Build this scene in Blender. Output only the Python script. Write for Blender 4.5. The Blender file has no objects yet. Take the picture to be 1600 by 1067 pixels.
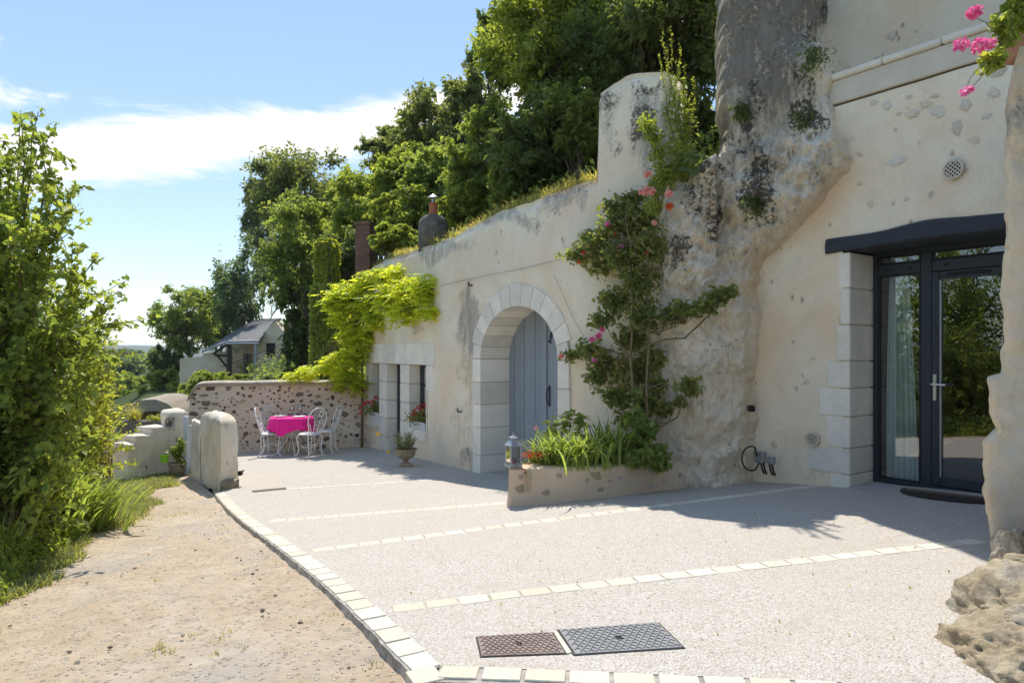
import bpy, math, random
import numpy as np
from mathutils import Vector, Matrix, noise as mnoise

R = math.radians
scene = bpy.context.scene
COL = scene.collection

# ------------------------------------------------------------------ camera
F = 1067.0            # focal length in photo pixels (24 mm on 36 mm)
CX, HY = 800.0, 550.0 # principal column and horizon row of the 1600x1067 photo
CZ = 1.32             # camera height over the glass door's sill
cam_d = bpy.data.cameras.new('camera')
cam_d.sensor_width = 36.0
cam_d.lens = 36.0 * F / 1600.0
cam_d.shift_y = (HY - 533.5) / 1600.0
cam_d.clip_start = 0.05
cam_d.clip_end = 12000.0
cam = bpy.data.objects.new('camera', cam_d)
COL.objects.link(cam)
cam.location = (0, 0, CZ)
cam.rotation_euler = (R(90), 0, 0)
scene.camera = cam

# ------------------------------------------------------------------ sun and sky
SUN = Vector((-0.09, 0.60, 1.0)).normalized()     # direction towards the sun
sun_d = bpy.data.lights.new('sun', 'SUN')
sun_d.energy = 2.0
sun_d.angle = R(0.55)
sun_d.color = (1.0, 0.95, 0.87)
sun_o = bpy.data.objects.new('sun', sun_d)
COL.objects.link(sun_o)
sun_o.rotation_euler = (-SUN).to_track_quat('-Z', 'Y').to_euler()
sun_o.location = (-10, 60, 80)

world = bpy.data.worlds.new('World')
scene.world = world
world.use_nodes = True
wn, wl = world.node_tree.nodes, world.node_tree.links
wn.clear()
def wnode(t, **kw):
    n = wn.new(t)
    for k, v in kw.items():
        setattr(n, k, v)
    return n
def wmath(op, a, b=None, c=None):
    n = wnode('ShaderNodeMath', operation=op)
    for i, v in enumerate((a, b, c)):
        if v is None:
            continue
        if isinstance(v, (int, float)):
            n.inputs[i].default_value = v
        else:
            wl.new(v, n.inputs[i])
    return n.outputs[0]
sky = wnode('ShaderNodeTexSky', sky_type='NISHITA')
sky.sun_disc = False
sky.sun_elevation = math.asin(SUN.z)
sky.sun_rotation = math.atan2(SUN.x, SUN.y)
sky.altitude = 100
sky.air_density = 1.0
sky.dust_density = 0.05
sky.ozone_density = 1.3
bg_sky = wnode('ShaderNodeBackground')
bg_sky.inputs[1].default_value = 0.15
gam = wnode('ShaderNodeGamma')
gam.inputs[1].default_value = 0.54
hsv = wnode('ShaderNodeHueSaturation')
hsv.inputs['Saturation'].default_value = 1.45
hsv.inputs['Hue'].default_value = 0.508
wl.new(gam.outputs[0], hsv.inputs['Color'])
wl.new(sky.outputs[0], gam.inputs[0])
wl.new(hsv.outputs[0], bg_sky.inputs[0])
bg_cloud = wnode('ShaderNodeBackground')
bg_cloud.inputs[0].default_value = (1.0, 0.985, 0.97, 1)
bg_cloud.inputs[1].default_value = 0.42
tc = wnode('ShaderNodeTexCoord')
sep = wnode('ShaderNodeSeparateXYZ')
wl.new(tc.outputs['Generated'], sep.inputs[0])
az = wmath('ARCTAN2', sep.outputs[0], sep.outputs[1])      # 0 ahead, negative to the left
el = wmath('ARCSINE', sep.outputs[2])
comb = wnode('ShaderNodeCombineXYZ')
wl.new(wmath('MULTIPLY', az, 3.2), comb.inputs[0])
wl.new(wmath('MULTIPLY', el, 13.0), comb.inputs[1])
cn = wnode('ShaderNodeTexNoise')
cn.inputs['Scale'].default_value = 1.6
cn.inputs['Detail'].default_value = 9
cn.inputs['Roughness'].default_value = 0.62
cn.inputs['Distortion'].default_value = 0.35
wl.new(comb.outputs[0], cn.inputs['Vector'])
# a long flat bank of cloud low over the horizon, climbing slowly to the right
axis = wmath('MULTIPLY_ADD', az, 0.23, 0.366)
off = wmath('ABSOLUTE', wmath('SUBTRACT', el, axis))
bank = wmath('SUBTRACT', 1.0, wmath('DIVIDE', off, 0.055))
bank = wmath('MAXIMUM', bank, -1.6)
# the bank thins out to the right and heaps up again behind the viewer
bank = wmath('SUBTRACT', bank, wmath('MULTIPLY', wmath('COSINE', wmath('ADD', az, 2.2)), -0.25))
# loose cloud heaps added round the unseen sky for extra fill light
puff = wnode('ShaderNodeTexNoise')
puff.inputs['Scale'].default_value = 2.1
puff.inputs['Detail'].default_value = 7
puff.inputs['Roughness'].default_value = 0.58
pmap = wnode('ShaderNodeMapping')
pmap.inputs['Location'].default_value = (4.3, 1.1, 2.7)
wl.new(tc.outputs['Generated'], pmap.inputs['Vector'])
wl.new(pmap.outputs[0], puff.inputs['Vector'])
heap = wmath('MULTIPLY', wmath('SUBTRACT', puff.outputs[0], 0.56), 9.0)
bank = wmath('MAXIMUM', bank, wmath('SUBTRACT', heap, 0.55))
field = wmath('ADD', bank, wmath('MULTIPLY', wmath('SUBTRACT', cn.outputs[0], 0.50), 2.4))
mask = wnode('ShaderNodeMapRange', interpolation_type='SMOOTHSTEP')
mask.inputs['From Min'].default_value = 0.05
mask.inputs['From Max'].default_value = 0.62
mask.inputs['To Max'].default_value = 0.93
wl.new(field, mask.inputs['Value'])
mixs = wnode('ShaderNodeMixShader')
wl.new(mask.outputs[0], mixs.inputs[0])
wl.new(bg_sky.outputs[0], mixs.inputs[1])
wl.new(bg_cloud.outputs[0], mixs.inputs[2])
wout = wnode('ShaderNodeOutputWorld')
wl.new(mixs.outputs[0], wout.inputs[0])

vs = scene.view_settings
vs.view_transform = 'Standard'
vs.look = 'None'
vs.exposure = 1.5
vs.gamma = 1.0
vs.use_curve_mapping = False
scene.cycles.max_bounces = 10
scene.cycles.diffuse_bounces = 6
scene.cycles.glossy_bounces = 4
scene.cycles.transmission_bounces = 6
scene.cycles.transparent_max_bounces = 12
scene.cycles.use_denoising = True

# ------------------------------------------------------------------ helpers
rng = np.random.default_rng(7)

def P(px, py, Y):
    return np.array([(px - CX) / F * Y, Y, (HY - py) / F * Y + CZ])

class MB:
    """collects faces; build() links them as ONE mesh object"""
    def __init__(self):
        self.v, self.f, self.n = [], [], 0
    def add(self, verts, faces):
        self.v.append(np.asarray(verts, float).reshape(-1, 3))
        n = self.n
        self.f.extend([tuple(i + n for i in fc) for fc in faces])
        self.n += len(self.v[-1])
        return self
    def box(self, c, size, ax=None):
        """centre, full size, optional 3 axes"""
        c = np.asarray(c, float)
        h = np.asarray(size, float) / 2
        A = np.eye(3) if ax is None else np.asarray(ax, float)
        vs_ = [c + sx*h[0]*A[0] + sy*h[1]*A[1] + sz*h[2]*A[2] for sx in (-1, 1) for sy in (-1, 1) for sz in (-1, 1)]
        return self.add(vs_, [(0,1,3,2),(4,6,7,5),(0,4,5,1),(2,3,7,6),(0,2,6,4),(1,5,7,3)])
    def rbox(self, c, size, ax=None, b=0.01):
        """box with chamfered edges (24 verts)"""
        c = np.asarray(c, float)
        h = np.asarray(size, float) / 2
        b = min(b, *(h*0.8))
        A = np.eye(3) if ax is None else np.asarray(ax, float)
        idx, vs_ = {}, []
        for k in range(3):
            for s in (-1, 1):
                for a_ in (-1, 1):
                    for d_ in (-1, 1):
                        q = [0, 0, 0]
                        o1, o2 = (k+1) % 3, (k+2) % 3
                        q[k] = s*h[k]; q[o1] = a_*(h[o1]-b); q[o2] = d_*(h[o2]-b)
                        sg = [0,0,0]; sg[k]=s; sg[o1]=a_; sg[o2]=d_
                        idx[(k, tuple(sg))] = len(vs_)
                        vs_.append(c + q[0]*A[0] + q[1]*A[1] + q[2]*A[2])
        fs = []
        for k in range(3):
            o1, o2 = (k+1) % 3, (k+2) % 3
            for s in (-1, 1):
                ring = []
                for a_, d_ in ((-1,-1),(1,-1),(1,1),(-1,1)):
                    sg=[0,0,0]; sg[k]=s; sg[o1]=a_; sg[o2]=d_
                    ring.append(idx[(k, tuple(sg))])
                fs.append(tuple(ring if s > 0 else ring[::-1]))
        for k in range(3):
            o1, o2 = (k+1) % 3, (k+2) % 3
            for a_ in (-1, 1):
                for d_ in (-1, 1):
                    q = []
                    for s in (-1, 1):
                        sg=[0,0,0]; sg[k]=s; sg[o1]=a_; sg[o2]=d_
                        q.append((idx[(o1, tuple(sg))], idx[(o2, tuple(sg))]))
                    fc = (q[0][0], q[1][0], q[1][1], q[0][1])
                    fs.append(fc if a_*d_ < 0 else fc[::-1])
        for sx in (-1,1):
            for sy in (-1,1):
                for sz in (-1,1):
                    t = [idx[(k,(sx,sy,sz))] for k in range(3)]
                    fs.append(tuple(t if sx*sy*sz > 0 else t[::-1]))
        return self.add(vs_, fs)
    def tube(self, pts, rad, n=6, cap=True):
        pts = np.asarray(pts, float)
        m = len(pts)
        rad = np.full(m, rad) if np.isscalar(rad) else np.asarray(rad, float)
        d = np.gradient(pts, axis=0)
        d /= np.linalg.norm(d, axis=1)[:, None] + 1e-9
        ref = np.array([0.13, 0.21, 0.97])
        if abs(d[0] @ ref) > 0.9:
            ref = np.array([0.97, 0.2, 0.1])
        u = np.cross(d[0], ref); u /= np.linalg.norm(u)
        vs_ = []
        for i in range(m):
            u = u - d[i]*(u @ d[i]); u /= np.linalg.norm(u) + 1e-9
            w = np.cross(d[i], u)
            for k in range(n):
                a = 2*math.pi*k/n
                vs_.append(pts[i] + rad[i]*(math.cos(a)*u + math.sin(a)*w))
        fs = []
        for i in range(m-1):
            for k in range(n):
                k2 = (k+1) % n
                fs.append((i*n+k, i*n+k2, (i+1)*n+k2, (i+1)*n+k))
        if cap:
            fs.append(tuple(range(n))[::-1]); fs.append(tuple((m-1)*n+k for k in range(n)))
        return self.add(vs_, fs)
    def lathe(self, prof, c=(0,0,0), n=24, closed=False):
        c = np.asarray(c, float)
        vs_, fs = [], []
        m = len(prof)
        for r, z in prof:
            for k in range(n):
                a = 2*math.pi*k/n
                vs_.append(c + (r*math.cos(a), r*math.sin(a), z))
        for i in range(m-1):
            for k in range(n):
                k2 = (k+1) % n
                fs.append((i*n+k, i*n+k2, (i+1)*n+k2, (i+1)*n+k))
        if prof[0][0] > 1e-4: fs.append(tuple(range(n))[::-1])
        if prof[-1][0] > 1e-4: fs.append(tuple((m-1)*n+k for k in range(n)))
        return self.add(vs_, fs)
    def prism(self, poly, d):
        """polygon of 3-D points extruded by vector d"""
        poly = np.asarray(poly, float)
        n = len(poly)
        fs = [tuple(range(n)), tuple(range(n, 2*n))[::-1]]
        for k in range(n):
            k2 = (k+1) % n
            fs.append((k, k+n, k2+n, k2))
        return self.add(np.vstack([poly, poly + np.asarray(d, float)]), fs)
    def grid(self, V, skip=None):
        """V: rows x cols x 3"""
        V = np.asarray(V, float)
        a, b = V.shape[:2]
        fs = []
        for i in range(a-1):
            for j in range(b-1):
                if skip is not None and skip[i, j]:
                    continue
                fs.append((i*b+j, i*b+j+1, (i+1)*b+j+1, (i+1)*b+j))
        return self.add(V.reshape(-1, 3), fs)

WLOC = {}
def link_mesh(name, me, mat, parent, smooth):
    o = bpy.data.objects.new(name, me)
    COL.objects.link(o)
    if mat is not None:
        me.materials.append(mat)
    if smooth:
        me.polygons.foreach_set('use_smooth', np.ones(len(me.polygons), bool))
        if smooth != 'all':
            try:
                me.set_sharp_from_angle(angle=R(38))
            except Exception:
                pass
    if parent is not None:
        o.parent = parent
        WLOC[o.name] = WLOC.get(parent.name, np.zeros(3))
    else:
        WLOC[o.name] = np.zeros(3)
    return o
def build(name, mb, mat, parent=None, smooth=False):
    me = bpy.data.meshes.new(name)
    V = np.vstack(mb.v)
    if parent is not None:
        V = V - WLOC.get(parent.name, np.zeros(3))
    me.from_pydata(V.tolist(), [], mb.f)
    me.update()
    return link_mesh(name, me, mat, parent, smooth)
def quads_mesh(name, V, nper, mat, parent=None, tris=None, smooth=False):
    """V: (N*nper,3); tris: faces of one leaf (k x 3)"""
    if parent is not None:
        V = V - WLOC.get(parent.name, np.zeros(3))
    N = len(V)//nper
    tris = np.asarray(tris)
    k = tris.shape[1]
    Fc = (np.arange(N)[:, None, None]*nper + tris[None]).reshape(-1, k)
    me = bpy.data.meshes.new(name)
    me.vertices.add(len(V)); me.vertices.foreach_set('co', V.astype(np.float32).ravel())
    me.loops.add(Fc.size); me.loops.foreach_set('vertex_index', Fc.astype(np.int32).ravel())
    me.polygons.add(len(Fc)); me.polygons.foreach_set('loop_start', np.arange(0, Fc.size, k, dtype=np.int32))
    me.update(calc_edges=True)
    return link_mesh(name, me, mat, parent, 'all' if smooth else False)
def tag(o, label=None, cat=None, group=None, kind=None):
    if label: o['label'] = label
    if cat: o['category'] = cat
    if group: o['group'] = group
    if kind: o['kind'] = kind
    return o
def thing(name, label, cat, loc=(0,0,0), rz=0.0, group=None):
    o = bpy.data.objects.new(name, None)
    COL.objects.link(o)
    o.location = loc
    o.rotation_euler = (0, 0, rz)
    o.empty_display_size = 0.2
    WLOC[o.name] = np.asarray(loc, float)
    return tag(o, label, cat, group)
def inst(name, me, parent, loc, rot=None, scale=(1,1,1)):
    """another object on shared mesh data, world place under an unrotated parent"""
    o = bpy.data.objects.new(name, me)
    COL.objects.link(o)
    o.parent = parent
    o.location = np.asarray(loc, float) - WLOC.get(parent.name, np.zeros(3))
    if rot is not None:
        o.rotation_euler = rot
    o.scale = scale
    return o
def copy_tree(o, parent=None):
    c = o.copy()
    COL.objects.link(c)
    c.parent = parent
    for ch in list(o.children):
        copy_tree(ch, c)
    return c
def axes_rot(ax, ay, az_):
    m = Matrix((ax, ay, az_)).transposed()
    return m.to_euler()

# ------------------------------------------------------------------ materials
def mat_new(name):
    m = bpy.data.materials.new(name)
    m.use_nodes = True
    nt = m.node_tree
    nt.nodes.clear()
    return m, nt
class NB:
    def __init__(self, name):
        self.m, self.nt = mat_new(name)
        self.out = self.nt.nodes.new('ShaderNodeOutputMaterial')
    def n(self, t, **kw):
        x = self.nt.nodes.new(t)
        for k, v in kw.items():
            setattr(x, k, v)
        return x
    def l(self, a, b):
        self.nt.links.new(a, b)
    def setv(self, node, key, v):
        if isinstance(v, (int, float, tuple, list)):
            if isinstance(v, (tuple, list)) and len(v) == 3 and node.inputs[key].type == 'RGBA':
                v = (*v, 1)
            node.inputs[key].default_value = v
        else:
            self.l(v, node.inputs[key])
    def coord(self, kind='Object', scale=(1,1,1)):
        t = self.n('ShaderNodeTexCoord')
        mp = self.n('ShaderNodeMapping')
        mp.inputs['Scale'].default_value = scale
        self.l(t.outputs[kind], mp.inputs['Vector'])
        return mp.outputs[0]
    def noise(self, vec, scale, detail=5, rough=0.55, dist=0.0):
        x = self.n('ShaderNodeTexNoise')
        x.inputs['Scale'].default_value = scale
        x.inputs['Detail'].default_value = detail
        x.inputs['Roughness'].default_value = rough
        x.inputs['Distortion'].default_value = dist
        self.l(vec, x.inputs['Vector'])
        return x.outputs[0]
    def voronoi(self, vec, scale, feature='F1', out=0, rand=1.0):
        x = self.n('ShaderNodeTexVoronoi', feature=feature)
        x.inputs['Scale'].default_value = scale
        x.inputs['Randomness'].default_value = rand
        self.l(vec, x.inputs['Vector'])
        return x.outputs[out]
    def ramp(self, fac, stops, interp='LINEAR'):
        x = self.n('ShaderNodeValToRGB')
        x.color_ramp.interpolation = interp
        e = x.color_ramp.elements
        while len(e) > 1:
            e.remove(e[-1])
        for i, (p, c) in enumerate(stops):
            if not isinstance(c, (tuple, list)):
                c = (c, c, c)
            q = e[0] if i == 0 else e.new(p)
            q.position = p
            q.color = (*c, 1)
        self.l(fac, x.inputs[0])
        return x.outputs[0]
    def mix(self, fac, a, b, blend='MIX'):
        x = self.n('ShaderNodeMix', data_type='RGBA', blend_type=blend)
        self.setv(x, 0, fac)
        for k, v in ((6, a), (7, b)):
            if isinstance(v, (tuple, list)):
                x.inputs[k].default_value = (*v[:3], 1)
            else:
                self.l(v, x.inputs[k])
        return x.outputs[2]
    def math(self, op, a, b=None):
        x = self.n('ShaderNodeMath', operation=op)
        for i, v in enumerate((a, b)):
            if v is None: continue
            if isinstance(v, (int, float)): x.inputs[i].default_value = v
            else: self.l(v, x.inputs[i])
        return x.outputs[0]
    def attr(self, name):
        x = self.n('ShaderNodeAttribute')
        x.attribute_name = name
        return x.outputs['Fac']
    def bump(self, h, strength=0.3, dist=0.02, normal=None):
        x = self.n('ShaderNodeBump')
        x.inputs['Strength'].default_value = strength
        x.inputs['Distance'].default_value = dist
        self.l(h, x.inputs['Height'])
        if normal is not None:
            self.l(normal, x.inputs['Normal'])
        return x.outputs[0]
    def pbsdf(self, color, rough=0.8, normal=None, spec=0.3, metal=0.0, **kw):
        b = self.n('ShaderNodeBsdfPrincipled')
        self.setv(b, 'Base Color', color)
        self.setv(b, 'Roughness', rough)
        b.inputs['Specular IOR Level'].default_value = spec
        b.inputs['Metallic'].default_value = metal
        for k, v in kw.items():
            self.setv(b, k, v)
        if normal is not None:
            self.l(normal, b.inputs['Normal'])
        return b.outputs[0]
    def finish(self, sh):
        self.l(sh, self.out.inputs['Surface'])
        return self.m

def m_simple(name, c, rough=0.7, var=0.12, scale=14, bump=0.15, metal=0.0, spec=0.3):
    b = NB(name)
    v = b.coord()
    nz = b.noise(v, scale, 6)
    dark = tuple(max(0, x*(1-var)) for x in c); lite = tuple(min(1, x*(1+var)) for x in c)
    col = b.ramp(nz, [(0.3, dark), (0.7, lite)])
    return b.finish(b.pbsdf(col, rough, b.bump(b.noise(v, scale*4, 4), bump, 0.005), spec, metal))

def m_leaf(name, cols, trans=0.5, rough=0.55, spread=0.9, ttint=(2.1, 2.0, 0.75)):
    """cols: dark..light leaf colours; per-leaf random, a slow drift over the crown"""
    b = NB(name)
    geo = b.n('ShaderNodeNewGeometry')
    v = b.coord('Object')
    drift = b.noise(v, 0.9, 2)
    oi = b.n('ShaderNodeObjectInfo')
    f = b.math('ADD', b.math('MULTIPLY', geo.outputs['Random Per Island'], 0.62), b.math('MULTIPLY', drift, 0.9))
    f = b.math('SUBTRACT', f, 0.26)
    col = b.ramp(f, [(i/(len(cols)-1), c) for i, c in enumerate(cols)])
    p = b.pbsdf(col, rough, None, 0.4)
    t = b.n('ShaderNodeBsdfTranslucent')
    tcol = b.mix(1.0, col, ttint, 'MULTIPLY')
    tb = b.n('ShaderNodeBrightContrast'); 
    tb.inputs['Bright'].default_value = 0.02
    b.l(tcol, tb.inputs['Color'])
    b.l(tb.outputs[0], t.inputs['Color'])
    mx = b.n('ShaderNodeMixShader')
    mx.inputs[0].default_value = trans
    b.l(p, mx.inputs[1]); b.l(t.outputs[0], mx.inputs[2])
    return b.finish(mx.outputs[0])

def m_render_wall(name, base=(0.89, 0.765, 0.60), stain_and_light=True):
    """lime render: blotches, trowel marks, pits, grey and dark stains from vertex attributes"""
    b = NB(name)
    v = b.coord('Object')
    big = b.noise(v, 0.9, 4, 0.6)
    mid = b.noise(v, 5, 6, 0.65)
    lite = tuple(min(0.92, x*1.12) for x in base)
    warm = (base[0]*0.97, base[1]*0.87, base[2]*0.76)
    col = b.mix(b.ramp(big, [(0.35, 0.0), (0.68, 1.0)]), warm, lite)
    col = b.mix(b.ramp(mid, [(0.48, 0.0), (0.8, 0.35)]), col, tuple(x*0.76 for x in base))
    gr0 = b.noise(v, 38, 6, 0.75)
    col = b.mix(b.ramp(gr0, [(0.42, 0.0), (0.7, 0.32)]), col, tuple(x*0.68 for x in base))
    blo = b.noise(b.coord('Object', (1, 1, 0.45)), 2.3, 7, 0.7)
    col = b.mix(b.ramp(blo, [(0.5, 0.0), (0.7, 0.35)]), col, (base[0]*0.80, base[1]*0.76, base[2]*0.72))
    # pits
    mpv = b.coord('Object', (1, 1, 0.55))
    vor = b.voronoi(mpv, 9, 'F1', 0)
    pn = b.noise(v, 2.2, 3)
    pit = b.math('MULTIPLY', b.ramp(vor, [(0.07, 1.0), (0.2, 0.0)]), b.ramp(pn, [(0.53, 0.0), (0.6, 1.0)]))
    h = b.math('ADD', b.math('MULTIPLY', mid, 0.55), b.math('MULTIPLY', b.noise(v, 45, 4), 0.25))
    h = b.math('SUBTRACT', h, b.math('MULTIPLY', pit, 0.8))
    col = b.mix(b.math('MULTIPLY', pit, 0.55), col, (0.16, 0.13, 0.10))
    if stain_and_light:
        streak = b.noise(b.coord('Object', (1, 1, 0.16)), 11, 6, 0.7)
        fine = b.noise(v, 26, 5, 0.7)
        g = b.attr('grey')
        gm = b.ramp(b.math('MULTIPLY', g, b.math('ADD', 1.0, b.math('MULTIPLY', b.math('SUBTRACT', b.math('ADD', b.math('MULTIPLY', streak, 0.6), b.math('MULTIPLY', fine, 0.4)), 0.5), 5.0))), [(0.3, 0.0), (1.0, 1.0)])
        col = b.mix(b.math('MULTIPLY', gm, 0.75), col, (0.27, 0.25, 0.22))
        d = b.attr('dark')
        dm = b.ramp(b.math('MULTIPLY', d, b.math('ADD', 1.0, b.math('MULTIPLY', b.math('SUBTRACT', b.math('ADD', b.math('MULTIPLY', mid, 0.5), b.math('MULTIPLY', fine, 0.5)), 0.5), 6.5))), [(0.42, 0.0), (0.85, 1.0)])
        col = b.mix(b.math('MULTIPLY', dm, 0.88), col, (0.075, 0.066, 0.052))
        w = b.attr('white')
        wm = b.ramp(b.math('ADD', w, b.math('MULTIPLY', b.math('SUBTRACT', mid, 0.5), 1.4)), [(0.4, 0.0), (0.7, 1.0)])
        col = b.mix(b.math('MULTIPLY', wm, 0.7), col, (0.66, 0.60, 0.51))
    return b.finish(b.pbsdf(col, 0.92, b.bump(h, 0.6, 0.03), 0.15))

def m_white_stone(name, c=(0.87, 0.80, 0.67)):
    b = NB(name)
    v = b.coord('Object')
    oi = b.n('ShaderNodeObjectInfo')
    n1 = b.noise(v, 3.5, 6, 0.6)
    col = b.ramp(n1, [(0.3, tuple(x*0.86 for x in c)), (0.55, c), (0.8, tuple(min(1, x*1.06) for x in c))])
    tone = b.n('ShaderNodeMapRange')
    tone.inputs['To Min'].default_value = 0.86; tone.inputs['To Max'].default_value = 1.04
    b.l(oi.outputs['Random'], tone.inputs[0])
    hs = b.n('ShaderNodeHueSaturation'); b.l(col, hs.inputs['Color']); b.l(tone.outputs[0], hs.inputs['Value'])
    patch = b.ramp(b.noise(v, 1.8, 5, 0.7), [(0.6, 0.0), (0.75, 0.5)])
    col = b.mix(patch, hs.outputs[0], (c[0]*0.74, c[1]*0.69, c[2]*0.6))
    h = b.math('ADD', b.noise(v, 30, 5), b.math('MULTIPLY', b.noise(v, 7, 3), 0.7))
    return b.finish(b.pbsdf(col, 0.85, b.bump(h, 0.22, 0.01), 0.2))

def m_glass(name, tint=(0.90, 0.93, 0.93), refl=0.06):
    b = NB(name)
    fr = b.n('ShaderNodeFresnel'); fr.inputs[0].default_value = 1.5
    fac = b.math('ADD', b.math('MULTIPLY', fr.outputs[0], 1.3), refl)
    fac = b.math('MINIMUM', fac, 1.0)
    t = b.n('ShaderNodeBsdfTransparent'); t.inputs[0].default_value = (*tint, 1)
    g = b.n('ShaderNodeBsdfGlossy'); g.inputs['Roughness'].default_value = 0.0
    g.inputs['Color'].default_value = (1, 1, 1, 1)
    mx = b.n('ShaderNodeMixShader')
    b.l(fac, mx.inputs[0]); b.l(t.outputs[0], mx.inputs[1]); b.l(g.outputs[0], mx.inputs[2])
    return b.finish(mx.outputs[0])

M = {}
M['render'] = m_render_wall('lime_render')
M['white_stone'] = m_white_stone('cut_limestone')
M['glass'] = m_glass('window_glass')
M['anthracite'] = m_simple('anthracite_paint', (0.026, 0.034, 0.042), 0.42, 0.1, 30, 0.03, spec=0.45)
M['white_metal'] = m_simple('white_painted_iron', (0.80, 0.79, 0.75), 0.45, 0.05, 20, 0.05, spec=0.4)
M['grey_metal'] = m_simple('dull_grey_metal', (0.32, 0.33, 0.33), 0.45, 0.1, 25, 0.08, metal=0.7)
M['black'] = m_simple('black_plastic', (0.015, 0.015, 0.016), 0.45, 0.1, 20, 0.03)
M['bark'] = m_simple('bark', (0.11, 0.085, 0.06), 0.95, 0.35, 9, 0.8)
M['stem'] = m_simple('green_brown_stem', (0.17, 0.13, 0.065), 0.8, 0.3, 16, 0.3)
# ------------------------------------------------------------------ lie of the land
HS = np.array([-40, -2, 3, 3.9, 5, 6.3, 7.6, 9.15, 11, 12.8, 14.1, 18, 60, 200.])
HH = np.array([1.20, 1.22, 1.26, 1.33, 1.44, 1.59, 1.74, 1.86, 1.92, 1.98, 2.05, 2.2, 2.6, 3.0])
def hfun(s):
    s = np.asarray(s, float)
    return sum(np.interp(s + d, HS, HH) for d in (-0.9, -0.45, 0, 0.45, 0.9)) / 5
def SW(x, y):
    return -0.54*x + 0.84*y, 0.84*x + 0.54*y
def XY(s, w):
    k = 0.54**2 + 0.84**2
    return (-0.54*s + 0.84*w)/k, (0.84*s + 0.54*w)/k
def zt(x, y):
    return CZ - hfun(SW(np.asarray(x), np.asarray(y))[0])
def G(px, py, dz=0.0):
    """point of the terrace level seen at a photo pixel"""
    Y = 6.0
    for _ in range(60):
        X = (px - CX)/F*Y
        h = CZ - (float(zt(X, Y)) + dz)
        Y = 0.5*Y + 0.5*F*h/(py - HY)
    X = (px - CX)/F*Y
    return np.array([X, Y, float(zt(X, Y)) + dz])
def fbm(p, f=1.0, o=4):
    return mnoise.fractal(Vector((p[0]*f, p[1]*f, p[2]*f)), 1.0, 2.1, o)
def smooth01(t):
    t = np.clip(t, 0, 1)
    return t*t*(3 - 2*t)

WALL_TOP = CZ + 1.75
def zground(x, y):
    x = np.asarray(x, float); y = np.asarray(y, float)
    s, w = SW(x, y)
    base = CZ - hfun(s) - 0.13
    wv = np.interp(s, [-40, 0, 10, 14, 30, 100, 400], [-2.6, -1.9, -1.5, 0.3, 3, 8, 20])
    D = np.maximum(0, wv - w)
    z = base - 15*(1 - np.exp(-0.5*D/15)) * smooth01(D/1.2)
    wf = np.interp(s, [-50, 5.2, 5.9, 15.6, 17, 50, 100, 400], [11.3, 11.3, 6.15, 6.15, 6.8, 9.2, 15, 60])
    u = np.maximum(0, w - wf)
    ue = 17*(1 - np.exp(-u/17))
    jump = np.interp(s, [-50, 5.2, 5.9, 15.6, 16.8], [2.6, 2.6, WALL_TOP + 0.02, WALL_TOP - 0.12, 0])
    jt = np.where(s < 16.8, np.where(s < 5.4, CZ + 2.6, jump - base*(s >= 5.4)), 0)
    lift = np.where(s < 5.4, CZ + 2.6 - base, np.where(s < 16.8, np.interp(s, [15.6, 16.8], [1, 0])*(WALL_TOP - base), 0))
    z = z + np.where(u > 0, np.clip(u/0.12, 0, 1)*lift + 0.55*ue, 0)
    r = np.hypot(x, y)
    fade = smooth01((r - 120)/250)
    z = z*(1 - fade) + (-17)*fade
    ridge = smooth01((r - 1300)/1700)
    ang = np.arctan2(x, y)
    z = z + ridge*(36 + 5*np.sin(ang*9) + 3*np.sin(ang*23 + 1))
    return z

def levels(*segs):
    out = []
    for a, b, n in segs:
        out.extend(np.linspace(a, b, n, endpoint=False))
    return np.array(out)
sl = levels((-4000,-400,8), (-400,-30,8), (-30,-3,14), (-3,18,70), (18,60,60), (60,200,36), (200,1200,22), (1200,4200,26))
wlv = np.concatenate([levels((-4200,-1200,24), (-1200,-200,22), (-200,-40,24), (-40,-3.2,46), (-3.2,6.0,40)),
                      [6.05, 6.15, 6.28, 6.4, 6.6, 6.9, 7.2, 7.6, 8, 8.5, 9, 9.5, 10, 10.5, 11, 11.3, 11.43, 12, 13, 14, 16, 18, 20, 23, 26, 30, 36, 44, 55, 70, 90, 130, 200, 320, 500, 900, 1500, 2200, 3000, 4200]])
S_, W_ = np.meshgrid(sl, wlv, indexing='ij')
X_, Y_ = XY(S_, W_)
Z_ = zground(X_, Y_)
near = np.hypot(X_, Y_) < 400
bumpy = np.zeros_like(Z_)
for i in range(Z_.shape[0]):
    for j in range(Z_.shape[1]):
        if near[i, j]:
            bumpy[i, j] = mnoise.noise(Vector((X_[i, j]*0.6, Y_[i, j]*0.6, 3.3)))
Z_ = Z_ + bumpy*np.where(W_ > 6.5, 0.12, 0.03)

b = NB('meadow_earth')
v = b.coord('Object')
n1 = b.noise(v, 0.8, 6)
col = b.ramp(n1, [(0.3, (0.035, 0.05, 0.016)), (0.55, (0.06, 0.085, 0.025)), (0.75, (0.11, 0.10, 0.045))])
M['meadow'] = b.finish(b.pbsdf(col, 0.95, b.bump(b.noise(v, 12, 6), 0.8, 0.08), 0.1))
mb = MB().grid(np.stack([X_, Y_, Z_], -1))
tag(build('ground', mb, M['meadow'], smooth='all'), kind='structure')

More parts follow.
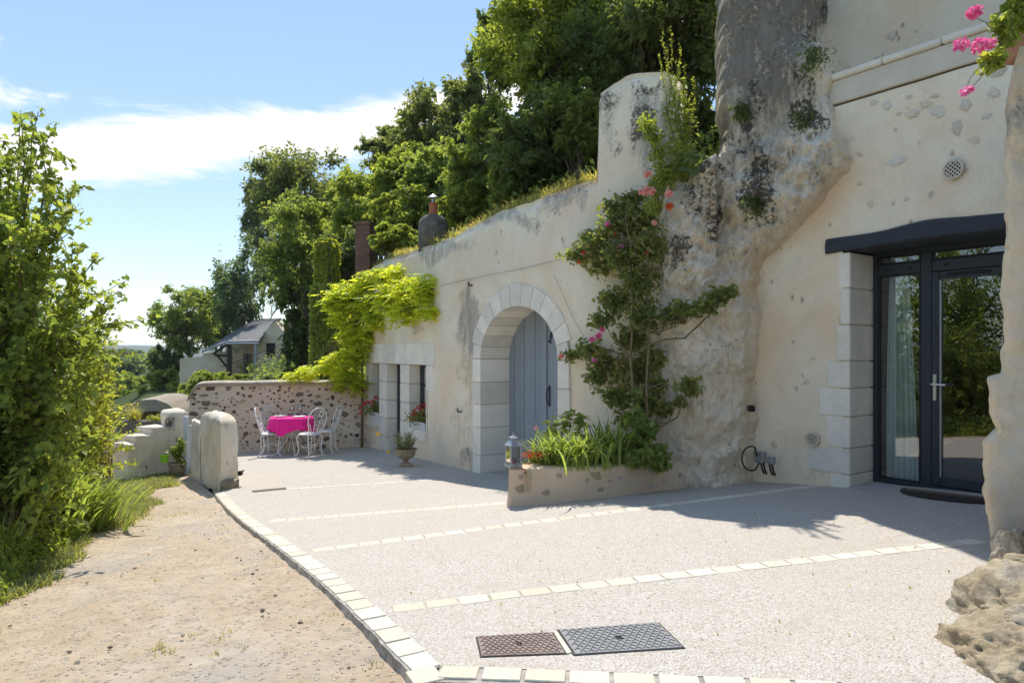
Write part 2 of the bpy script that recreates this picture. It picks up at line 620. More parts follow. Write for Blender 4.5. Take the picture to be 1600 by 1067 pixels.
# ------------------------------------------------------------------ gravel terrace
b = NB('resin_gravel')
v = b.coord('Object')
vo = b.n('ShaderNodeTexVoronoi'); vo.inputs['Scale'].default_value = 135
b.l(v, vo.inputs['Vector'])
sepc = b.n('ShaderNodeSeparateColor'); b.l(vo.outputs['Color'], sepc.inputs[0])
grain = b.ramp(sepc.outputs[0], [(0.0, (0.25, 0.195, 0.145)), (0.1, (0.42, 0.365, 0.30)), (0.3, (0.47, 0.43, 0.375)), (0.6, (0.56, 0.525, 0.465)), (0.85, (0.66, 0.63, 0.575)), (0.97, (0.54, 0.43, 0.34))])
gap = b.ramp(vo.outputs['Distance'], [(0.35, 0.0), (0.85, 0.55)])
col = b.mix(gap, grain, (0.30, 0.265, 0.225))
wide = b.noise(v, 0.7, 4)
col = b.mix(b.ramp(wide, [(0.4, 0.0), (0.7, 0.4)]), col, (0.47, 0.41, 0.33))
blot = b.noise(b.coord('Object', (1, 1.6, 1)), 2.6, 6, 0.7)
col = b.mix(b.ramp(blot, [(0.5, 0.0), (0.75, 0.5)]), col, (0.42, 0.365, 0.30))
h = b.math('SUBTRACT', 1.0, vo.outputs['Distance'])
M['gravel'] = b.finish(b.pbsdf(col, 0.8, b.bump(h, 0.5, 0.006), 0.25))

C0 = G(688, 1040); C1 = G(352, 771)
left = [C0, C0 + (C1 - C0)*0.33, C0 + (C1 - C0)*0.66, C1, C1 + (C1 - C0)*0.12, np.array([-6.5, 14.15, 0])]
C0R = G(1385, 1068)
dirF = (C0R - C0)[:2]; dirF /= np.linalg.norm(dirF)
right_end = C0[:2] + dirF*5.2
right = [np.array([*right_end, 0]), np.array([4.9, 5.8, 0]), np.array([4.45, 7.3, 0]), np.array([2.9, 8.4, 0]), np.array([0.95, 9.2, 0]), np.array([-2.9, 15.1, 0])]
def resample(pl, n):
    pl = np.array([q[:2] for q in pl]); d = np.r_[0, np.cumsum(np.linalg.norm(np.diff(pl, axis=0), axis=1))]
    t = np.linspace(0, d[-1], n)
    return np.stack([np.interp(t, d, pl[:, 0]), np.interp(t, d, pl[:, 1])], -1)
LL, RR = resample(left, 70), resample(right, 70)
a = np.linspace(0, 1, 50)[None, :, None]
pl = LL[:, None]*(1-a) + RR[:, None]*a
TV = np.concatenate([pl, zt(pl[..., 0], pl[..., 1])[..., None]], -1)
mb = MB().grid(TV)
# skirt so that the slab has an edge
for edge in (TV[:, 0], TV[0, :]):
    low = edge.copy(); low[:, 2] -= 0.2
    mb.grid(np.stack([edge, low], 0))
terrace = tag(build('terrace', mb, M['gravel'], smooth='all'), kind='structure')

b = NB('pale_paving_block')
v = b.coord('Object')
oi = b.n('ShaderNodeObjectInfo')
c1 = b.ramp(oi.outputs['Random'], [(0, (0.60, 0.54, 0.42)), (0.5, (0.67, 0.61, 0.49)), (1, (0.72, 0.665, 0.55))])
col = b.mix(b.ramp(b.noise(v, 6, 6, 0.7), [(0.42, 0), (0.75, 0.65)]), c1, (0.44, 0.385, 0.29))
M['paver'] = b.finish(b.pbsdf(col, 0.85, b.bump(b.noise(v, 40, 5), 0.3, 0.006), 0.2))
M['mortar'] = m_simple('grey_mortar', (0.36, 0.325, 0.28), 0.95, 0.35, 18, 0.8)
M['mortar_lite'] = m_simple('pale_mortar', (0.52, 0.47, 0.40), 0.95, 0.15, 18, 0.5)

bm_ = MB().rbox((0, 0, 0), (1, 1, 1), b=0.022)
bl = build('kerb_stone', bm_, M['paver'], terrace)
block_mesh = bl.data
bpy.data.objects.remove(bl)
def row_of_blocks(name, p0, p1, pitch, wid, thick, top, gap=0.018, jit=0.004):
    p0 = np.asarray(p0)[:2]; p1 = np.asarray(p1)[:2]
    L = np.linalg.norm(p1 - p0); n = max(1, int(round(L/pitch)))
    d = (p1 - p0)/L
    for k in range(n):
        c = p0 + d*(k + 0.5)*L/n
        za, zb = float(zt(*(c - d*0.1))), float(zt(*(c + d*0.1)))
        az_ = Vector((d[0]*0.2, d[1]*0.2, zb - za)).normalized()
        side = Vector((-d[1], d[0], 0)); up = az_.cross(side).normalized()
        z = float(zt(*c)) + top - thick/2 + rng.uniform(-jit, jit)
        yaw = rng.uniform(-0.025, 0.025)
        m = Matrix((az_, side, up)).transposed() @ Matrix.Rotation(yaw, 3, 'Z')
        inst(name, block_mesh, terrace, (c[0], c[1], z), m.to_euler(), (L/n - gap - rng.uniform(0, 0.006), wid*rng.uniform(0.94, 1.03), thick))
kd = (C1 - C0)[:2]; kd /= np.linalg.norm(kd)
kn = np.array([-kd[1], kd[0]])            # towards the dirt path
row_of_blocks('kerb_stone', C0[:2] + kn*0.055 + kd*0.0, C1[:2] + kn*0.055 + kd*0.2, 0.17, 0.12, 0.10, 0.002, 0.012, 0.0015)
row_of_blocks('kerb_stone', C0[:2] - np.array([-dirF[1], dirF[0]])*0.05 + dirF*0.0, C0[:2] - np.array([-dirF[1], dirF[0]])*0.05 + dirF*4.6, 0.17, 0.10, 0.10, 0.002, 0.016, 0.0015)
for (a0, a1) in (((612, 952), (1532, 845)), ((487, 861), (1300, 756)), ((422, 814), (790, 786)), ((447, 764), (640, 752))):
    row_of_blocks('paving_block', G(*a0), G(*a1), 0.165, 0.10 if a0[1] > 800 else 0.075, 0.05, 0.004, 0.012, 0.001)
cb = C0[:2] + kn*0.055 - np.array([-dirF[1], dirF[0]])*0.05
inst('kerb_stone', block_mesh, terrace, (cb[0], cb[1], float(zt(*cb)) - 0.0495), (0, 0, math.atan2(dirF[1], dirF[0]) + 0.55), (0.12, 0.12, 0.10))
# concrete bed under the kerb, ragged outer face
mb = MB()
for (q0, q1, nn) in ((C0[:2], C1[:2] + kd*0.2, kn), (C0[:2], C0[:2] + dirF*4.7, -np.array([-dirF[1], dirF[0]]))):
    n = int(np.linalg.norm(q1 - q0)/0.045)
    rows = []
    for k in range(n + 1):
        c = q0 + (q1 - q0)*k/n
        z = float(zt(*c))
        o1 = 0.125 + 0.008*mnoise.noise(Vector((c[0]*9, c[1]*9, 1))); o2 = 0.14 + 0.016*mnoise.noise(Vector((c[0]*6, c[1]*6, 9)))
        rows.append([np.array([*(c - nn*0.02), z - 0.003]), np.array([*(c + nn*o1), z - 0.004 - 0.006*abs(mnoise.noise(Vector((c[0]*14, c[1]*14, 4))))]), np.array([*(c + nn*(o2)), z - 0.07]), np.array([*(c + nn*(o2 + 0.02)), z - 0.16])])
    mb.grid(rows)
build('kerb_bed', mb, M['mortar'], terrace, smooth=True)

# ------------------------------------------------------------------ dirt path
b = NB('sandy_dirt')
v = b.coord('Object')
n1 = b.noise(v, 1.2, 5, 0.65); n2 = b.noise(v, 7, 8, 0.75); n3 = b.noise(v, 60, 5, 0.7)
col = b.ramp(n1, [(0.3, (0.50, 0.375, 0.25)), (0.5, (0.55, 0.445, 0.325)), (0.7, (0.57, 0.50, 0.405))])
col = b.mix(b.ramp(n2, [(0.42, 0.0), (0.72, 0.75)]), col, (0.36, 0.27, 0.18))
vo = b.n('ShaderNodeTexVoronoi'); vo.inputs['Scale'].default_value = 42; b.l(v, vo.inputs['Vector'])
sc_ = b.n('ShaderNodeSeparateColor'); b.l(vo.outputs['Color'], sc_.inputs[0])
peb = b.math('MULTIPLY', b.ramp(vo.outputs['Distance'], [(0.28, 1.0), (0.42, 0.0)]), b.ramp(sc_.outputs[1], [(0.58, 0.0), (0.64, 1.0)]))
pebc = b.ramp(sc_.outputs[0], [(0, (0.22, 0.18, 0.14)), (0.5, (0.5, 0.45, 0.38)), (1, (0.72, 0.68, 0.6))])
col = b.mix(b.math('MULTIPLY', peb, 0.75), col, pebc)
greyz = b.ramp(b.noise(v, 1.3, 4), [(0.5, 0.0), (0.68, 0.75)])
col = b.mix(greyz, col, (0.42, 0.38, 0.33))
h = b.math('ADD', b.math('MULTIPLY', n2, 1.0), b.math('ADD', b.math('MULTIPLY', n3, 0.35), b.math('MULTIPLY', peb, 0.5)))
M['dirt'] = b.finish(b.pbsdf(col, 0.95, b.bump(h, 0.9, 0.03), 0.12))
def path_z(x, y):
    s, w = SW(np.asarray(x, float), np.asarray(y, float))
    kw = 1.22 + 0.07*(s - 2.4)
    return zt(x, y) - 0.040 - 0.03*np.clip(kw - w, 0, 1.5)*np.interp(s, [3, 9], [1, 0.2])
psl = np.concatenate([np.linspace(-6, 2, 30), np.linspace(2.05, 13.2, 190)])
pwl = np.linspace(-2.4, 1.6, 76)
PS, PW = np.meshgrid(psl, pwl, indexing='ij')
# near the corner the path also runs along the front kerb, so widen it there
wide = np.interp(psl, [-6, 1.4, 3.0, 6], [4.5, 3.6, 0.35, 0.0])[:, None]
PW2 = PW + wide*((PW + 2.4)/4.0)
PX, PY = XY(PS, PW2)
PZ = path_z(PX, PY)
for i in range(PZ.shape[0]):
    for j in range(PZ.shape[1]):
        q = Vector((PX[i, j], PY[i, j], 0))
        PZ[i, j] += 0.022*mnoise.noise(q*1.6) + 0.010*mnoise.noise(q*6.0) + 0.006*mnoise.noise(q*15)
# keep clear of the terrace slab
over = np.zeros(PZ.shape, bool)
for i in range(PZ.shape[0]):
    for j in range(PZ.shape[1]):
        q = np.array([PX[i, j], PY[i, j]]) - C0[:2]
        inside_k = q @ kn < -0.02; inside_f = q @ np.array([-dirF[1], dirF[0]]) > 0.02
        if inside_k and inside_f:
            PZ[i, j] = float(zt(PX[i, j], PY[i, j])) - 0.17
path = tag(build('path', MB().grid(np.stack([PX, PY, PZ], -1)), M['dirt'], smooth='all'), kind='structure')

# ------------------------------------------------------------------ drive facade geometry
T0 = -5.0
_tt = np.arange(T0, 5.2, 0.01)
_th = R(31) + (R(53) - R(31))*smooth01((_tt - 2.35)/0.7)
_dx, _dy = np.sin(_th)*0.01, -np.cos(_th)*0.01
_px = np.cumsum(_dx); _py = np.cumsum(_dy)
_i0 = int(round((0 - T0)/0.01))
_fx = _px - _px[_i0] - 0.60; _fy = _py - _py[_i0] + 10.6
def F2(t):
    return np.array([np.interp(t, _tt, _fx), np.interp(t, _tt, _fy)])
def D2(t):
    th = np.interp(t, _tt, _th)
    return np.array([math.sin(th), -math.cos(th)])
def N2(t):
    d = D2(t)
    return np.array([d[1], -d[0]])          # towards the camera side
def T2(px):
    lo, hi = T0, 5.19
    k = (px - CX)/F
    for _ in range(50):
        m = (lo + hi)/2
        q = F2(m)
        if q[0]/q[1] < k: lo = m
        else: hi = m
    return (lo + hi)/2
def Q2(t, z, out=0.0):
    q = F2(t) + N2(t)*out
    return np.array([q[0], q[1], z])
def ZP(px, py, t=None):
    """height on the drive facade at a photo pixel"""
    t = T2(px) if t is None else t
    return CZ + (HY - py)/F*F2(t)[1]
assert N2(0)[1] < 0
TOPS = [(573,426),(600,408),(636,397),(670,386),(705,373),(745,352),(782,332),(834,317),(877,299),(918,288),(934,284),(936,150),(960,133),(978,121),(1000,117),(1040,115),(1044,300),(1075,330),(1110,350)]
_tp = np.array([T2(a_) for a_, _ in TOPS]); _zp = np.array([ZP(a_, b_) for a_, b_ in TOPS])
def top2(t):
    z = float(np.interp(t, _tp, _zp))
    k = 0.03 if not (_tp[10] - 0.05 < t < _tp[11] + 0.1) else 0
    return z + k*mnoise.noise(Vector((t*2.3, 0, 5))) + 0.012*mnoise.noise(Vector((t*9, 0, 5)))

# openings
ARC_L, ARC_R = T2(752), T2(873)
ARC_C, ARC_W = (ARC_L + ARC_R)/2, (ARC_R - ARC_L)/2
SPR = CZ - 0.10; RISE = 0.74; RING_T = 0.29
def arch_pt(a_, extra, t=0.0):
    """ellipse point; a_ 0..pi from right to left"""
    return ARC_C + (ARC_W + extra)*math.cos(a_), SPR + (RISE + extra)*math.sin(a_)
JAMB_W = 0.24
def in_arch(t, z, e):
    if z < SPR:
        return abs(t - ARC_C) < ARC_W + e
    return ((t - ARC_C)/(ARC_W + e))**2 + ((z - SPR)/(RISE + e))**2 < 1
WIN = {'A': (T2(577), T2(593)), 'B': (T2(605), T2(626)), 'C': (T2(640), T2(666))}
WIN_TOP = CZ - 0.235; LINT_TOP = CZ + 0.155; SILL = CZ - 1.41; SILL_B = CZ - 1.60
def in_win(t, z):
    if WIN['A'][0] - 0.05 < t < WIN['C'][1] + 0.1 and WIN_TOP - 0.02 < z < LINT_TOP - 0.06: return True
    if z < WIN_TOP and z > SILL_B + 0.06 and WIN['A'][0] < t < WIN['C'][1] + 0.05: return True
    if z < WIN_TOP and WIN['A'][1] + 0.08 < t < WIN['C'][0] - 0.08: return True
    return False

def patches(lst):
    """list of (px,py,rx,ry,strength) -> function of (px,py)"""
    A = np.array(lst, float)
    def f(px, py):
        px, py = px + 26*mnoise.noise(Vector((px*0.022, py*0.022, 1))) + 10*mnoise.noise(Vector((px*0.09, py*0.06, 4))), py + 30*mnoise.noise(Vector((px*0.022, py*0.016, 9))) + 14*mnoise.noise(Vector((px*0.09, py*0.05, 7)))
        d = ((px - A[:, 0])/A[:, 2])**2 + ((py - A[:, 1])/A[:, 3])**2
        return float(np.max(A[:, 4]*np.clip(1.25 - d, 0, 1)))
    return f
def proj(q):
    return CX + F*q[0]/q[1], HY - F*(q[2] - CZ)/q[1]
def set_attr(o, name, vals):
    at = o.data.attributes.new(name, 'FLOAT', 'POINT')
    at.data.foreach_set('value', np.asarray(vals, np.float32))

ts = np.arange(T0 + 0.08, T2(1056), 0.055)
zrow = np.arange(CZ - 2.3, CZ + 3.6, 0.055)
V = np.zeros((len(zrow), len(ts), 3)); tops = np.array([top2(t) for t in ts])
for j, t in enumerate(ts):
    for i, z in enumerate(zrow):
        zz = min(z, tops[j])
        q = Q2(t, zz)
        lump = 0.022*mnoise.noise(Vector((t*1.3, zz*1.3, 2))) + 0.010*mnoise.noise(Vector((t*4, zz*4, 7)))
        edge = max(0, 1 - (tops[j] - zz)/0.12)**2*0.05
        V[i, j] = Q2(t, zz, lump - edge)
skip = np.zeros((len(zrow)-1, len(ts)-1), bool)
for j in range(len(ts)-1):
    for i in range(len(zrow)-1):
        tc_, zc = (ts[j] + ts[j+1])/2, (zrow[i] + zrow[i+1])/2
        if zrow[i] >= max(tops[j], tops[j+1]) - 1e-6 or in_arch(tc_, zc, 0.12) or in_win(tc_, zc):
            skip[i, j] = True
house = thing('cave_house', 'long cream rendered cave house front with arched blue door and small windows', 'house', (*F2(0), float(zt(*F2(0)))))
mb = MB().grid(V, skip)
# rounded top and the ends
cap = []
for k, (inn, dz) in enumerate(((-0.05, 0.0), (0.03, 0.03), (0.2, 0.045), (0.5, 0.03), (0.55, -0.5))):
    cap.append([Q2(t, tops[j] + dz + (0.012*mnoise.noise(Vector((t*6, k*3, 1))) if 0 < k < 4 else 0), -inn - 0.0) if k else V[-1, j] for j, t in enumerate(ts)])
mb.grid(cap)
mb.grid([[V[i, 0], Q2(ts[0], min(zrow[i], tops[0]), -0.6)] for i in range(len(zrow))])
wall2 = build('wall', mb, M['render'], house, smooth='all')
gP = patches([(735,500,30,70,0.95),(745,560,18,120,0.62),(728,640,14,70,0.5),(735,720,16,26,0.75),(600,410,60,22,0.65),(690,390,60,22,0.7),(800,340,60,18,0.75),(880,312,50,22,0.75),(655,505,22,16,0.6),
              (690,735,40,10,0.5),(1020,200,45,80,0.85),(950,200,16,60,0.5),(940,420,30,60,0.3),(620,700,30,20,0.3)])
dP = patches([(1000,190,30,26,0.8),(1010,145,40,14,0.75),(992,205,18,28,0.8),(1030,280,30,40,0.7),(955,170,14,20,0.62),(965,215,9,30,0.6),(845,330,60,10,0.45),(700,380,80,7,0.45),(1040,380,26,60,0.7),(905,300,30,14,0.5)])
wP = patches([(700,640,60,40,0.3)])
vs_ = np.array([v_.co for v_ in wall2.data.vertices]) + WLOC[wall2.name]
pp = [proj(q) for q in vs_]
set_attr(wall2, 'grey', [gP(*q) for q in pp]); set_attr(wall2, 'dark', [dP(*q) for q in pp]); set_attr(wall2, 'white', [wP(*q) for q in pp])

# cut stone of the arch
def wedge(name, poly_tz, depth, out, parent):
    mbx = MB()
    poly = np.array([Q2(t, z, out) for t, z in poly_tz])
    n3 = np.array([*N2(np.mean([t for t, _ in poly_tz])), 0])
    return build(name, mbx.prism(poly, -n3*(depth + out)), M['white_stone'], parent)
NV = 13
for k in range(NV):
    a0 = math.pi*k/NV + 0.006; a1 = math.pi*(k+1)/NV - 0.006
    wob = rng.uniform(-0.015, 0.02)
    inner = [arch_pt(a0 + (a1-a0)*i/3, 0) for i in range(4)]
    outer = [arch_pt(a1 - (a1-a0)*i/3, RING_T*(0.86 if k in (0, NV-1) else 1) + wob) for i in range(4)]
    wedge('voussoir', inner + outer, 0.56, 0.016 + rng.uniform(0, .006), house)
zb = CZ - 2.0
ys = [SPR - 0.004, SPR - 0.36, SPR - 0.70, SPR - 1.05, SPR - 1.47, zb - 0.05]
for side in (-1, 1):
    ti = ARC_C + side*ARC_W
    for k in range(5):
        wj = JAMB_W + rng.uniform(-0.012, 0.012)
        to = ti + side*wj
        wedge('jamb_stone', [(min(ti, to), ys[k+1] + 0.006), (max(ti, to), ys[k+1] + 0.006), (max(ti, to), ys[k] - 0.006), (min(ti, to), ys[k] - 0.006)], 0.56, 0.016 + rng.uniform(0, .005), house)
M['joint'] = m_simple('sand_joint', (0.50, 0.40, 0.28), 0.95, 0.12, 30, 0.3)
mb = MB()   # bedding mortar just behind the stone faces
for side in (-1, 1):
    ti = ARC_C + side*(ARC_W + 0.008); to = ti + side*0.2
    mb.prism([Q2(t, z, 0.008) for t, z in ((min(ti,to), zb), (max(ti,to), zb), (max(ti,to), SPR), (min(ti,to), SPR))], -np.array([*N2(ARC_C), 0])*0.5)
for k in range(26):
    a0, a1 = math.pi*k/26, math.pi*(k+1)/26
    mb.prism([Q2(*arch_pt(a0, 0.008), 0.008), Q2(*arch_pt(a0, 0.25), 0.008), Q2(*arch_pt(a1, 0.25), 0.008), Q2(*arch_pt(a1, 0.008), 0.008)], -np.array([*N2(ARC_C), 0])*0.5)
build('arch_mortar', mb, M['joint'], house)

# arched door: two leaves of boards
b = NB('blue_grey_door_paint')
v = b.coord('Object')
oi = b.n('ShaderNodeObjectInfo')
col = b.ramp(oi.outputs['Random'], [(0, (0.25, 0.285, 0.32)), (1, (0.29, 0.325, 0.36))])
gr = b.noise(b.coord('Object', (12, 12, 0.6)), 6, 5)
col = b.mix(b.ramp(gr, [(0.45, 0.0), (0.8, 0.18)]), col, (0.38, 0.40, 0.41))
M['door_paint'] = b.finish(b.pbsdf(col, 0.6, b.bump(gr, 0.12, 0.004), 0.35))
din = -0.50
door = build('door_frame', MB().prism([Q2(t, z, din - 0.03) for t, z in [(ARC_L - 0.1, zb), (ARC_R + 0.1, zb)] + [arch_pt(math.pi*k/16, 0.1) for k in range(17)]], -np.array([*N2(ARC_C), 0])*0.04), M['black'], house)
def door_top(t):
    q = max(0.0, 1 - ((t - ARC_C)/(ARC_W + 0.03))**2)
    return SPR + (RISE + 0.03)*math.sqrt(q)
nb = 14
bw = (ARC_R - ARC_L)/nb
for k in range(nb):
    t0_, t1_ = ARC_L + k*bw + 0.004, ARC_L + (k+1)*bw - 0.004
    if k == 7: t0_ += 0.03
    pts = [(t0_, zb + 0.02), (t1_, zb + 0.02)] + [(t1_ + (t0_-t1_)*i/4, door_top(t1_ + (t0_-t1_)*i/4)) for i in range(5)]
    brd = build('door_board', MB().prism([Q2(t, z, din + (0.0 if k % 2 else 0.004)) for t, z in pts], -np.array([*N2(ARC_C), 0])*0.026), M['door_paint'], house)
tm = ARC_L + 7*bw
build('meeting_strip', MB().box(Q2(tm + 0.012, CZ - 0.62, din + 0.012), (0.05, 0.03, 2.5), [np.array([*D2(0), 0]), np.array([*N2(0), 0]), (0,0,1)]), M['door_paint'], house)
hd = MB().tube([Q2(tm + 0.09, CZ - 0.62 + dz, din + o_) for dz, o_ in ((-0.12, 0.005), (-0.10, 0.04), (-0.03, 0.055), (0.03, 0.055), (0.1, 0.04), (0.12, 0.005))], 0.009)
hd.box(Q2(tm + 0.09, CZ - 0.62, din + 0.004), (0.03, 0.008, 0.30), [np.array([*D2(0), 0]), np.array([*N2(0), 0]), (0,0,1)])
build('door_handle', hd, M['black'], house)
def fish(t, z, s, ang):
    out = []
    for k in range(10):
        a_ = 2*math.pi*k/10
        u_, w_ = math.cos(a_)*0.09, math.sin(a_)*0.038
        out.append((u_, w_))
    mbx = MB()
    c_, s_ = math.cos(ang), math.sin(ang)
    rot = lambda u_, w_: (t + s*(u_*c_ - w_*s_), z + s*(u_*s_ + w_*c_))
    mbx.prism([Q2(*rot(*q), din + 0.007) for q in out], np.array([*N2(0), 0])*-0.004)
    mbx.prism([Q2(*rot(*q), din + 0.007) for q in ((-0.07, 0.0), (-0.14, 0.045), (-0.14, -0.045))], np.array([*N2(0), 0])*-0.004)
    return mbx
for (t_, z_, s_, a_) in ((T2(812) + 0.06, CZ - 0.02 + 0.28, 1.0, 1.15), (T2(820) + 0.12, CZ + 0.27, 0.75, 0.3), (T2(838) + 0.1, CZ + 0.47, 0.95, 0.1)):
    build('fish_cutout', fish(t_, z_, s_, a_), M['black'], house)

# the group of two windows and a glazed door
def tz_box(name, t0_, t1_, z0_, z1_, depth, out, mat, parent, bev=0.008):
    tc_ = (t0_ + t1_)/2
    d3, n3 = np.array([*D2(tc_), 0]), np.array([*N2(tc_), 0])
    c_ = Q2(tc_, (z0_+z1_)/2, (out - depth)/2)
    return build(name, MB().rbox(c_, (abs(t1_-t0_), depth + out, z1_-z0_), [d3, n3, np.array([0, 0, 1.])], bev), mat, parent)
tA0, tA1 = WIN['A']; tB0, tB1 = WIN['B']; tC0, tC1 = WIN['C']
lin = [tA0 - 0.22, (tA0+tA1)/2 + 0.05, (tA1+tB0)/2, (tB0+tB1)/2 + 0.1, (tB1+tC0)/2 + 0.05, tC1 - 0.1, tC1 + 0.36]
for k in range(len(lin)-1):
    tz_box('lintel_stone', lin[k] + 0.003, lin[k+1] - 0.003, WIN_TOP + 0.003, LINT_TOP + rng.uniform(-0.01, 0.03), 0.42, 0.012 + 0.002*(k % 2), M['white_stone'], house)
def pier_stones(t0_, t1_, z_top, z_bot, n, depth=0.42):
    zz = np.linspace(z_top, z_bot, n + 1)
    for k in range(n):
        tz_box('pier_stone', t0_, t1_, zz[k+1] + 0.004, zz[k] - 0.004, depth, 0.012 + 0.003*(k % 2), M['white_stone'], house)
pier_stones(tA1, tB0, WIN_TOP, CZ - 2.08, 5)
pier_stones(tB1, tC0, WIN_TOP, CZ - 2.03, 5)
zz = np.linspace(WIN_TOP, SILL_B, 4)
for k in range(3):
    tz_box('pier_stone', tA0 - (0.2 if k % 2 == 0 else 0.12), tA0, zz[k+1] + 0.004, zz[k] - 0.004, 0.42, 0.012, M['white_stone'], house)
    tz_box('pier_stone', tC1, tC1 + (0.30, 0.04, 0.05)[k], zz[k+1] + 0.004, zz[k] - 0.004, 0.42, 0.009, M['white_stone'] if k == 0 else M['render'], house)
for (t0_, t1_) in (WIN['A'], WIN['C']):
    tz_box('window_sill', t0_ + 0.004, t1_ - 0.004, SILL_B, SILL, 0.42, 0.03, M['white_stone'], house, 0.012)
def frame_at(name, t0_, t1_, z0_, z1_, inn, bars_t, bars_z):
    tc_ = (t0_+t1_)/2
    d3, n3, u3 = np.array([*D2(tc_), 0]), np.array([*N2(tc_), 0]), np.array([0,0,1.])
    mbx = MB()
    w_ = 0.055
    for t_ in (t0_ + w_/2, t1_ - w_/2):
        mbx.rbox(Q2(t_, (z0_+z1_)/2, inn), (w_, 0.06, z1_-z0_), [d3, n3, u3], 0.006)
    for z_ in (z0_ + w_/2, z1_ - w_/2):
        mbx.rbox(Q2(tc_, z_, inn - 0.003), (t1_-t0_-2*w_, 0.055, w_), [d3, n3, u3], 0.006)
    for t_ in bars_t: mbx.rbox(Q2(t_, (z0_+z1_)/2, inn + 0.004), (0.06, 0.05, z1_-z0_-2*w_), [d3, n3, u3], 0.005)
    for z_ in bars_z: mbx.rbox(Q2(tc_, z_, inn + 0.002), (t1_-t0_-2*w_, 0.03, 0.028), [d3, n3, u3], 0.005)
    fr = build(name, mbx, M['anthracite'], house)
    ba = [t0_ + w_] + sorted(bars_t) + [t1_ - w_]
    for i in range(len(ba)-1):
        build('pane', MB().box(Q2((ba[i]+ba[i+1])/2, (z0_+z1_)/2, inn - 0.01), (ba[i+1]-ba[i], 0.006, z1_-z0_-2*w_), [d3, n3, u3]), M['glass'], fr)
    return fr
frame_at('window', tA0, tA1, SILL, WIN_TOP, -0.24, [(tA0+tA1)/2], [SILL + 0.4, SILL + 0.78])
frame_at('glazed_door', tB0, tB1, CZ - 2.06, WIN_TOP, -0.24, [], [CZ - 1.2, CZ - 0.7])
frame_at('window', tC0, tC1, SILL, WIN_TOP, -0.24, [(tC0+tC1)/2], [SILL + 0.4, SILL + 0.78])
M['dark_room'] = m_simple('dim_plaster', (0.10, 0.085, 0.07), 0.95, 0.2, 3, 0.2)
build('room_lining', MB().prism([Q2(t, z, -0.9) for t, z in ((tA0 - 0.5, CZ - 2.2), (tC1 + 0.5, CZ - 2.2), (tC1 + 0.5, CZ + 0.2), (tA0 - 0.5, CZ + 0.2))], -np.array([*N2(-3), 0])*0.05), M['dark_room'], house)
M['iron'] = m_simple('dark_iron', (0.04, 0.038, 0.036), 0.6, 0.3, 30, 0.2, metal=0.3)

def round_vent(c, d3, n3, r, mat_body, parent, kind):
    """ceramic vent: rim, grille bars or holes, dark back"""
    d3, n3, u3 = np.asarray(d3, float), np.asarray(n3, float), np.array([0, 0, 1.])
    rim = MB()
    rows = []
    for k in range(25):
        a_ = 2*math.pi*k/24
        e = d3*math.cos(a_) + u3*math.sin(a_)
        rows.append([c + e*r*0.8 + n3*0.004, c + e*r*0.84 + n3*0.018, c + e*r*0.97 + n3*0.018, c + e*r + n3*(-0.004)])
    rim.grid(rows)
    if kind == 'bars':
        for k in (-2, -1, 0, 1, 2):
            hl = r*0.82*math.sqrt(max(0.05, 1 - (k*0.33)**2))
            rim.box(c + (d3 + u3)/math.sqrt(2)*0 + (d3*0.707 - u3*0.707)*k*r*0.3 + n3*0.008, (2*hl, 0.012, r*0.1), [(d3+u3)*0.707, n3, (u3-d3)*0.707])
            rim.box(c + (d3*0.707 + u3*0.707)*k*r*0.3 + n3*0.011, (2*hl, 0.012, r*0.1), [(u3-d3)*0.707, n3, (d3+u3)*0.707])
    vent = build('air_vent', rim, mat_body, parent, smooth=True)
    disc = MB().prism([c + (d3*math.cos(a_) + u3*math.sin(a_))*r*0.86 + n3*0.0045 for a_ in np.linspace(0, 2*math.pi, 24, endpoint=False)], -n3*0.004)
    build('vent_back', disc, M['black'] if kind == 'bars' else mat_body, vent)
    if kind == 'holes':
        mbx = MB()
        for ring, cnt in ((0, 1), (0.3, 6), (0.6, 11)):
            for k in range(cnt):
                a_ = 2*math.pi*k/max(cnt, 1)
                cc = c + (d3*math.cos(a_) + u3*math.sin(a_))*r*ring + n3*0.005
                mbx.prism([cc + (d3*math.cos(q) + u3*math.sin(q))*r*0.105 for q in np.linspace(0, 2*math.pi, 7, endpoint=False)], n3*0.0015)
        build('vent_holes', mbx, M['black'], vent)
M['ceramic'] = m_simple('cream_ceramic', (0.66, 0.58, 0.46), 0.6, 0.08, 20, 0.05)
tv = T2(733)
round_vent(Q2(tv, ZP(733, 706), 0.012), (*D2(tv), 0), (*N2(tv), 0), 0.085, M['ceramic'], house, 'holes')
# cables pinned along the render
cab = [(690, 447), (760, 431), (821, 420), (885, 404)]
build('cable', MB().tube([Q2(T2(a_), ZP(a_, b_), 0.035) for a_, b_ in cab], 0.004, 5), M['grey_metal'], house)
build('cable', MB().tube([Q2(T2(a_), ZP(a_, b_), 0.035) for a_, b_ in [(868, 428), (885, 465), (900, 500), (917, 530)]], 0.003, 5), M['grey_metal'], house)
for (a_, b_) in ((721, 643), (738, 446)):
    build('wall_hook', MB().tube([Q2(T2(a_), ZP(a_, b_), 0.0), Q2(T2(a_), ZP(a_, b_), 0.06), Q2(T2(a_), ZP(a_, b_) + 0.05, 0.07)], 0.014, 6), M['iron'], house)
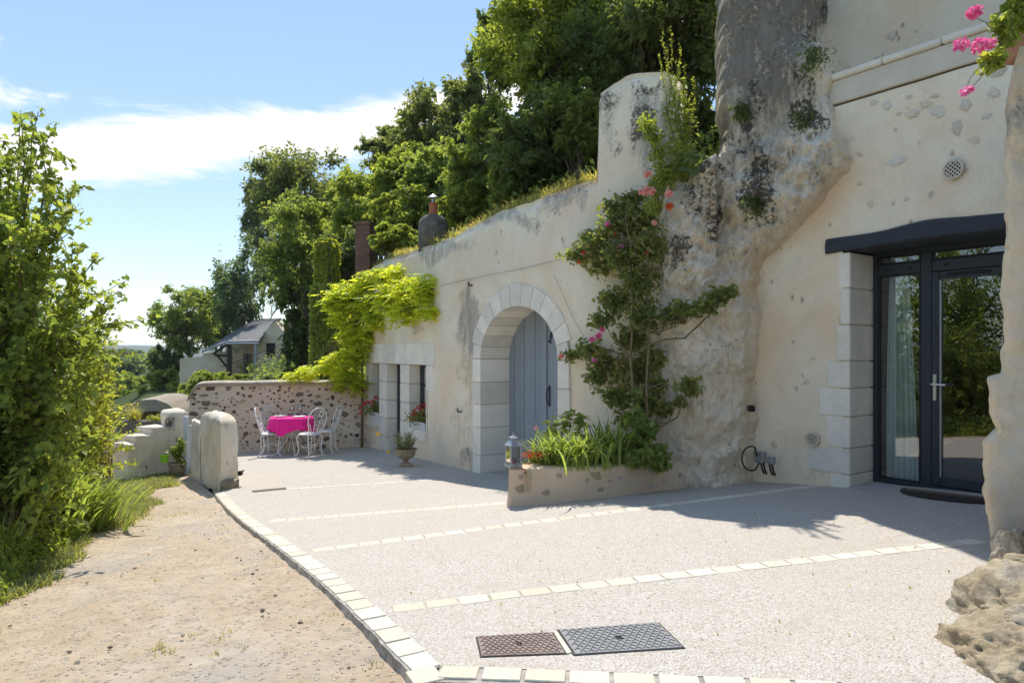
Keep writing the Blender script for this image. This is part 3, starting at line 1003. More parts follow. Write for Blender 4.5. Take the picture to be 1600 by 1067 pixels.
# ------------------------------------------------------------------ right hand house with the glass door
B1 = np.array([3.32, 6.70]); d1 = np.array([0.585, -0.811]); d1 /= np.linalg.norm(d1)
n1v = np.array([d1[1], -d1[0]])            # towards the camera
D13, N13, U3 = np.array([*d1, 0]), np.array([*n1v, 0]), np.array([0, 0, 1.])
def Q1(t, z, out=0.0):
    q = B1 + d1*t + n1v*out
    return np.array([q[0], q[1], z])
def T1(px, out=0.0):
    k = (px - CX)/F
    b0 = B1 + n1v*out
    return (k*b0[1] - b0[0])/(d1[0] - k*d1[1])
def Z1(px, py, out=0.0):
    q = Q1(T1(px, out), 0, out)
    return CZ + (HY - py)/F*q[1]
def w1_lump(t, z):
    return 0.03*mnoise.noise(Vector((t*1.1, z*1.1, 11))) + 0.012*mnoise.noise(Vector((t*3.5, z*3.5, 4)))
house2 = thing('stone_house', 'cream rubble house front with anthracite glass door under a dark beam', 'house', (*B1, 0))
OP_L, OP_R, OP_T = 0.0, 1.34, CZ + 1.03
COPE = CZ + 2.70
ts1 = np.arange(-1.45, 4.2, 0.06); zr1 = np.arange(-0.25, COPE - 0.2, 0.06)
V = np.zeros((len(zr1), len(ts1), 3))
for i, z in enumerate(zr1):
    for j, t in enumerate(ts1):
        V[i, j] = Q1(t, z, 0.03*mnoise.noise(Vector((t*1.1, z*1.1, 11))) + 0.012*mnoise.noise(Vector((t*3.5, z*3.5, 4))))
skip = np.zeros((len(zr1)-1, len(ts1)-1), bool)
for i in range(len(zr1)-1):
    for j in range(len(ts1)-1):
        t, z = ts1[j] + 0.03, zr1[i] + 0.03
        if OP_L - 0.08 < t < OP_R + 0.05 and z < OP_T + 0.04: skip[i, j] = True
wall1 = build('wall', MB().grid(V, skip), M['render'], house2, smooth='all')
vs_ = np.array([v_.co for v_ in wall1.data.vertices]) + WLOC[wall1.name]
pp = [proj(q) for q in vs_]
g1 = patches([(1210,450,26,60,0.3),(1290,740,60,14,0.45),(1230,700,40,40,0.3)])
w1_ = patches([(1420,200,120,40,0.2),(1340,640,30,60,0.3)])
set_attr(wall1, 'grey', [g1(*q) for q in pp]); set_attr(wall1, 'dark', [0.0]*len(pp)); set_attr(wall1, 'white', [w1_(*q) for q in pp])

# stones showing through the render
def stone_mesh(name, seed, n=9, flat=0.35, mat=None):
    r_ = np.random.default_rng(seed)
    a_ = np.linspace(0, 2*math.pi, n, endpoint=False) + r_.uniform(-0.2, 0.2, n)
    rr = r_.uniform(0.30, 0.54, n)
    outer = np.stack([rr*1.06*np.cos(a_), np.zeros(n) - 0.35, rr*1.06*np.sin(a_)], -1)
    mid = np.stack([rr*0.9*np.cos(a_), r_.uniform(-0.02, 0.12, n), rr*0.9*np.sin(a_)], -1)
    inn = np.stack([rr*0.55*np.cos(a_), r_.uniform(0.12, 0.3, n)*flat/0.3, rr*0.55*np.sin(a_)], -1)
    fs = []
    for k in range(n):
        k2 = (k+1) % n
        fs += [(k, k2, n+k2, n+k), (n+k, n+k2, 2*n+k2, 2*n+k)]
    fs.append(tuple(range(2*n, 3*n)))
    me = bpy.data.meshes.new(name)
    me.from_pydata(np.vstack([outer, mid, inn]).tolist(), [], fs)
    me.update()
    me.polygons.foreach_set('use_smooth', np.ones(len(me.polygons), bool))
    if mat: me.materials.append(mat)
    return me
def m_field_stone(name, stops, bump=0.6, var=0.55):
    b = NB(name)
    v = b.coord('Object')
    oi = b.n('ShaderNodeObjectInfo')
    col = b.ramp(oi.outputs['Random'], stops)
    n_ = b.noise(v, 3.0, 7, 0.7)
    col = b.mix(b.ramp(n_, [(0.4, 0.0), (0.75, var)]), col, b.mix(1.0, col, (0.55, 0.5, 0.45), 'MULTIPLY'))
    return b.finish(b.pbsdf(col, 0.9, b.bump(b.noise(v, 6, 6), bump, 0.08), 0.2))
M['pale_flint'] = m_field_stone('pale_flint', [(0, (0.86, 0.72, 0.54)), (0.4, (0.90, 0.78, 0.61)), (0.8, (0.92, 0.84, 0.70)), (1, (0.78, 0.67, 0.52))], 0.6, 0.3)
M['dark_stone'] = m_field_stone('brown_ironstone', [(0, (0.15, 0.105, 0.075)), (0.35, (0.23, 0.17, 0.125)), (0.7, (0.32, 0.25, 0.19)), (1, (0.46, 0.38, 0.30))])
M['tan_stone'] = m_field_stone('tan_stone', [(0, (0.46, 0.36, 0.23)), (0.5, (0.58, 0.47, 0.33)), (1, (0.66, 0.57, 0.45))])
pale_meshes = [stone_mesh('wall_stone', 100 + k, 12, 0.22, M['pale_flint']) for k in range(6)]
dark_meshes = [stone_mesh('wall_stone', 200 + k, 11, 0.25, M['dark_stone']) for k in range(7)]
tan_meshes = [stone_mesh('wall_stone', 300 + k, 9, 0.3, M['tan_stone']) for k in range(6)]
def set_stone(me, parent, pos, d3, n3, w_, h_, proud, roll=0.0):
    d3, n3 = Vector(d3), Vector(n3)
    if d3.cross(n3).z < 0: d3 = -d3
    m = Matrix((d3, n3, Vector((0, 0, 1)))).transposed() @ Matrix.Rotation(roll, 3, 'Y')
    return inst('wall_stone', me, parent, pos, m.to_euler(), (w_, proud, h_))
r_ = np.random.default_rng(5)
spots = [(1398,252,0.2,0.13),(1425,178,0.14,0.12),(1447,163,0.12,0.12),(1508,165,0.12,0.15),(1365,160,0.09,0.1),(1386,165,0.1,0.12),(1495,200,0.10,0.2),(1460,150,0.1,0.05),(1560,115,0.15,0.1),(1552,145,0.1,0.14)]
for (px_, py_, w_, h_) in spots:
    t_ = T1(px_)
    set_stone(pale_meshes[r_.integers(6)], house2, Q1(t_, Z1(px_, py_), w1_lump(t_, Z1(px_, py_)) + 0.002), D13, N13, w_*1.1, h_*0.9, 0.05, r_.uniform(-0.3, 0.3))
cnt = 0
placed = []
while cnt < 24:
    t_, z_ = r_.uniform(-1.0, 1.9), r_.uniform(0.1, COPE - 0.35)
    if z_ < OP_T + 0.25 and t_ > -0.32: continue
    if any(abs(t_-a_) < 0.14 and abs(z_-b_) < 0.12 for a_, b_ in placed): continue
    if z_ < CZ + 0.5 and r_.random() < 0.75: continue
    if z_ > CZ + 0.6 and t_ < -0.05 and t_ < -0.05 - (CZ + 1.6 - z_)*0.3 : continue
    placed.append((t_, z_)); cnt += 1
    sz = r_.uniform(0.05, 0.13)
    set_stone(pale_meshes[r_.integers(6)], house2, Q1(t_, z_, w1_lump(t_, z_) + r_.uniform(-0.004, 0.001)), D13, N13, sz*r_.uniform(0.9, 1.6), sz, 0.03, r_.uniform(-0.6, 0.6))

def t1_box(name, t0_, t1_, z0_, z1_, depth, out, mat, parent, bev=0.008):
    c_ = Q1((t0_+t1_)/2, (z0_+z1_)/2, (out - depth)/2)
    return build(name, MB().rbox(c_, (abs(t1_-t0_), depth + out, z1_-z0_), [D13, N13, U3], bev), mat, parent)
# jamb quoins: long and short
zq = [CZ + 0.985, CZ + 0.63, CZ + 0.27, CZ - 0.09, CZ - 0.36, CZ - 0.64, CZ - 0.95, CZ - 1.21, CZ - 1.5]
for k in range(8):
    wq = (0.12, 0.10, 0.14, 0.23, 0.32, 0.24, 0.44, 0.20)[k]
    t1_box('quoin_stone', -wq, 0.0, zq[k+1] + 0.005, zq[k] - 0.005, 0.50, 0.012 + 0.003*(k % 2), M['white_stone'], house2, 0.01)
    t1_box('quoin_stone', OP_R, OP_R + wq*0.8 + 0.05, zq[k+1] + 0.005, zq[k] - 0.005, 0.50, 0.012 + 0.003*(k % 2), M['white_stone'], house2, 0.01)
mbj = MB().box(Q1(-0.06, CZ - 0.27, -0.20), (0.10, 0.40, 2.5), [D13, N13, U3])
build('quoin_mortar', mbj, M['joint'], house2)
# lintel beam, hewn and wavy
b = NB('dark_beam_paint')
v = b.coord('Object', (1, 1, 6))
gr = b.noise(v, 7, 7, 0.7, 0.4)
col = b.ramp(gr, [(0.3, (0.022, 0.028, 0.036)), (0.7, (0.045, 0.055, 0.066))])
M['beam'] = b.finish(b.pbsdf(col, 0.6, b.bump(gr, 0.7, 0.02), 0.4))
secs = []
for t_ in np.linspace(-0.235, 1.95, 46):
    u_ = (t_ + 0.235)/1.5
    ztop = CZ + 1.135 + 0.05*math.exp(-((t_-0.75)/0.3)**2)*0.9 + 0.012*mnoise.noise(Vector((t_*3, 1, 1))) + 0.01*min(1, u_)
    zbot = CZ + 0.985 + 0.03*math.sin(min(1, max(0, u_))*2.2)*1.0 + 0.006*mnoise.noise(Vector((t_*5, 4, 1)))
    o_ = 0.045 + 0.01*mnoise.noise(Vector((t_*2, 8, 1)))
    secs.append([Q1(t_, zbot, -0.46), Q1(t_, zbot, o_ - 0.012), Q1(t_, zbot + 0.012, o_), Q1(t_, (ztop+zbot)/2, o_ + 0.008*mnoise.noise(Vector((t_*6, 2, 9)))), Q1(t_, ztop - 0.018, o_ - 0.006), Q1(t_, ztop, o_ - 0.03), Q1(t_, ztop, -0.46)])
mb = MB().grid(secs)
mb.add(secs[0], [tuple(range(7))])
build('lintel_beam', mb, M['beam'], house2, smooth=True)
# the glass door set: frame, fixed light, transom lights, door leaf
INN = -0.47
def fbox(mbx, t0_, t1_, z0_, z1_, dep=0.07, o_=0.0):
    mbx.rbox(Q1((t0_+t1_)/2, (z0_+z1_)/2, INN + o_), (t1_-t0_, dep, z1_-z0_), [D13, N13, U3], 0.006)
ZB, ZT = 0.005, CZ + 1.02
fr = MB()
fbox(fr, 0.002, 0.052, ZB, ZT); fbox(fr, 1.27, 1.335, ZB, ZT)
fbox(fr, 0.052, 1.27, ZT - 0.06, ZT, 0.066); fbox(fr, 0.052, 1.27, ZB, ZB + 0.05, 0.066)
fbox(fr, 0.455, 0.555, ZB + 0.05, ZT - 0.06, 0.068)
fbox(fr, 0.052, 0.455, CZ + 0.765, CZ + 0.875, 0.064); fbox(fr, 0.555, 1.27, CZ + 0.765, CZ + 0.875, 0.064)
frame = build('door_frame', fr, M['anthracite'], house2)
for (t0_, t1_, z0_, z1_) in ((0.052, 0.455, ZB + 0.05, CZ + 0.765), (0.052, 0.455, CZ + 0.875, ZT - 0.06), (0.555, 1.27, CZ + 0.875, ZT - 0.06)):
    build('pane', MB().box(Q1((t0_+t1_)/2, (z0_+z1_)/2, INN + 0.01), (t1_-t0_, 0.008, z1_-z0_), [D13, N13, U3]), M['glass'], frame)
    bead = MB()
    for z_ in (z0_ + 0.008, z1_ - 0.008): bead.box(Q1((t0_+t1_)/2, z_, INN + 0.022), (t1_-t0_, 0.014, 0.016), [D13, N13, U3])
    for t_ in (t0_ + 0.008, t1_ - 0.008): bead.box(Q1(t_, (z0_+z1_)/2, INN + 0.0225), (0.016, 0.013, z1_-z0_-0.034), [D13, N13, U3])
    build('glazing_bead', bead, M['black'], frame)
lf = MB()
fbox(lf, 0.558, 0.625, ZB + 0.055, CZ + 0.762, 0.07, 0.012); fbox(lf, 1.20, 1.267, ZB + 0.055, CZ + 0.762, 0.07, 0.012)
fbox(lf, 0.625, 1.20, CZ + 0.685, CZ + 0.762, 0.068, 0.012); fbox(lf, 0.625, 1.20, ZB + 0.055, ZB + 0.145, 0.068, 0.012)
leaf = build('door_leaf', lf, M['anthracite'], house2)
build('pane', MB().box(Q1(0.9125, CZ - 0.25, INN + 0.02), (0.575, 0.008, 1.88), [D13, N13, U3]), M['glass'], leaf)
bd = MB()
for t_ in (0.633, 1.192): bd.box(Q1(t_, CZ - 0.25, INN + 0.034), (0.016, 0.016, 1.86), [D13, N13, U3])
build('glazing_bead', bd, M['grey_metal'], leaf)
build('trickle_vent', MB().rbox(Q1(0.87, CZ + 0.725, INN + 0.052), (0.36, 0.012, 0.028), [D13, N13, U3], 0.005), M['black'], leaf)
M['steel'] = m_simple('brushed_steel', (0.62, 0.62, 0.62), 0.3, 0.05, 40, 0.05, metal=0.9)
hz = CZ - 0.335
hb = MB().rbox(Q1(0.588, hz, INN + 0.052), (0.034, 0.010, 0.25), [D13, N13, U3], 0.004)
hb.tube([Q1(0.588, hz + 0.03, INN + 0.05), Q1(0.588, hz + 0.03, INN + 0.10)], 0.010, 8)
hb.tube([Q1(0.576, hz + 0.03, INN + 0.10), Q1(0.65, hz + 0.03, INN + 0.104), Q1(0.70, hz + 0.028, INN + 0.10)], 0.011, 8)
hb.tube([Q1(0.588, hz - 0.075, INN + 0.05), Q1(0.588, hz - 0.075, INN + 0.066)], 0.009, 8)
build('door_handle', hb, M['steel'], leaf, smooth=True)
for (t_, z_) in ((0.14, CZ + 0.82), (0.36, CZ + 0.82), (0.68, CZ + 0.82), (1.16, CZ + 0.82), (0.36, ZB + 0.025)):
    build('drain_cap', MB().rbox(Q1(t_, z_, INN + 0.037), (0.035, 0.008, 0.014), [D13, N13, U3], 0.003), M['black'], frame)
M['slab'] = m_simple('grey_sill_stone', (0.42, 0.40, 0.37), 0.8, 0.15, 12, 0.3)
t1_box('door_sill', 0.0, OP_R, -0.15, 0.006, 0.60, 0.13, M['slab'], house2, 0.012)
# room behind
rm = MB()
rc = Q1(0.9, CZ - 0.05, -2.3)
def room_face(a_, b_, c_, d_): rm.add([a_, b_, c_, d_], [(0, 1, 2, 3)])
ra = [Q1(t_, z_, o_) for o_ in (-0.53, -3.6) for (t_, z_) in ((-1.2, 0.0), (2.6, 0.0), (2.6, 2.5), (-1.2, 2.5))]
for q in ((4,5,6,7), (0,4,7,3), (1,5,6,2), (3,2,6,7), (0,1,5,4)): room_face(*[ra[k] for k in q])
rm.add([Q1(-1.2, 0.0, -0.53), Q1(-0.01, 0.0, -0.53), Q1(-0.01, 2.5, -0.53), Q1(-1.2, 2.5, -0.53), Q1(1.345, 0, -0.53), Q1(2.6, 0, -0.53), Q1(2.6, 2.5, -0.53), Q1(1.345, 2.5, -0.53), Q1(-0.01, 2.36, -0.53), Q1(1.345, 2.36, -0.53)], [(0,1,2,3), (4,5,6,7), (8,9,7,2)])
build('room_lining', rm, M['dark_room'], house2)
# parapet band, coping stones, set-back upper wall, terrace floor
M['band'] = m_simple('smooth_pale_render', (0.66, 0.59, 0.48), 0.9, 0.06, 5, 0.15)
t1_box('parapet_band', -0.23, 4.2, COPE - 0.23, COPE - 0.001, 0.30, 0.022, M['band'], house2, 0.01)
tt = [-0.25, 0.32, 0.83, 1.36, 1.95, 2.6, 3.3, 4.2]
for k in range(7):
    t1_box('coping_stone', tt[k] + 0.004, tt[k+1] - 0.004, COPE + 0.001, COPE + 0.065, 0.34, 0.055, M['white_stone'], house2, 0.014)
ts1 = np.arange(-1.4, 6.5, 0.09); zr1 = np.concatenate([np.arange(COPE - 0.4, CZ + 5.0, 0.09), np.linspace(CZ + 5.1, CZ + 10.5, 20)])  # carried up out of view, height added to lengthen the terrace shadow
V = np.array([[Q1(t_, z_, -0.95 + 0.03*mnoise.noise(Vector((t_, z_, 2)))) for t_ in ts1] for z_ in zr1])
up = build('upper_wall', MB().grid(V), M['render'], house2, smooth='all')
n_ = len(up.data.vertices)
for nm in ('grey', 'dark', 'white'): set_attr(up, nm, np.zeros(n_) + (0.22 if nm == 'grey' else 0))
build('upper_floor', MB().prism([Q1(t_, COPE - 0.1, o_) for t_, o_ in ((-1.2, -0.2), (4.2, -0.2), (4.2, -3.6), (-1.2, -3.6))], (0, 0, -0.12)), M['mortar_lite'], house2)
cnt = 0
while cnt < 34:
    t_, z_ = r_.uniform(-0.5, 2.2), r_.uniform(COPE + 0.1, CZ + 4.4)
    cnt += 1
    sz = r_.uniform(0.05, 0.11)
    set_stone(pale_meshes[r_.integers(6)], house2, Q1(t_, z_, -0.95 + r_.uniform(-0.004, 0.004)), D13, N13, sz*r_.uniform(0.9, 1.7), sz, 0.03, r_.uniform(-0.6, 0.6))
round_vent(Q1(T1(1492), Z1(1492, 266), 0.03), D13, N13, 0.085, M['ceramic'], house2, 'bars')
round_vent(Q1(T1(1272), Z1(1272, 686), 0.03), D13, N13, 0.075, M['ceramic'], house2, 'holes')

# ------------------------------------------------------------------ the living rock between the houses
def rock_rows(py):
    pl_ = np.interp(py, [-200, 140, 180, 235, 262, 290, 320, 380, 480, 760], [1122, 1124, 1128, 1120, 1088, 1050, 1032, 1025, 1022, 1010])
    pr_ = np.interp(py, [-200, 60, 130, 180, 240, 275, 292, 310, 335, 360, 385, 405, 430, 470, 560, 640, 745, 790], [1272, 1276, 1292, 1300, 1306, 1316, 1312, 1292, 1268, 1240, 1212, 1192, 1178, 1170, 1170, 1166, 1172, 1180])
    return float(pl_), float(pr_)
def w1Y(px):
    t_ = T1(px)
    return Q1(t_, 0)[1]
NR, NC = 400, 170
zs = np.concatenate([np.linspace(CZ + 9.0, CZ + 5.5, 14), np.linspace(CZ + 5.4, -0.35, NR - 14)])  # unseen top rows added so the column casts a longer shadow
V = np.zeros((NR, NC + 10, 3))
for i, z in enumerate(zs):
    py = HY - (z - CZ)/7.35*F
    pl_, pr_ = rock_rows(py)
    pl_ += 5*mnoise.noise(Vector((py*0.03, 0.5, 0))) + 3*mnoise.noise(Vector((py*0.1, 4.5, 0)))
    pr_ += (7*mnoise.noise(Vector((py*0.03, 7.5, 0))) + 4*mnoise.noise(Vector((py*0.09, 9.5, 0))))*(1 if py > 60 else 0.4)
    colum = float(smooth01((265 - py)/70))
    for j in range(NC):
        a_ = j/(NC - 1)
        px = pl_ + (pr_ - pl_)*a_
        low = np.interp(px, [1000, 1035, 1100, 1165, 1185], [7.95, 7.58, 7.34, 7.36, 7.42])
        hi = min(w1Y(px) - 0.27, 7.62)
        f_ = float(smooth01((455 - py)/130))
        Y = low*(1 - f_) + hi*f_ if px > 1120 else low
        if px <= 1120: Y = low - 0.0
        # the smooth round column standing on top
        Yc = 7.72 - 0.42*math.sqrt(max(0, 1 - (2*a_ - 1)**2)) - 0.12*a_
        wR_ = float(smooth01((a_ - 0.4)/0.3)*smooth01((py - 50)/60))
        Yc = Yc*(1 - wR_) + min(Yc, w1Y(px) - 0.14)*wR_
        Y = Y*(1 - colum) + Yc*colum
        edge = max(0, (a_ - 0.9)/0.1)**2*0.10 + max(0, (0.08 - a_)/0.08)**2*0.12
        # ledge where the weeds grow
        q = Vector((px*0.011, z*1.5, 2.0))
        rough = 0.35 + 0.65*float(smooth01((px - 1030)/60))
        nse = 0.12*mnoise.fractal(q*0.9, 1.0, 2.0, 4) + 0.075*mnoise.fractal(q*3.2, 0.8, 2.1, 6) - 0.05*abs(mnoise.noise(q*5.0)) - 0.03*abs(mnoise.noise(q*11.0))
        rid = 0.05*mnoise.ridged_multi_fractal(q*1.7, 0.9, 2.2, 4, 1.0, 2.0)*float(smooth01((py - 230)/60))*float(smooth01((700 - py)/140))
        amp = 0.22 if colum > 0.5 else (1.25 - 0.45*float(smooth01((py - 420)/120)))
        shell = -0.10*math.exp(-((py - 655)/42)**2)*math.exp(-((px - 1128)/38)**2) + 0.09*math.exp(-((py - 600)/26)**2)*math.exp(-((px - 1128)/50)**2)*0.5
        vf = mnoise.voronoi(Vector((px*0.020, z*2.6, 1.0)) + Vector((nse*3, nse*4, 0)))[0]
        vg = mnoise.voronoi(Vector((px*0.055, z*7.0, 5.0)))[0]
        crag = -0.075*min(0.5, vf[1] - vf[0]) - 0.035*min(0.5, vg[1] - vg[0]) + 0.05*max(0, 0.16 - vg[0])/0.16*(0.5 + 0.5*mnoise.noise(q*2))
        Y += (nse - rid*0.8)*amp*rough + edge + shell + crag*(0.25 if colum > 0.5 else 1.0)*rough
        V[i, j] = P(px, HY - (z - CZ)/Y*F, Y)
    e = V[i, NC-1]
    dirb = np.array([0.62, 0.62, 0.0])
    for k in range(10):
        s_ = (0.025, 0.06, 0.11, 0.17, 0.24, 0.33, 0.43, 0.55, 0.75, 1.0)[k]
        wob = 0.05*mnoise.noise(Vector((s_*4, z*2.2, 3)))
        V[i, NC + k] = e + dirb*s_ + np.array([-0.5, 0.3, 0])*wob + (0, 0, 0.02*mnoise.noise(Vector((s_*5, z*4, 8))))
mb = MB().grid(V)
back = [[V[i, 0], V[i, 0] + np.array([0.10, 0.45, 0])] for i in range(NR)]
mb.grid(back)
rock = build('rock_outcrop', mb, M['render'], None, smooth='all')
b = NB('tufa_rock')   # the rock gets its own, rougher skin
v = b.coord('Object')
n1_ = b.noise(v, 1.4, 5, 0.6); n2_ = b.noise(v, 6, 8, 0.72); n3_ = b.noise(v, 24, 6, 0.7)
col = b.ramp(n1_, [(0.3, (0.76, 0.62, 0.43)), (0.5, (0.85, 0.73, 0.55)), (0.68, (0.90, 0.82, 0.68))])
col = b.mix(b.ramp(n2_, [(0.54, 0.0), (0.8, 0.4)]), col, (0.52, 0.39, 0.25))
col = b.mix(b.ramp(b.noise(v, 3.1, 5, 0.65), [(0.58, 0.0), (0.68, 0.7)]), col, (0.60, 0.55, 0.45))
streak = b.noise(b.coord('Object', (1, 1, 0.18)), 8, 7, 0.7)
rust = b.ramp(b.noise(b.coord('Object', (1, 1, 0.3)), 4.5, 7, 0.7), [(0.5, 0.0), (0.68, 0.45)])
col = b.mix(rust, col, (0.68, 0.50, 0.29))
crk = b.n('ShaderNodeTexVoronoi', feature='DISTANCE_TO_EDGE'); crk.inputs['Scale'].default_value = 4.2
wv2 = b.n('ShaderNodeVectorMath', operation='ADD'); b.l(v, wv2.inputs[0])
nzc = b.n('ShaderNodeTexNoise'); nzc.inputs['Scale'].default_value = 5; nzc.inputs['Detail'].default_value = 5; b.l(v, nzc.inputs['Vector'])
wsc = b.n('ShaderNodeVectorMath', operation='SCALE'); wsc.inputs['Scale'].default_value = 0.35; b.l(nzc.outputs['Color'], wsc.inputs[0]); b.l(wsc.outputs[0], wv2.inputs[1]); b.l(wv2.outputs[0], crk.inputs['Vector'])
crm = b.math('MULTIPLY', b.ramp(crk.outputs['Distance'], [(0.0, 1.0), (0.035, 0.0)]), b.ramp(n1_, [(0.42, 0.0), (0.55, 1.0)]))
col = b.mix(b.math('MULTIPLY', crm, 0.16), col, (0.2, 0.15, 0.10))
g = b.attr('grey')
gm = b.ramp(b.math('MULTIPLY', g, b.math('ADD', 1.0, b.math('MULTIPLY', b.math('SUBTRACT', b.math('ADD', b.math('MULTIPLY', streak, 0.6), b.math('MULTIPLY', n3_, 0.4)), 0.5), 4.0))), [(0.25, 0.0), (0.85, 1.0)])
greyc = b.ramp(streak, [(0.3, (0.085, 0.075, 0.062)), (0.5, (0.17, 0.155, 0.13)), (0.7, (0.27, 0.25, 0.215))])
col = b.mix(b.math('MULTIPLY', gm, 0.88), col, greyc)
d_ = b.attr('dark')
dm = b.ramp(b.math('MULTIPLY', d_, b.math('ADD', 1.0, b.math('MULTIPLY', b.math('SUBTRACT', b.math('ADD', b.math('MULTIPLY', n2_, 0.45), b.math('MULTIPLY', n3_, 0.55)), 0.5), 6.5))), [(0.4, 0.0), (0.85, 1.0)])
col = b.mix(b.math('MULTIPLY', dm, 0.9), col, (0.065, 0.055, 0.042))
w_ = b.attr('white')
wm = b.ramp(b.math('ADD', w_, b.math('MULTIPLY', b.math('SUBTRACT', n2_, 0.5), 1.5)), [(0.4, 0.0), (0.7, 1.0)])
col = b.mix(b.math('MULTIPLY', wm, 0.75), col, (0.66, 0.62, 0.54))
pitv = b.voronoi(b.coord('Object', (1, 1, 0.7)), 16, 'F1', 0)
pitm = b.math('MULTIPLY', b.ramp(pitv, [(0.08, 1.0), (0.24, 0.0)]), b.ramp(b.noise(v, 3.3, 4), [(0.48, 0.0), (0.58, 1.0)]))
col = b.mix(b.math('MULTIPLY', pitm, 0.6), col, (0.17, 0.13, 0.085))
h_ = b.math('ADD', n2_, b.math('ADD', b.math('MULTIPLY', n3_, 0.6), b.math('MULTIPLY', b.noise(v, 70, 4, 0.7), 0.35)))
h_ = b.math('SUBTRACT', h_, b.math('ADD', b.math('MULTIPLY', pitm, 0.9), b.math('MULTIPLY', crm, 0.25)))
M['tufa'] = b.finish(b.pbsdf(col, 0.95, b.bump(h_, 0.7, 0.045), 0.12))
rock.data.materials.clear(); rock.data.materials.append(M['tufa'])
vs_ = np.array([v_.co for v_ in rock.data.vertices])
pp = [proj(q) for q in vs_]
gR = patches([(1190,60,100,170,0.95),(1165,190,60,70,0.7),(1200,250,50,60,0.5),(1110,660,40,40,0.25),(1095,320,50,40,0.35),(1285,260,26,40,0.4),(1240,150,60,60,0.5),(1190,0,120,90,1.0)])
dR = patches([(1258,180,34,34,1.0),(1180,290,28,70,0.85),(1175,180,18,90,0.6),(1108,270,40,22,0.8),(1100,310,40,26,0.62),(1060,390,26,40,0.85),(1270,40,12,60,0.6),(1115,345,14,34,0.8),(1262,120,22,40,0.65),(1205,95,14,60,0.45),(1140,220,30,14,0.6)])
wR = patches([(1110,650,26,10,0.6),(1240,245,16,12,0.8),(1150,580,14,20,0.5),(1085,690,8,40,0.5)])
set_attr(rock, 'grey', [gR(*q) for q in pp]); set_attr(rock, 'dark', [dR(*q) for q in pp]); set_attr(rock, 'white', [wR(*q) for q in pp])
tag(rock, 'tall weathered tufa rock face with grey column above, between two house fronts', 'rock')
# ------------------------------------------------------------------ right hand pier of rough ashlar
M['pier'] = m_render_wall('rough_ashlar', (0.70, 0.595, 0.44))
pier = thing('stone_pier', 'rough pale stone gate pier at right edge with stepped side', 'pier', (3.6, 4.3, float(zt(3.6, 4.3))))
prof = [(868,1545),(800,1541),(775,1534),(752,1540),(700,1536),(690,1533),(680,1546),(672,1553),(660,1546),(640,1541),(600,1540),(590,1542),(584,1567),(540,1568),(420,1566),(330,1569),(270,1572),(220,1569),(160,1570),(100,1576),(76,1584)]
prof = prof[::-1]
pyv = [a_ for a_, _ in prof]; pxv = [b_ for _, b_ in prof]
PYr = 4.2
rows, prs = [], []
zz = np.linspace(CZ + 1.87, -0.2, 170)
for z in zz:
    py = HY - (z - CZ)/PYr*F
    x0 = (np.interp(py, pyv, pxv) - CX)/F*PYr + 0.012*mnoise.noise(Vector((1, 2, z*6))) + 0.006*mnoise.noise(Vector((1, 7, z*22)))
    row = []
    for k, (dx, dy) in enumerate([(0.50, 0.62), (0.40, 0.52), (0.305, 0.40), (0.19, 0.25), (0.108, 0.14), (0.04, 0.05), (0.025, 0.018)] + [(0.05 + 0.06*q, 0.0) for q in range(32)]):
        q = np.array([x0 + dx, PYr + dy, z])
        amp = 0.05 if k > 3 else 0.03
        vb = mnoise.voronoi(Vector((q[0]*3.2, z*4.2, 3)))[0]
        q[1] -= amp*mnoise.fractal(Vector((q[0]*2.2, z*2.2, 3)), 1, 2.1, 5) + 0.016*mnoise.noise(Vector((q[0]*9, z*9, 5))) + 0.05*min(0.35, vb[1] - vb[0])
        if k < 7: q[0] += 0.014*mnoise.noise(Vector((dy*9, z*9, 5)))
        row.append(q)
    rows.append(row)
mb = MB().grid(rows)
topr = np.array(rows[0]); tb_ = topr.copy(); tb_[:, 1] = PYr + 0.62; tb_[:, 0] = np.maximum(tb_[:, 0], topr[0, 0])
mb.grid([topr, (topr + tb_)/2 + (0, 0, 0.02), tb_])
pw = build('wall', mb, M['pier'], pier, smooth='all')
vs_ = np.array([v_.co for v_ in pw.data.vertices]) + WLOC[pw.name]
pp = [proj(q) for q in vs_]
gp_ = patches([(1590,180,30,50,0.8),(1590,280,20,60,0.5),(1570,670,30,24,0.4),(1595,620,30,40,0.4)])
dp_ = patches([(1585,165,30,22,0.5),(1580,590,12,8,0.5)])
wp_ = patches([(1575,780,30,90,0.5),(1590,690,40,24,0.7),(1550,680,14,10,1.0),(1590,110,20,30,0.4)])  # white on the ledge puts its sunlit top into the colour
set_attr(pw, 'grey', [gp_(*q) for q in pp]); set_attr(pw, 'dark', [dp_(*q) for q in pp]); set_attr(pw, 'white', [wp_(*q) for q in pp])

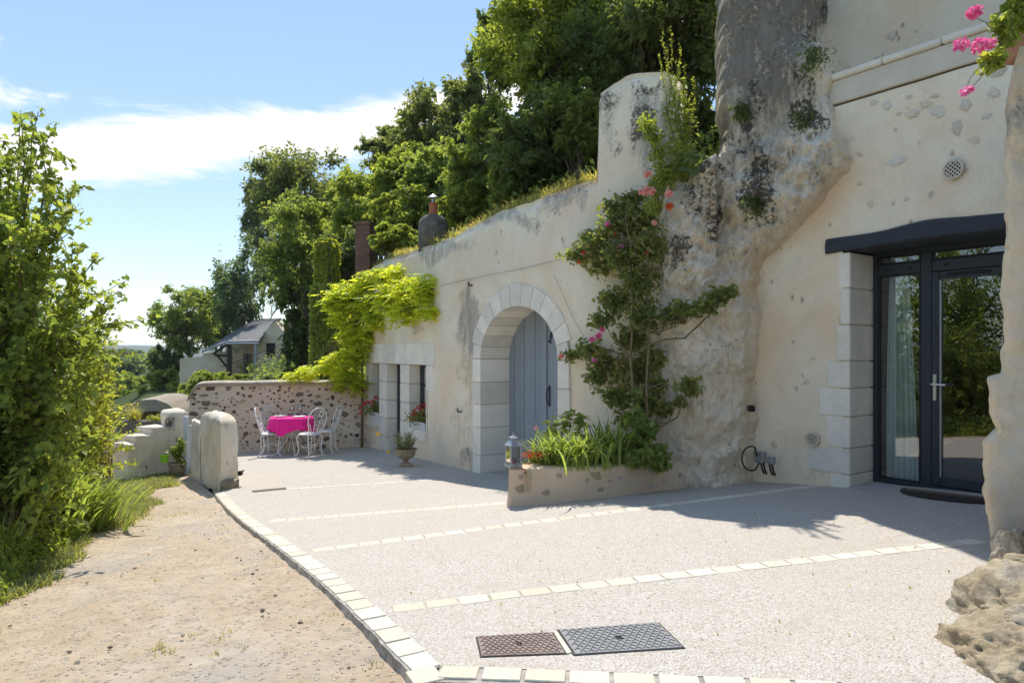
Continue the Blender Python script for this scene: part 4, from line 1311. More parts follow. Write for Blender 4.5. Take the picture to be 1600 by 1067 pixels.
# foreground boulder heap
def unit_(a_): return a_/np.linalg.norm(a_, axis=1, keepdims=True)
def boulder(name, c, rad, seed, res=5, amp=0.28, parent=None, holes=()):
    import bmesh
    bm = bmesh.new()
    bmesh.ops.create_icosphere(bm, subdivisions=res, radius=1.0)
    rp = np.random.default_rng(int(seed*100))
    PN = unit_(rp.normal(size=(34, 3))); PD = rp.uniform(0.72, 1.02, 34)
    for v_ in bm.verts:
        p_ = v_.co.normalized()
        n_ = amp*0.8*mnoise.fractal(p_*1.3 + Vector((seed, 0, 0)), 1.0, 2.1, 3) + 0.05*mnoise.ridged_multi_fractal(p_*2.2 + Vector((0, seed, 0)), 1.0, 2.1, 4, 1.0, 2.0) - 0.1
        cell = mnoise.cell_vector(p_*2.3 + Vector((seed, 2, 1)))
        n_ += 0.045*mnoise.fractal(p_*7 + Vector((seed, 5, 0)), 0.9, 2.1, 4)
        vd = mnoise.voronoi(p_*3.2 + Vector((seed, seed, 0)))[0]
        n_ -= 0.16*max(0, 0.28 - vd[0])
        n_ += 0.08*min(0.5, vd[1] - vd[0])
        if res > 4:
            dt = PN @ np.array(p_[:]); rr_ = PD[dt > 0.15]/dt[dt > 0.15]
            n_ = 0.9*n_ + (min(1.12, float(rr_.min())) - 1.0)
            n_ += - 0.05*abs(mnoise.noise(p_*4.5 + Vector((seed, 0, 3)))) - 0.045*abs(mnoise.noise(p_*10 + Vector((seed, 0, 3)))) - 0.035*abs(mnoise.noise(p_*23 + Vector((seed, 7, 3))))
            hl = mnoise.voronoi(p_*2.6 + Vector((2, seed, 1)))[0][0]
            n_ -= 0.16*max(0, 0.2 - hl)/0.2
        q = p_*(1 + n_)
        v_.co = Vector((c[0] + q.x*rad[0], c[1] + q.y*rad[1], c[2] + q.z*rad[2]))
    vs2 = [v_.co[:] for v_ in bm.verts]; bm.verts.index_update()
    fs = [tuple(v_.index for v_ in f_.verts) for f_ in bm.faces]
    bm.free()
    return MB().add(vs2, fs)
b = NB('foreground_limestone')
v = b.coord('Object')
n1_ = b.noise(v, 2.2, 6, 0.65); n2_ = b.noise(v, 11, 8, 0.72); n3_ = b.noise(v, 40, 6, 0.7)
col = b.ramp(n1_, [(0.3, (0.40, 0.31, 0.19)), (0.5, (0.50, 0.42, 0.29)), (0.7, (0.58, 0.54, 0.46))])
col = b.mix(b.ramp(n2_, [(0.44, 0.0), (0.66, 0.85)]), col, (0.20, 0.15, 0.09))
col = b.mix(b.ramp(b.noise(v, 5, 4), [(0.55, 0.0), (0.7, 0.6)]), col, (0.33, 0.32, 0.28))
M['boulder'] = b.finish(b.pbsdf(col, 0.92, b.bump(b.math('ADD', n2_, b.math('MULTIPLY', n3_, 0.5)), 0.9, 0.03), 0.2))
bp = thing('boulder', 'craggy pitted limestone boulder in lower right corner', 'boulder', (2.5, 3.2, 0.03))
build('rock_mass', boulder('x', (2.42, 2.95, 0.06), (0.44, 0.46, 0.36), 11.3, 6), M['boulder'], bp, smooth='all')
build('rock_mass', boulder('x', (2.80, 3.05, 0.14), (0.46, 0.58, 0.40), 3.1, 6), M['boulder'], bp, smooth='all')
build('rock_mass', boulder('x', (3.14, 3.45, 0.36), (0.40, 0.50, 0.36), 8.4, 5), M['boulder'], bp, smooth='all')
build('rock_mass', boulder('x', (2.06, 2.74, -0.01), (0.33, 0.38, 0.26), 5.6, 6), M['boulder'], bp, smooth='all')
build('rock_mass', boulder('x', (2.90, 3.97, 0.10), (0.13, 0.15, 0.24), 2.2, 5), M['boulder'], bp, smooth='all')

# ------------------------------------------------------------------ planter
planter = thing('raised_planter', 'low curved stone planter bed in front of the rock', 'planter', tuple(G(900, 782)))
foot = [G(*q) for q in ((791,793),(850,787),(900,782),(940,778),(1000,770),(1040,765),(1080,760),(1120,752),(1165,744))]
fx = np.array(foot)
rimz = CZ - 1.135
lft_back = np.array([*(F2(ARC_R + 0.34) + N2(2.5)*0.0), 0])
n_f = 90
dist = np.r_[0, np.cumsum(np.linalg.norm(np.diff(fx[:, :2], axis=0), axis=1))]
u_ = np.linspace(0, dist[-1], n_f)
fl = np.stack([np.interp(u_, dist, fx[:, 0]), np.interp(u_, dist, fx[:, 1])], -1)
for _ in range(10): fl[1:-1] = (fl[:-2] + fl[1:-1]*2 + fl[2:])/4
side = np.stack([np.linspace(lft_back[0], fl[0, 0], 30), np.linspace(lft_back[1], fl[0, 1], 30)], -1)[:-1]
line = np.vstack([side, fl])
for _ in range(2): line[1:-1] = (line[:-2] + line[1:-1]*2 + line[2:])/4
tan = np.gradient(line, axis=0); tan /= np.linalg.norm(tan, axis=1)[:, None]
inn2 = np.stack([-tan[:, 1], tan[:, 0]], -1)
if inn2[60] @ np.array([0.5, 0.8]) < 0: inn2 = -inn2
rim_h = np.interp(np.arange(len(line)), [0, 29, 90, 119], [rimz + 0.03, rimz + 0.0, rimz - 0.05, rimz - 0.08])
rows = []
for k in range(len(line)):
    p_, i_ = line[k], inn2[k]
    z0_ = float(zt(*p_)) - 0.1; z1_ = rim_h[k]
    wob = lambda z_: 0.014*mnoise.noise(Vector((p_[0]*2.5, p_[1]*2.5, z_*3)))
    col_ = [np.array([*(p_ - i_*(0.02*(1-q) + wob(z0_ + (z1_-z0_)*q))), z0_ + (z1_-z0_)*q]) for q in np.linspace(0, 0.93, 9)]
    col_ += [np.array([*(p_ + i_*o_), z1_ + dz]) for o_, dz in ((0.006, -0.01), (0.03, 0.0), (0.12, 0.004), (0.17, 0.0), (0.185, -0.02), (0.19, -0.22))]
    rows.append(col_)
pwall = build('wall', MB().grid(rows), m_render_wall('planter_render', (0.64, 0.52, 0.39), False), planter, smooth=True)
M['soil'] = m_simple('potting_soil', (0.06, 0.042, 0.03), 0.98, 0.4, 20, 0.9)
soil = [[np.array([*(line[k] + inn2[k]*0.15), rim_h[k] - 0.05]), np.array([*(line[k]*0.45 + (F2(ARC_R + 0.4 + (k/len(line))*1.9) - N2(3)*0.25)*0.55), rim_h[k] - 0.0]), np.array([*(F2(ARC_R + 0.3 + (k/len(line))*1.9) - N2(3)*0.4), rim_h[k]])] for k in range(8, len(line))]
build('soil', MB().grid(soil), M['soil'], planter, smooth='all')
r_ = np.random.default_rng(12)
placed = []
for _ in range(400):
    if len(placed) >= 34: break
    k = int(r_.integers(2, len(line) - 12))
    p_ = line[k]; z0_, z1_ = float(zt(*p_)), rim_h[k]
    z_ = r_.uniform(z0_ + 0.05, z1_ - 0.07)
    sz = r_.uniform(0.05, 0.11)
    if any(np.hypot(np.hypot(*(p_ - a_)), z_ - b_) < 0.11 for a_, b_ in placed): continue
    placed.append((p_, z_))
    set_stone(tan_meshes[r_.integers(6)], planter, np.array([*(p_ - inn2[k]*0.008), z_]), (*(tan[k]), 0), (*(-inn2[k]), 0), sz*r_.uniform(0.9, 1.7), sz, 0.035, r_.uniform(-0.5, 0.5))

# ------------------------------------------------------------------ rubble wall behind the table
SWA = np.array([-2.98, 14.86]); SWB = np.array([-6.62, 14.0])
sd = (SWB - SWA); SL = np.linalg.norm(sd); sd /= SL
sn = np.array([-sd[1], sd[0]]); 
if sn[1] > 0: sn = -sn
rub = thing('rubble_wall', 'waist high rubble garden wall with dark stones behind the pink table', 'wall', (*((SWA + SWB)/2), float(zt(*((SWA+SWB)/2)))))
def SQ(t, z, out=0.0):
    q = SWA + sd*t + sn*out
    return np.array([q[0], q[1], z])
M['rub_mortar'] = m_render_wall('rubble_mortar', (0.70, 0.59, 0.47), False)
rows = []
rt = np.linspace(0, SL, 90)
for t_ in rt:
    zt_ = CZ - 0.66 + 0.03*mnoise.noise(Vector((t_*1.2, 3, 1))) - 0.25*max(0, (t_ - (SL - 0.22))/0.22)**2
    zb_ = float(zt(*SQ(t_, 0)[:2])) - 0.15
    c_ = [SQ(t_, zb_ + (zt_ - 0.06 - zb_)*q, 0.022*mnoise.noise(Vector((t_*3, q*5, 6)))) for q in np.linspace(0, 1, 22)]
    c_ += [SQ(t_, zt_ - 0.045, 0.035), SQ(t_, zt_, 0.0), SQ(t_, zt_ + 0.02, -0.2), SQ(t_, zt_, -0.4), SQ(t_, zb_ - 1.2, -0.42)]
    rows.append(c_)
mb = MB().grid(rows)
mb.add(rows[-1], [tuple(range(len(rows[-1])))])
build('mortar_body', mb, M['rub_mortar'], rub, smooth=True)
M['rub_cap'] = m_simple('weathered_wall_cap', (0.40, 0.345, 0.27), 0.95, 0.3, 5, 0.7)
cp = []
for t_ in np.linspace(-0.05, SL + 0.03, 80):
    zt_ = CZ - 0.655 + 0.03*mnoise.noise(Vector((t_*1.2, 3, 1))) - 0.25*max(0, (t_ - (SL - 0.22))/0.22)**2
    w_ = 0.014*mnoise.noise(Vector((t_*6, 1, 1)))
    cp.append([SQ(t_, zt_ - 0.03, 0.0), SQ(t_, zt_ - 0.025, 0.055 + w_), SQ(t_, zt_ + 0.02, 0.05 + w_), SQ(t_, zt_ + 0.055 + w_, -0.1), SQ(t_, zt_ + 0.05, -0.36), SQ(t_, zt_ - 0.05, -0.42)])
build('wall_cap', MB().grid(cp), M['rub_cap'], rub, smooth=True)
r_ = np.random.default_rng(21)
placed, tries = [], 0
while len(placed) < 285 and tries < 9000:
    tries += 1
    t_ = r_.uniform(0.02, SL - 0.06)
    zb_ = float(zt(*SQ(t_, 0)[:2]))
    z_ = r_.uniform(zb_ + 0.04, CZ - 0.72)
    sz = 0.035 + 0.11*r_.random()**1.8
    wd = sz*r_.uniform(0.9, 2.1)
    if any(abs(t_-a_) < (wd+c_)*0.46 and abs(z_-b_) < (sz+d_)*0.5 for a_, b_, c_, d_ in placed): continue
    placed.append((t_, z_, wd, sz))
    left_end = t_ > SL - 0.5
    lite = r_.random() < (0.12 + 0.5*(t_ < 0.9))
    me = tan_meshes[r_.integers(6)] if lite else dark_meshes[r_.integers(7)]
    set_stone(me, rub, SQ(t_, z_, 0.004 + r_.uniform(-0.004, 0.008)), (*sd, 0) if sd[0] > 0 else (*(-sd), 0), (*sn, 0), wd*(1.5 if left_end else 1), sz, 0.05, r_.uniform(-0.7, 0.7) if not left_end else 0)

# ------------------------------------------------------------------ white washed gate piers, stepped wall, gate
M['whitewash'] = m_render_wall('old_whitewash', (0.74, 0.69, 0.58))
def rough_block(name, quad, zb_, zt_, mat, parent, dome=0.0, res=0.06, amp=0.02, seed=0, taper=0.0):
    """block on a plan quad (4 points, in order), bottom/top heights, domed top; one closed skin"""
    quad = np.array(quad, float)
    cen = quad.mean(0)
    per = []
    for k in range(4):
        a_, b_ = quad[k], quad[(k+1) % 4]
        n_ = max(2, int(np.linalg.norm(b_-a_)/res))
        for i in range(n_): per.append(a_ + (b_-a_)*i/n_)
    per = np.array(per)
    # soften corners
    per = (np.roll(per, 1, 0) + 2*per + np.roll(per, -1, 0))/4
    nz = max(3, int((zt_-zb_)/res))
    rows = []
    for i in range(nz + 1):
        z_ = zb_ + (zt_-zb_)*i/nz
        f_ = 1 + taper*(1 - i/nz)
        ring = []
        for q in per:
            d_ = (q - cen); l_ = np.linalg.norm(d_)
            off = amp*mnoise.fractal(Vector((q[0]*2.4 + seed, q[1]*2.4, z_*2.4)), 1, 2, 4) + 0.014*mnoise.noise(Vector((q[0]*8, q[1]*8 + seed, z_*8))) - 0.02*max(0, mnoise.noise(Vector((q[0]*5 + 3, q[1]*5 + seed, z_*5))) - 0.25)
            q2 = cen + d_*f_ + d_/l_*off
            ring.append([q2[0], q2[1], z_])
        rows.append(ring)
    for k in range(1, 7):
        a_ = k/6*math.pi/2
        sc = math.cos(a_)
        sc = max(sc, 0.0) if dome > 0 else 1 - k/6
        zz_ = zt_ + dome*math.sin(a_) + (0.0 if dome > 0 else 0.012*math.sin(a_))
        top = np.array(rows[nz])
        ring = top.copy(); ring[:, :2] = cen + (top[:, :2] - cen)*(sc if k < 6 else 0.001); ring[:, 2] = zz_ + np.array([0.018*mnoise.noise(Vector((q[0]*7, q[1]*7, seed))) for q in ring])*(k < 6)
        rows.append(ring.tolist())
    g_ = np.array(rows)
    g_ = np.concatenate([g_, g_[:, :1]], 1)
    mbx = MB().grid(g_)
    o = build(name, mbx, mat, parent, smooth='all')
    return o
def stain_and_light(o, greys, darks, whites):
    vs2 = np.array([v_.co for v_ in o.data.vertices]) + WLOC[o.name]
    pp2 = [proj(q) for q in vs2]
    for nm, ls in (('grey', greys), ('dark', darks), ('white', whites)):
        f_ = patches(ls) if ls else (lambda a_, b_: 0.0)
        set_attr(o, nm, [f_(*q) for q in pp2])
def plan(px, Y): return np.array([(px - CX)/F*Y, Y])
gp = thing('gate_pier', 'thick rounded whitewashed stone pier at the corner of the terrace', 'pier', tuple(G(345, 776)))
z_of = lambda py, Y: CZ + (HY - py)/F*Y
body = rough_block('pier_body', [plan(344, 9.45), plan(372, 9.75), plan(335, 10.75), plan(314, 10.35)], z_of(776, 9.5) - 0.15, z_of(662, 9.6), M['whitewash'], gp, dome=0.13, seed=1, amp=0.05, taper=0.10, res=0.045)
stain_and_light(body, [(330,720,20,60,0.45),(352,655,30,14,0.55),(322,700,10,70,0.5)], [(350,660,14,6,0.55),(365,740,10,6,0.6),(355,748,9,8,0.7),(318,745,4,7,0.8)], [(360,700,14,30,0.4),(345,645,20,8,0.6)])  # greys and darks are stains, white on the top is painted sunlight
low = rough_block('low_wall', [plan(313, 10.3), plan(318, 10.6), plan(303, 11.2), plan(299, 10.9)], z_of(778, 10.3) - 0.25, z_of(658, 10.8), M['whitewash'], gp, dome=0.02, seed=4, amp=0.04, res=0.045)
stain_and_light(low, [(306,690,10,60,0.6)], [(305,665,10,8,0.5)], [])
M['foot_stone'] = m_simple('mossy_foot_stone', (0.27, 0.23, 0.155), 0.95, 0.35, 8, 0.9)
ft = rough_block('foot_stone', [plan(344, 9.30), plan(374, 9.55), plan(374, 9.72), plan(344, 9.5)], z_of(778, 9.4) - 0.1, z_of(752, 9.5), M['foot_stone'], gp, dome=0.03, seed=9)
sw = thing('stepped_wall', 'whitewashed garden wall stepping down to the left beside the gate', 'wall', tuple(np.array([*plan(235, 10.9), float(zt(*plan(235, 10.9)))])))
zfoot = float(zt(*plan(235, 10.9))) - 0.35
steps = [((266, 11.3), (290, 11.45), 648, 0.09), ((240, 11.0), (266.5, 11.3), 668, 0.0), ((213, 10.7), (240.5, 11.0), 682, 0.0), ((201, 10.55), (213.5, 10.7), 694, 0.0)]
for k, (a_, b_, py_, dm_) in enumerate(steps):
    A_, B_ = plan(*a_), plan(*b_)
    dd = (B_ - A_)/np.linalg.norm(B_ - A_); nn_ = np.array([-dd[1], dd[0]])
    if nn_[1] < 0: nn_ = -nn_
    o = rough_block('wall_step' if k else 'end_pier', [A_ - dd*(0.02 if k else 0.05) - nn_*(0.05*(k == 0) + 0.004*k), B_ + dd*0.06 - nn_*(0.05*(k == 0) + 0.004*k), B_ + dd*0.06 + nn_*0.42, A_ - dd*(0.02 if k else 0.05) + nn_*0.42], zfoot, z_of(py_, a_[1]), M['whitewash'], sw, dome=dm_, seed=20, amp=0.04, res=0.045)
    stain_and_light(o, [(280,660,16,16,0.8),(230,730,40,50,0.35),(200,760,12,40,0.6)], [(278,658,14,8,0.75),(230,723,4,10,0.9),(253,736,3,12,0.9),(276,690,9,12,0.6),(255,680,6,5,0.5)], [(240,665,40,8,0.5)])  # white along the step tops is sunlight put into the colour
M['pale_blue'] = m_simple('pale_blue_paint', (0.58, 0.64, 0.68), 0.5, 0.06, 20, 0.08)
gate = thing('garden_gate', 'pale blue grey boarded garden gate between whitewashed piers', 'gate', tuple(np.array([*plan(295, 11.3), zfoot + 0.2])))
gA, gB = plan(288.5, 11.25), plan(309, 11.5)
gd = (gB - gA)/np.linalg.norm(gB - gA); gn = np.array([gd[1], -gd[0]])
gz0, gz1 = zfoot + 0.25, z_of(664, 11.3)
ax = [np.array([*gd, 0]), np.array([*gn, 0]), U3]
L_ = np.linalg.norm(gB - gA)
build('gate_post', MB().rbox(np.array([*(gA + gd*0.03), (gz0 + z_of(650, 11.3))/2]), (0.07, 0.07, z_of(650, 11.3) - gz0), ax, 0.008), M['pale_blue'], gate)
for k in range(4):
    build('gate_board', MB().rbox(np.array([*(gA + gd*(0.085 + 0.05*k)), (gz0 + gz1)/2]), (0.045, 0.025, gz1 - gz0 - 0.08), ax, 0.006), M['pale_blue'], gate)
for z_ in (gz0 + 0.12, gz1 - 0.04):
    build('gate_rail', MB().rbox(np.array([*(gA + gd*(L_/2 + 0.03) + gn*0.03), z_]), (L_ - 0.06, 0.035, 0.07), ax, 0.006), M['pale_blue'], gate)
# ------------------------------------------------------------------ foliage helpers
def unit(v):
    return v/(np.linalg.norm(v, axis=-1, keepdims=True) + 1e-9)
LEAF_T = [(0, 1, 2), (0, 2, 3)]
def leaves(C, L, Wd, r_, updir=0.35, droop=0.0, axis=None, fold=0.25):
    """4-vertex folded leaves at centres C; returns vertices"""
    n = len(C)
    d = unit(r_.normal(size=(n, 3)) + np.array([0, 0, -droop]))
    if axis is not None:
        d = unit(d*0.65 + axis)
    nrm = unit(r_.normal(size=(n, 3)) + np.array([0, 0, updir*3]))
    side = unit(np.cross(d, nrm))
    nn_ = np.cross(side, d)
    zz_ = r_.uniform(0.45, 1.35, (n, 1)); L = L*zz_*r_.uniform(0.85, 1.15, (n, 1)); Wd = Wd*zz_*r_.uniform(0.8, 1.2, (n, 1))
    f_ = fold*Wd
    v0 = C - d*L*0.5; v2 = C + d*L*0.5 - np.array([0, 0, 1])*L*0.12
    v1 = C + side*Wd*0.5 + nn_*f_ - d*L*0.06; v3 = C - side*Wd*0.5 + nn_*f_ - d*L*0.06
    return np.stack([v0, v1, v2, v3], 1).reshape(-1, 3)
def clump_points(cs, rs, n, r_, shell=0.55):
    """points in ellipsoids, crowded to the outside"""
    idx = r_.integers(0, len(cs), n)
    w_ = np.array([r[0]*r[1]*r[2] for r in rs])**0.66
    idx = r_.choice(len(cs), n, p=w_/w_.sum())
    d = unit(r_.normal(size=(n, 3)))
    rad = (shell + (1 - shell)*r_.random((n, 1)))*r_.uniform(0.75, 1.12, (n, 1))
    return np.array(cs)[idx] + d*rad*np.array(rs)[idx]
def limb(a_, b_, r0, r1, r_, n=6, wob=0.06, sag=0.0):
    a_, b_ = np.asarray(a_, float), np.asarray(b_, float)
    u = np.linspace(0, 1, n)[:, None]
    L = np.linalg.norm(b_ - a_)
    pts = a_*(1-u) + b_*u
    pts[1:-1] += r_.normal(size=(n-2, 3))*wob*L
    pts[:, 2] += sag*L*np.sin(u[:, 0]*math.pi)
    return pts, np.linspace(r0, r1, n)
GREENS = {
 'dark':  [(0.060,0.085,0.028),(0.095,0.132,0.042),(0.135,0.18,0.06),(0.20,0.24,0.085)],
 'mid':   [(0.10,0.14,0.038),(0.16,0.215,0.055),(0.23,0.285,0.078),(0.33,0.37,0.11)],
 'light': [(0.13,0.17,0.035),(0.20,0.25,0.050),(0.28,0.33,0.07),(0.38,0.41,0.10)],
 'yell':  [(0.15,0.18,0.03),(0.24,0.28,0.045),(0.36,0.39,0.06),(0.48,0.47,0.09)],
 'oak':   [(0.085,0.108,0.045),(0.13,0.16,0.065),(0.19,0.22,0.09),(0.27,0.29,0.12)],
 'bluish':[(0.065,0.105,0.060),(0.105,0.155,0.085),(0.15,0.205,0.11),(0.20,0.26,0.14)],
 'rose':  [(0.085,0.115,0.042),(0.15,0.19,0.06),(0.24,0.255,0.085),(0.42,0.26,0.12)],
 'gold':  [(0.22,0.29,0.03),(0.36,0.43,0.04),(0.52,0.56,0.05),(0.66,0.63,0.08)],
 'hazel': [(0.085,0.125,0.03),(0.155,0.21,0.045),(0.25,0.31,0.07),(0.40,0.42,0.11)],
 'grass': [(0.12,0.14,0.045),(0.18,0.21,0.07),(0.27,0.285,0.11),(0.38,0.355,0.18)],
 'dry':   [(0.18,0.18,0.06),(0.28,0.27,0.10),(0.38,0.34,0.15),(0.48,0.42,0.22)],
 'iris':  [(0.13,0.18,0.045),(0.19,0.25,0.065),(0.26,0.33,0.09),(0.36,0.42,0.14)],
 'sage':  [(0.14,0.17,0.10),(0.22,0.25,0.16),(0.30,0.33,0.22),(0.38,0.40,0.30)],
}
LIFT = {}
for k_, c_ in GREENS.items():
    M['leaf_' + k_] = m_leaf('leaf_' + k_, [tuple(min(0.9, q*LIFT.get(k_, 1.0)) for q in c3) for c3 in c_])

TREES = 0
def tree(name, label, crown_c, crown_r, kind, n_leaf, leaf, seed, group, nclump=34, spread=0.95, base=None, clump=0.27, trunk_r=0.12, lean=None):
    """crown centre and radii in metres; trunk grows from the ground below it"""
    r_ = np.random.default_rng(seed)
    cc, cr = np.asarray(crown_c, float), np.asarray(crown_r, float)
    if base is None:
        base = np.array([cc[0] + r_.uniform(-.2, .2), cc[1] + r_.uniform(-.2, .2), 0])
        base[2] = float(zground(base[0], base[1])) - 0.1
    top_t = cc + np.array([0, 0, cr[2]*0.45])
    if base[2] > cc[2] - cr[2]*0.3: base[2] = cc[2] - cr[2]*0.9
    o = thing(name, label, 'tree', tuple(base), 0, group)
    cs, rs = [], []
    tries = 0
    nclump = int(nclump*1.7)
    while len(cs) < nclump and tries < 2000:
        tries += 1
        d = unit(r_.normal(size=3)); d[2] = d[2]*1.0 + 0.12
        q = d*(r_.random()**0.42)*spread
        c_ = cc + q*cr
        s_ = clump*r_.uniform(0.6, 1.25)
        if any(np.linalg.norm((c_ - e)/cr) < 0.13 for e in cs): continue
        cs.append(c_); rs.append(cr*np.array([s_, s_, s_*0.85])*(0.8 + 0.25*(1 - np.linalg.norm(q))))
    tb = MB()
    pts, rad = limb(base, top_t, trunk_r, trunk_r*0.25, r_, 9, 0.025)
    tb.tube(pts, rad, 8)
    for c_ in cs:
        u = r_.uniform(0.3, 0.85)
        k = u*8; i0 = min(7, int(k)); st = pts[i0]*(1-(k-i0)) + pts[i0+1]*(k-i0)
        p2, r2 = limb(st, c_, trunk_r*0.42*(1.1-u), trunk_r*0.06, r_, 6, 0.05, 0.05)
        tb.tube(p2, r2, 5, False)
    build('trunk', tb, M['bark'], o, smooth='all')
    tw = MB()
    vol = np.array([q[0]*q[1]*q[2] for q in rs])**0.66; vol /= vol.sum()
    Cs, Ax = [], []
    for c_, q, f_ in zip(cs, rs, vol):
        m = int(n_leaf*1.4*f_)
        ntw = 18
        out = unit((c_ - cc)/cr + 1e-6)
        td = unit(r_.normal(size=(ntw, 3)) + out*0.55 + np.array([0, 0, 0.18]))
        tl = r_.uniform(0.6, 1.9, (ntw, 1))
        k = r_.integers(0, ntw, m); t_ = r_.random((m, 1))**0.75
        p_ = c_ + td[k]*tl[k]*t_*q*1.15 - np.array([0, 0, 0.16])*t_**2*q
        p_ = p_ + r_.normal(size=(m, 3))*q*0.24*(1.1 - 0.45*t_)
        Cs.append(p_); Ax.append(td[k]*0.5)
        for i in range(4):
            tb2 = c_ + td[i]*tl[i]*q
            p2, r2 = limb(c_, tb2, trunk_r*0.08, trunk_r*0.02, r_, 4, 0.05); tw.tube(p2, r2, 4, False)
    tag(build('twigs', tw, M['bark'], o), kind='stuff')
    C, AX = np.vstack(Cs), np.vstack(Ax)
    quads_mesh('crown', leaves(C, leaf*0.85, leaf*0.46, r_, 0.3, 0.25, AX), 4, M['leaf_' + kind], o, LEAF_T)
    return o
def px_tree(name, label, px, py, Y, rx, ry, kind, n_leaf, leaf, seed, group=None, depth=None, **kw):
    c_ = P(px, py, Y)
    s_ = Y/F
    return tree(name, label, c_, (rx*s_, (depth or rx)*s_, ry*s_), kind, n_leaf, leaf, seed, group, **kw)

HG = 'trees on the slope above the cave house'
px_tree('broadleaf_tree', 'dense dark tree crowding against the grey rock column', 1035, 70, 11.0, 130, 150, 'dark', 26000, 0.12, 1, HG, trunk_r=0.2, nclump=34)
px_tree('broadleaf_tree', 'tall bright green tree at the top of frame, right of the clear sky', 870, 70, 12.5, 105, 150, 'light', 26000, 0.12, 2, HG, trunk_r=0.2, nclump=34)
px_tree('broadleaf_tree', 'lone blue green spray of tree leaning out at the sky edge', 772, 82, 13.5, 40, 60, 'bluish', 4500, 0.13, 3, HG, nclump=12, trunk_r=0.06)
px_tree('laurel_bush', 'glossy dark evergreen bush in the shade behind the wall top', 865, 225, 11.3, 95, 75, 'dark', 17000, 0.13, 4, HG, nclump=26)
px_tree('laurel_bush', 'bright leafy bush just left of the glossy dark evergreen bush', 765, 255, 13.5, 75, 75, 'mid', 14000, 0.12, 5, HG, nclump=24)
px_tree('oak_tree', 'airy oak with see-through crown in the middle of the slope', 690, 212, 24, 78, 62, 'oak', 15000, 0.20, 6, HG, nclump=28, clump=0.27)
px_tree('oak_tree', 'small airy oak left of the larger see-through oak', 610, 235, 27, 40, 40, 'oak', 6000, 0.2, 7, HG, nclump=16, clump=0.27)
px_tree('broadleaf_tree', 'bushy green tree directly behind the domed chimney', 690, 300, 17, 70, 70, 'mid', 15000, 0.13, 8, HG, nclump=24)
px_tree('broadleaf_tree', 'yellow green tree behind the brick chimney', 590, 320, 21, 72, 75, 'light', 15000, 0.16, 9, HG, nclump=26)
px_tree('broadleaf_tree', 'tall round tree against the cloud, left of the yellow green tree', 480, 320, 29, 82, 88, 'oak', 17000, 0.20, 10, HG, nclump=30)
px_tree('broadleaf_tree', 'large leafy green tree behind the ivy chimney', 490, 410, 23, 85, 95, 'mid', 19000, 0.17, 11, HG, nclump=30)
px_tree('broadleaf_tree', 'dark shaded tree beside the slate roofed house', 474, 500, 24, 36, 75, 'dark', 12000, 0.16, 12, HG, nclump=22)
px_tree('broadleaf_tree', 'thin topped tree on the skyline left of the round tree', 405, 330, 56, 24, 60, 'oak', 4500, 0.34, 13, HG, nclump=16, clump=0.3)
px_tree('conifer_tree', 'pointed dark green tree rising behind the slate roof', 375, 455, 48, 38, 75, 'bluish', 9000, 0.24, 14, HG, nclump=26, clump=0.3)
px_tree('broadleaf_tree', 'broad round tree at the left end of the slope above the stone wall', 292, 505, 50, 52, 52, 'mid', 12000, 0.26, 15, HG, nclump=26)
px_tree('broadleaf_tree', 'deep green tree between pointed tree and broad round tree', 338, 500, 56, 40, 48, 'dark', 8000, 0.26, 16, HG, nclump=20)
px_tree('broadleaf_tree', 'low shaded bush under the broad round tree', 262, 575, 49, 24, 42, 'dark', 5000, 0.24, 17, HG, nclump=14)
px_tree('broadleaf_tree', 'bright bush above the brick chimney top', 640, 345, 16, 55, 48, 'light', 10000, 0.12, 18, HG, nclump=20)
px_tree('laurel_bush', 'dark hollow bush behind the ivy covered chimney stack', 545, 400, 19, 55, 40, 'dark', 8000, 0.13, 19, HG, nclump=16)
px_tree('broadleaf_tree', 'upper tree in the gap between tall bright tree and dark tree', 955, 20, 14.5, 95, 100, 'mid', 14000, 0.13, 20, HG, nclump=26)
px_tree('laurel_bush', 'dark bush filling the gap left of the grey rock column', 1080, 215, 9.6, 40, 75, 'dark', 9000, 0.10, 21, HG, nclump=16)
for k, (px_, py_, Y_b, rx_, ry_, kd_, lb) in enumerate([
    (735, 320, 13.0, 42, 34, 'light', 'small bright bush on the bank right of the domed chimney'),
    (800, 290, 11.6, 44, 36, 'mid', 'rounded bush on the bank below the bright leafy bush'),
    (905, 190, 10.4, 45, 60, 'mid', 'leafy bush against the left side of the stained wall pillar'),
    (620, 375, 14.6, 36, 22, 'light', 'low pale bush between the two chimneys'),
    (540, 350, 24, 45, 50, 'light', 'fresh green tree filling the slope behind the chimney stacks'),
    (425, 420, 54, 40, 66, 'oak', 'grey green tree below the thin topped skyline tree'),
    (745, 170, 19, 50, 50, 'oak', 'airy tree on the skyline between oak and tall bright tree'),
    (640, 270, 21, 50, 45, 'light', 'yellowish tree under the airy oak')]):
    px_tree('slope_bush', lb, px_, py_, Y_b, rx_, ry_, kd_, 8000, 0.085 + 0.004*Y_b, 200 + k, 'bushes and small trees filling the slope', nclump=22, trunk_r=0.05)
VG = 'trees down in the valley'
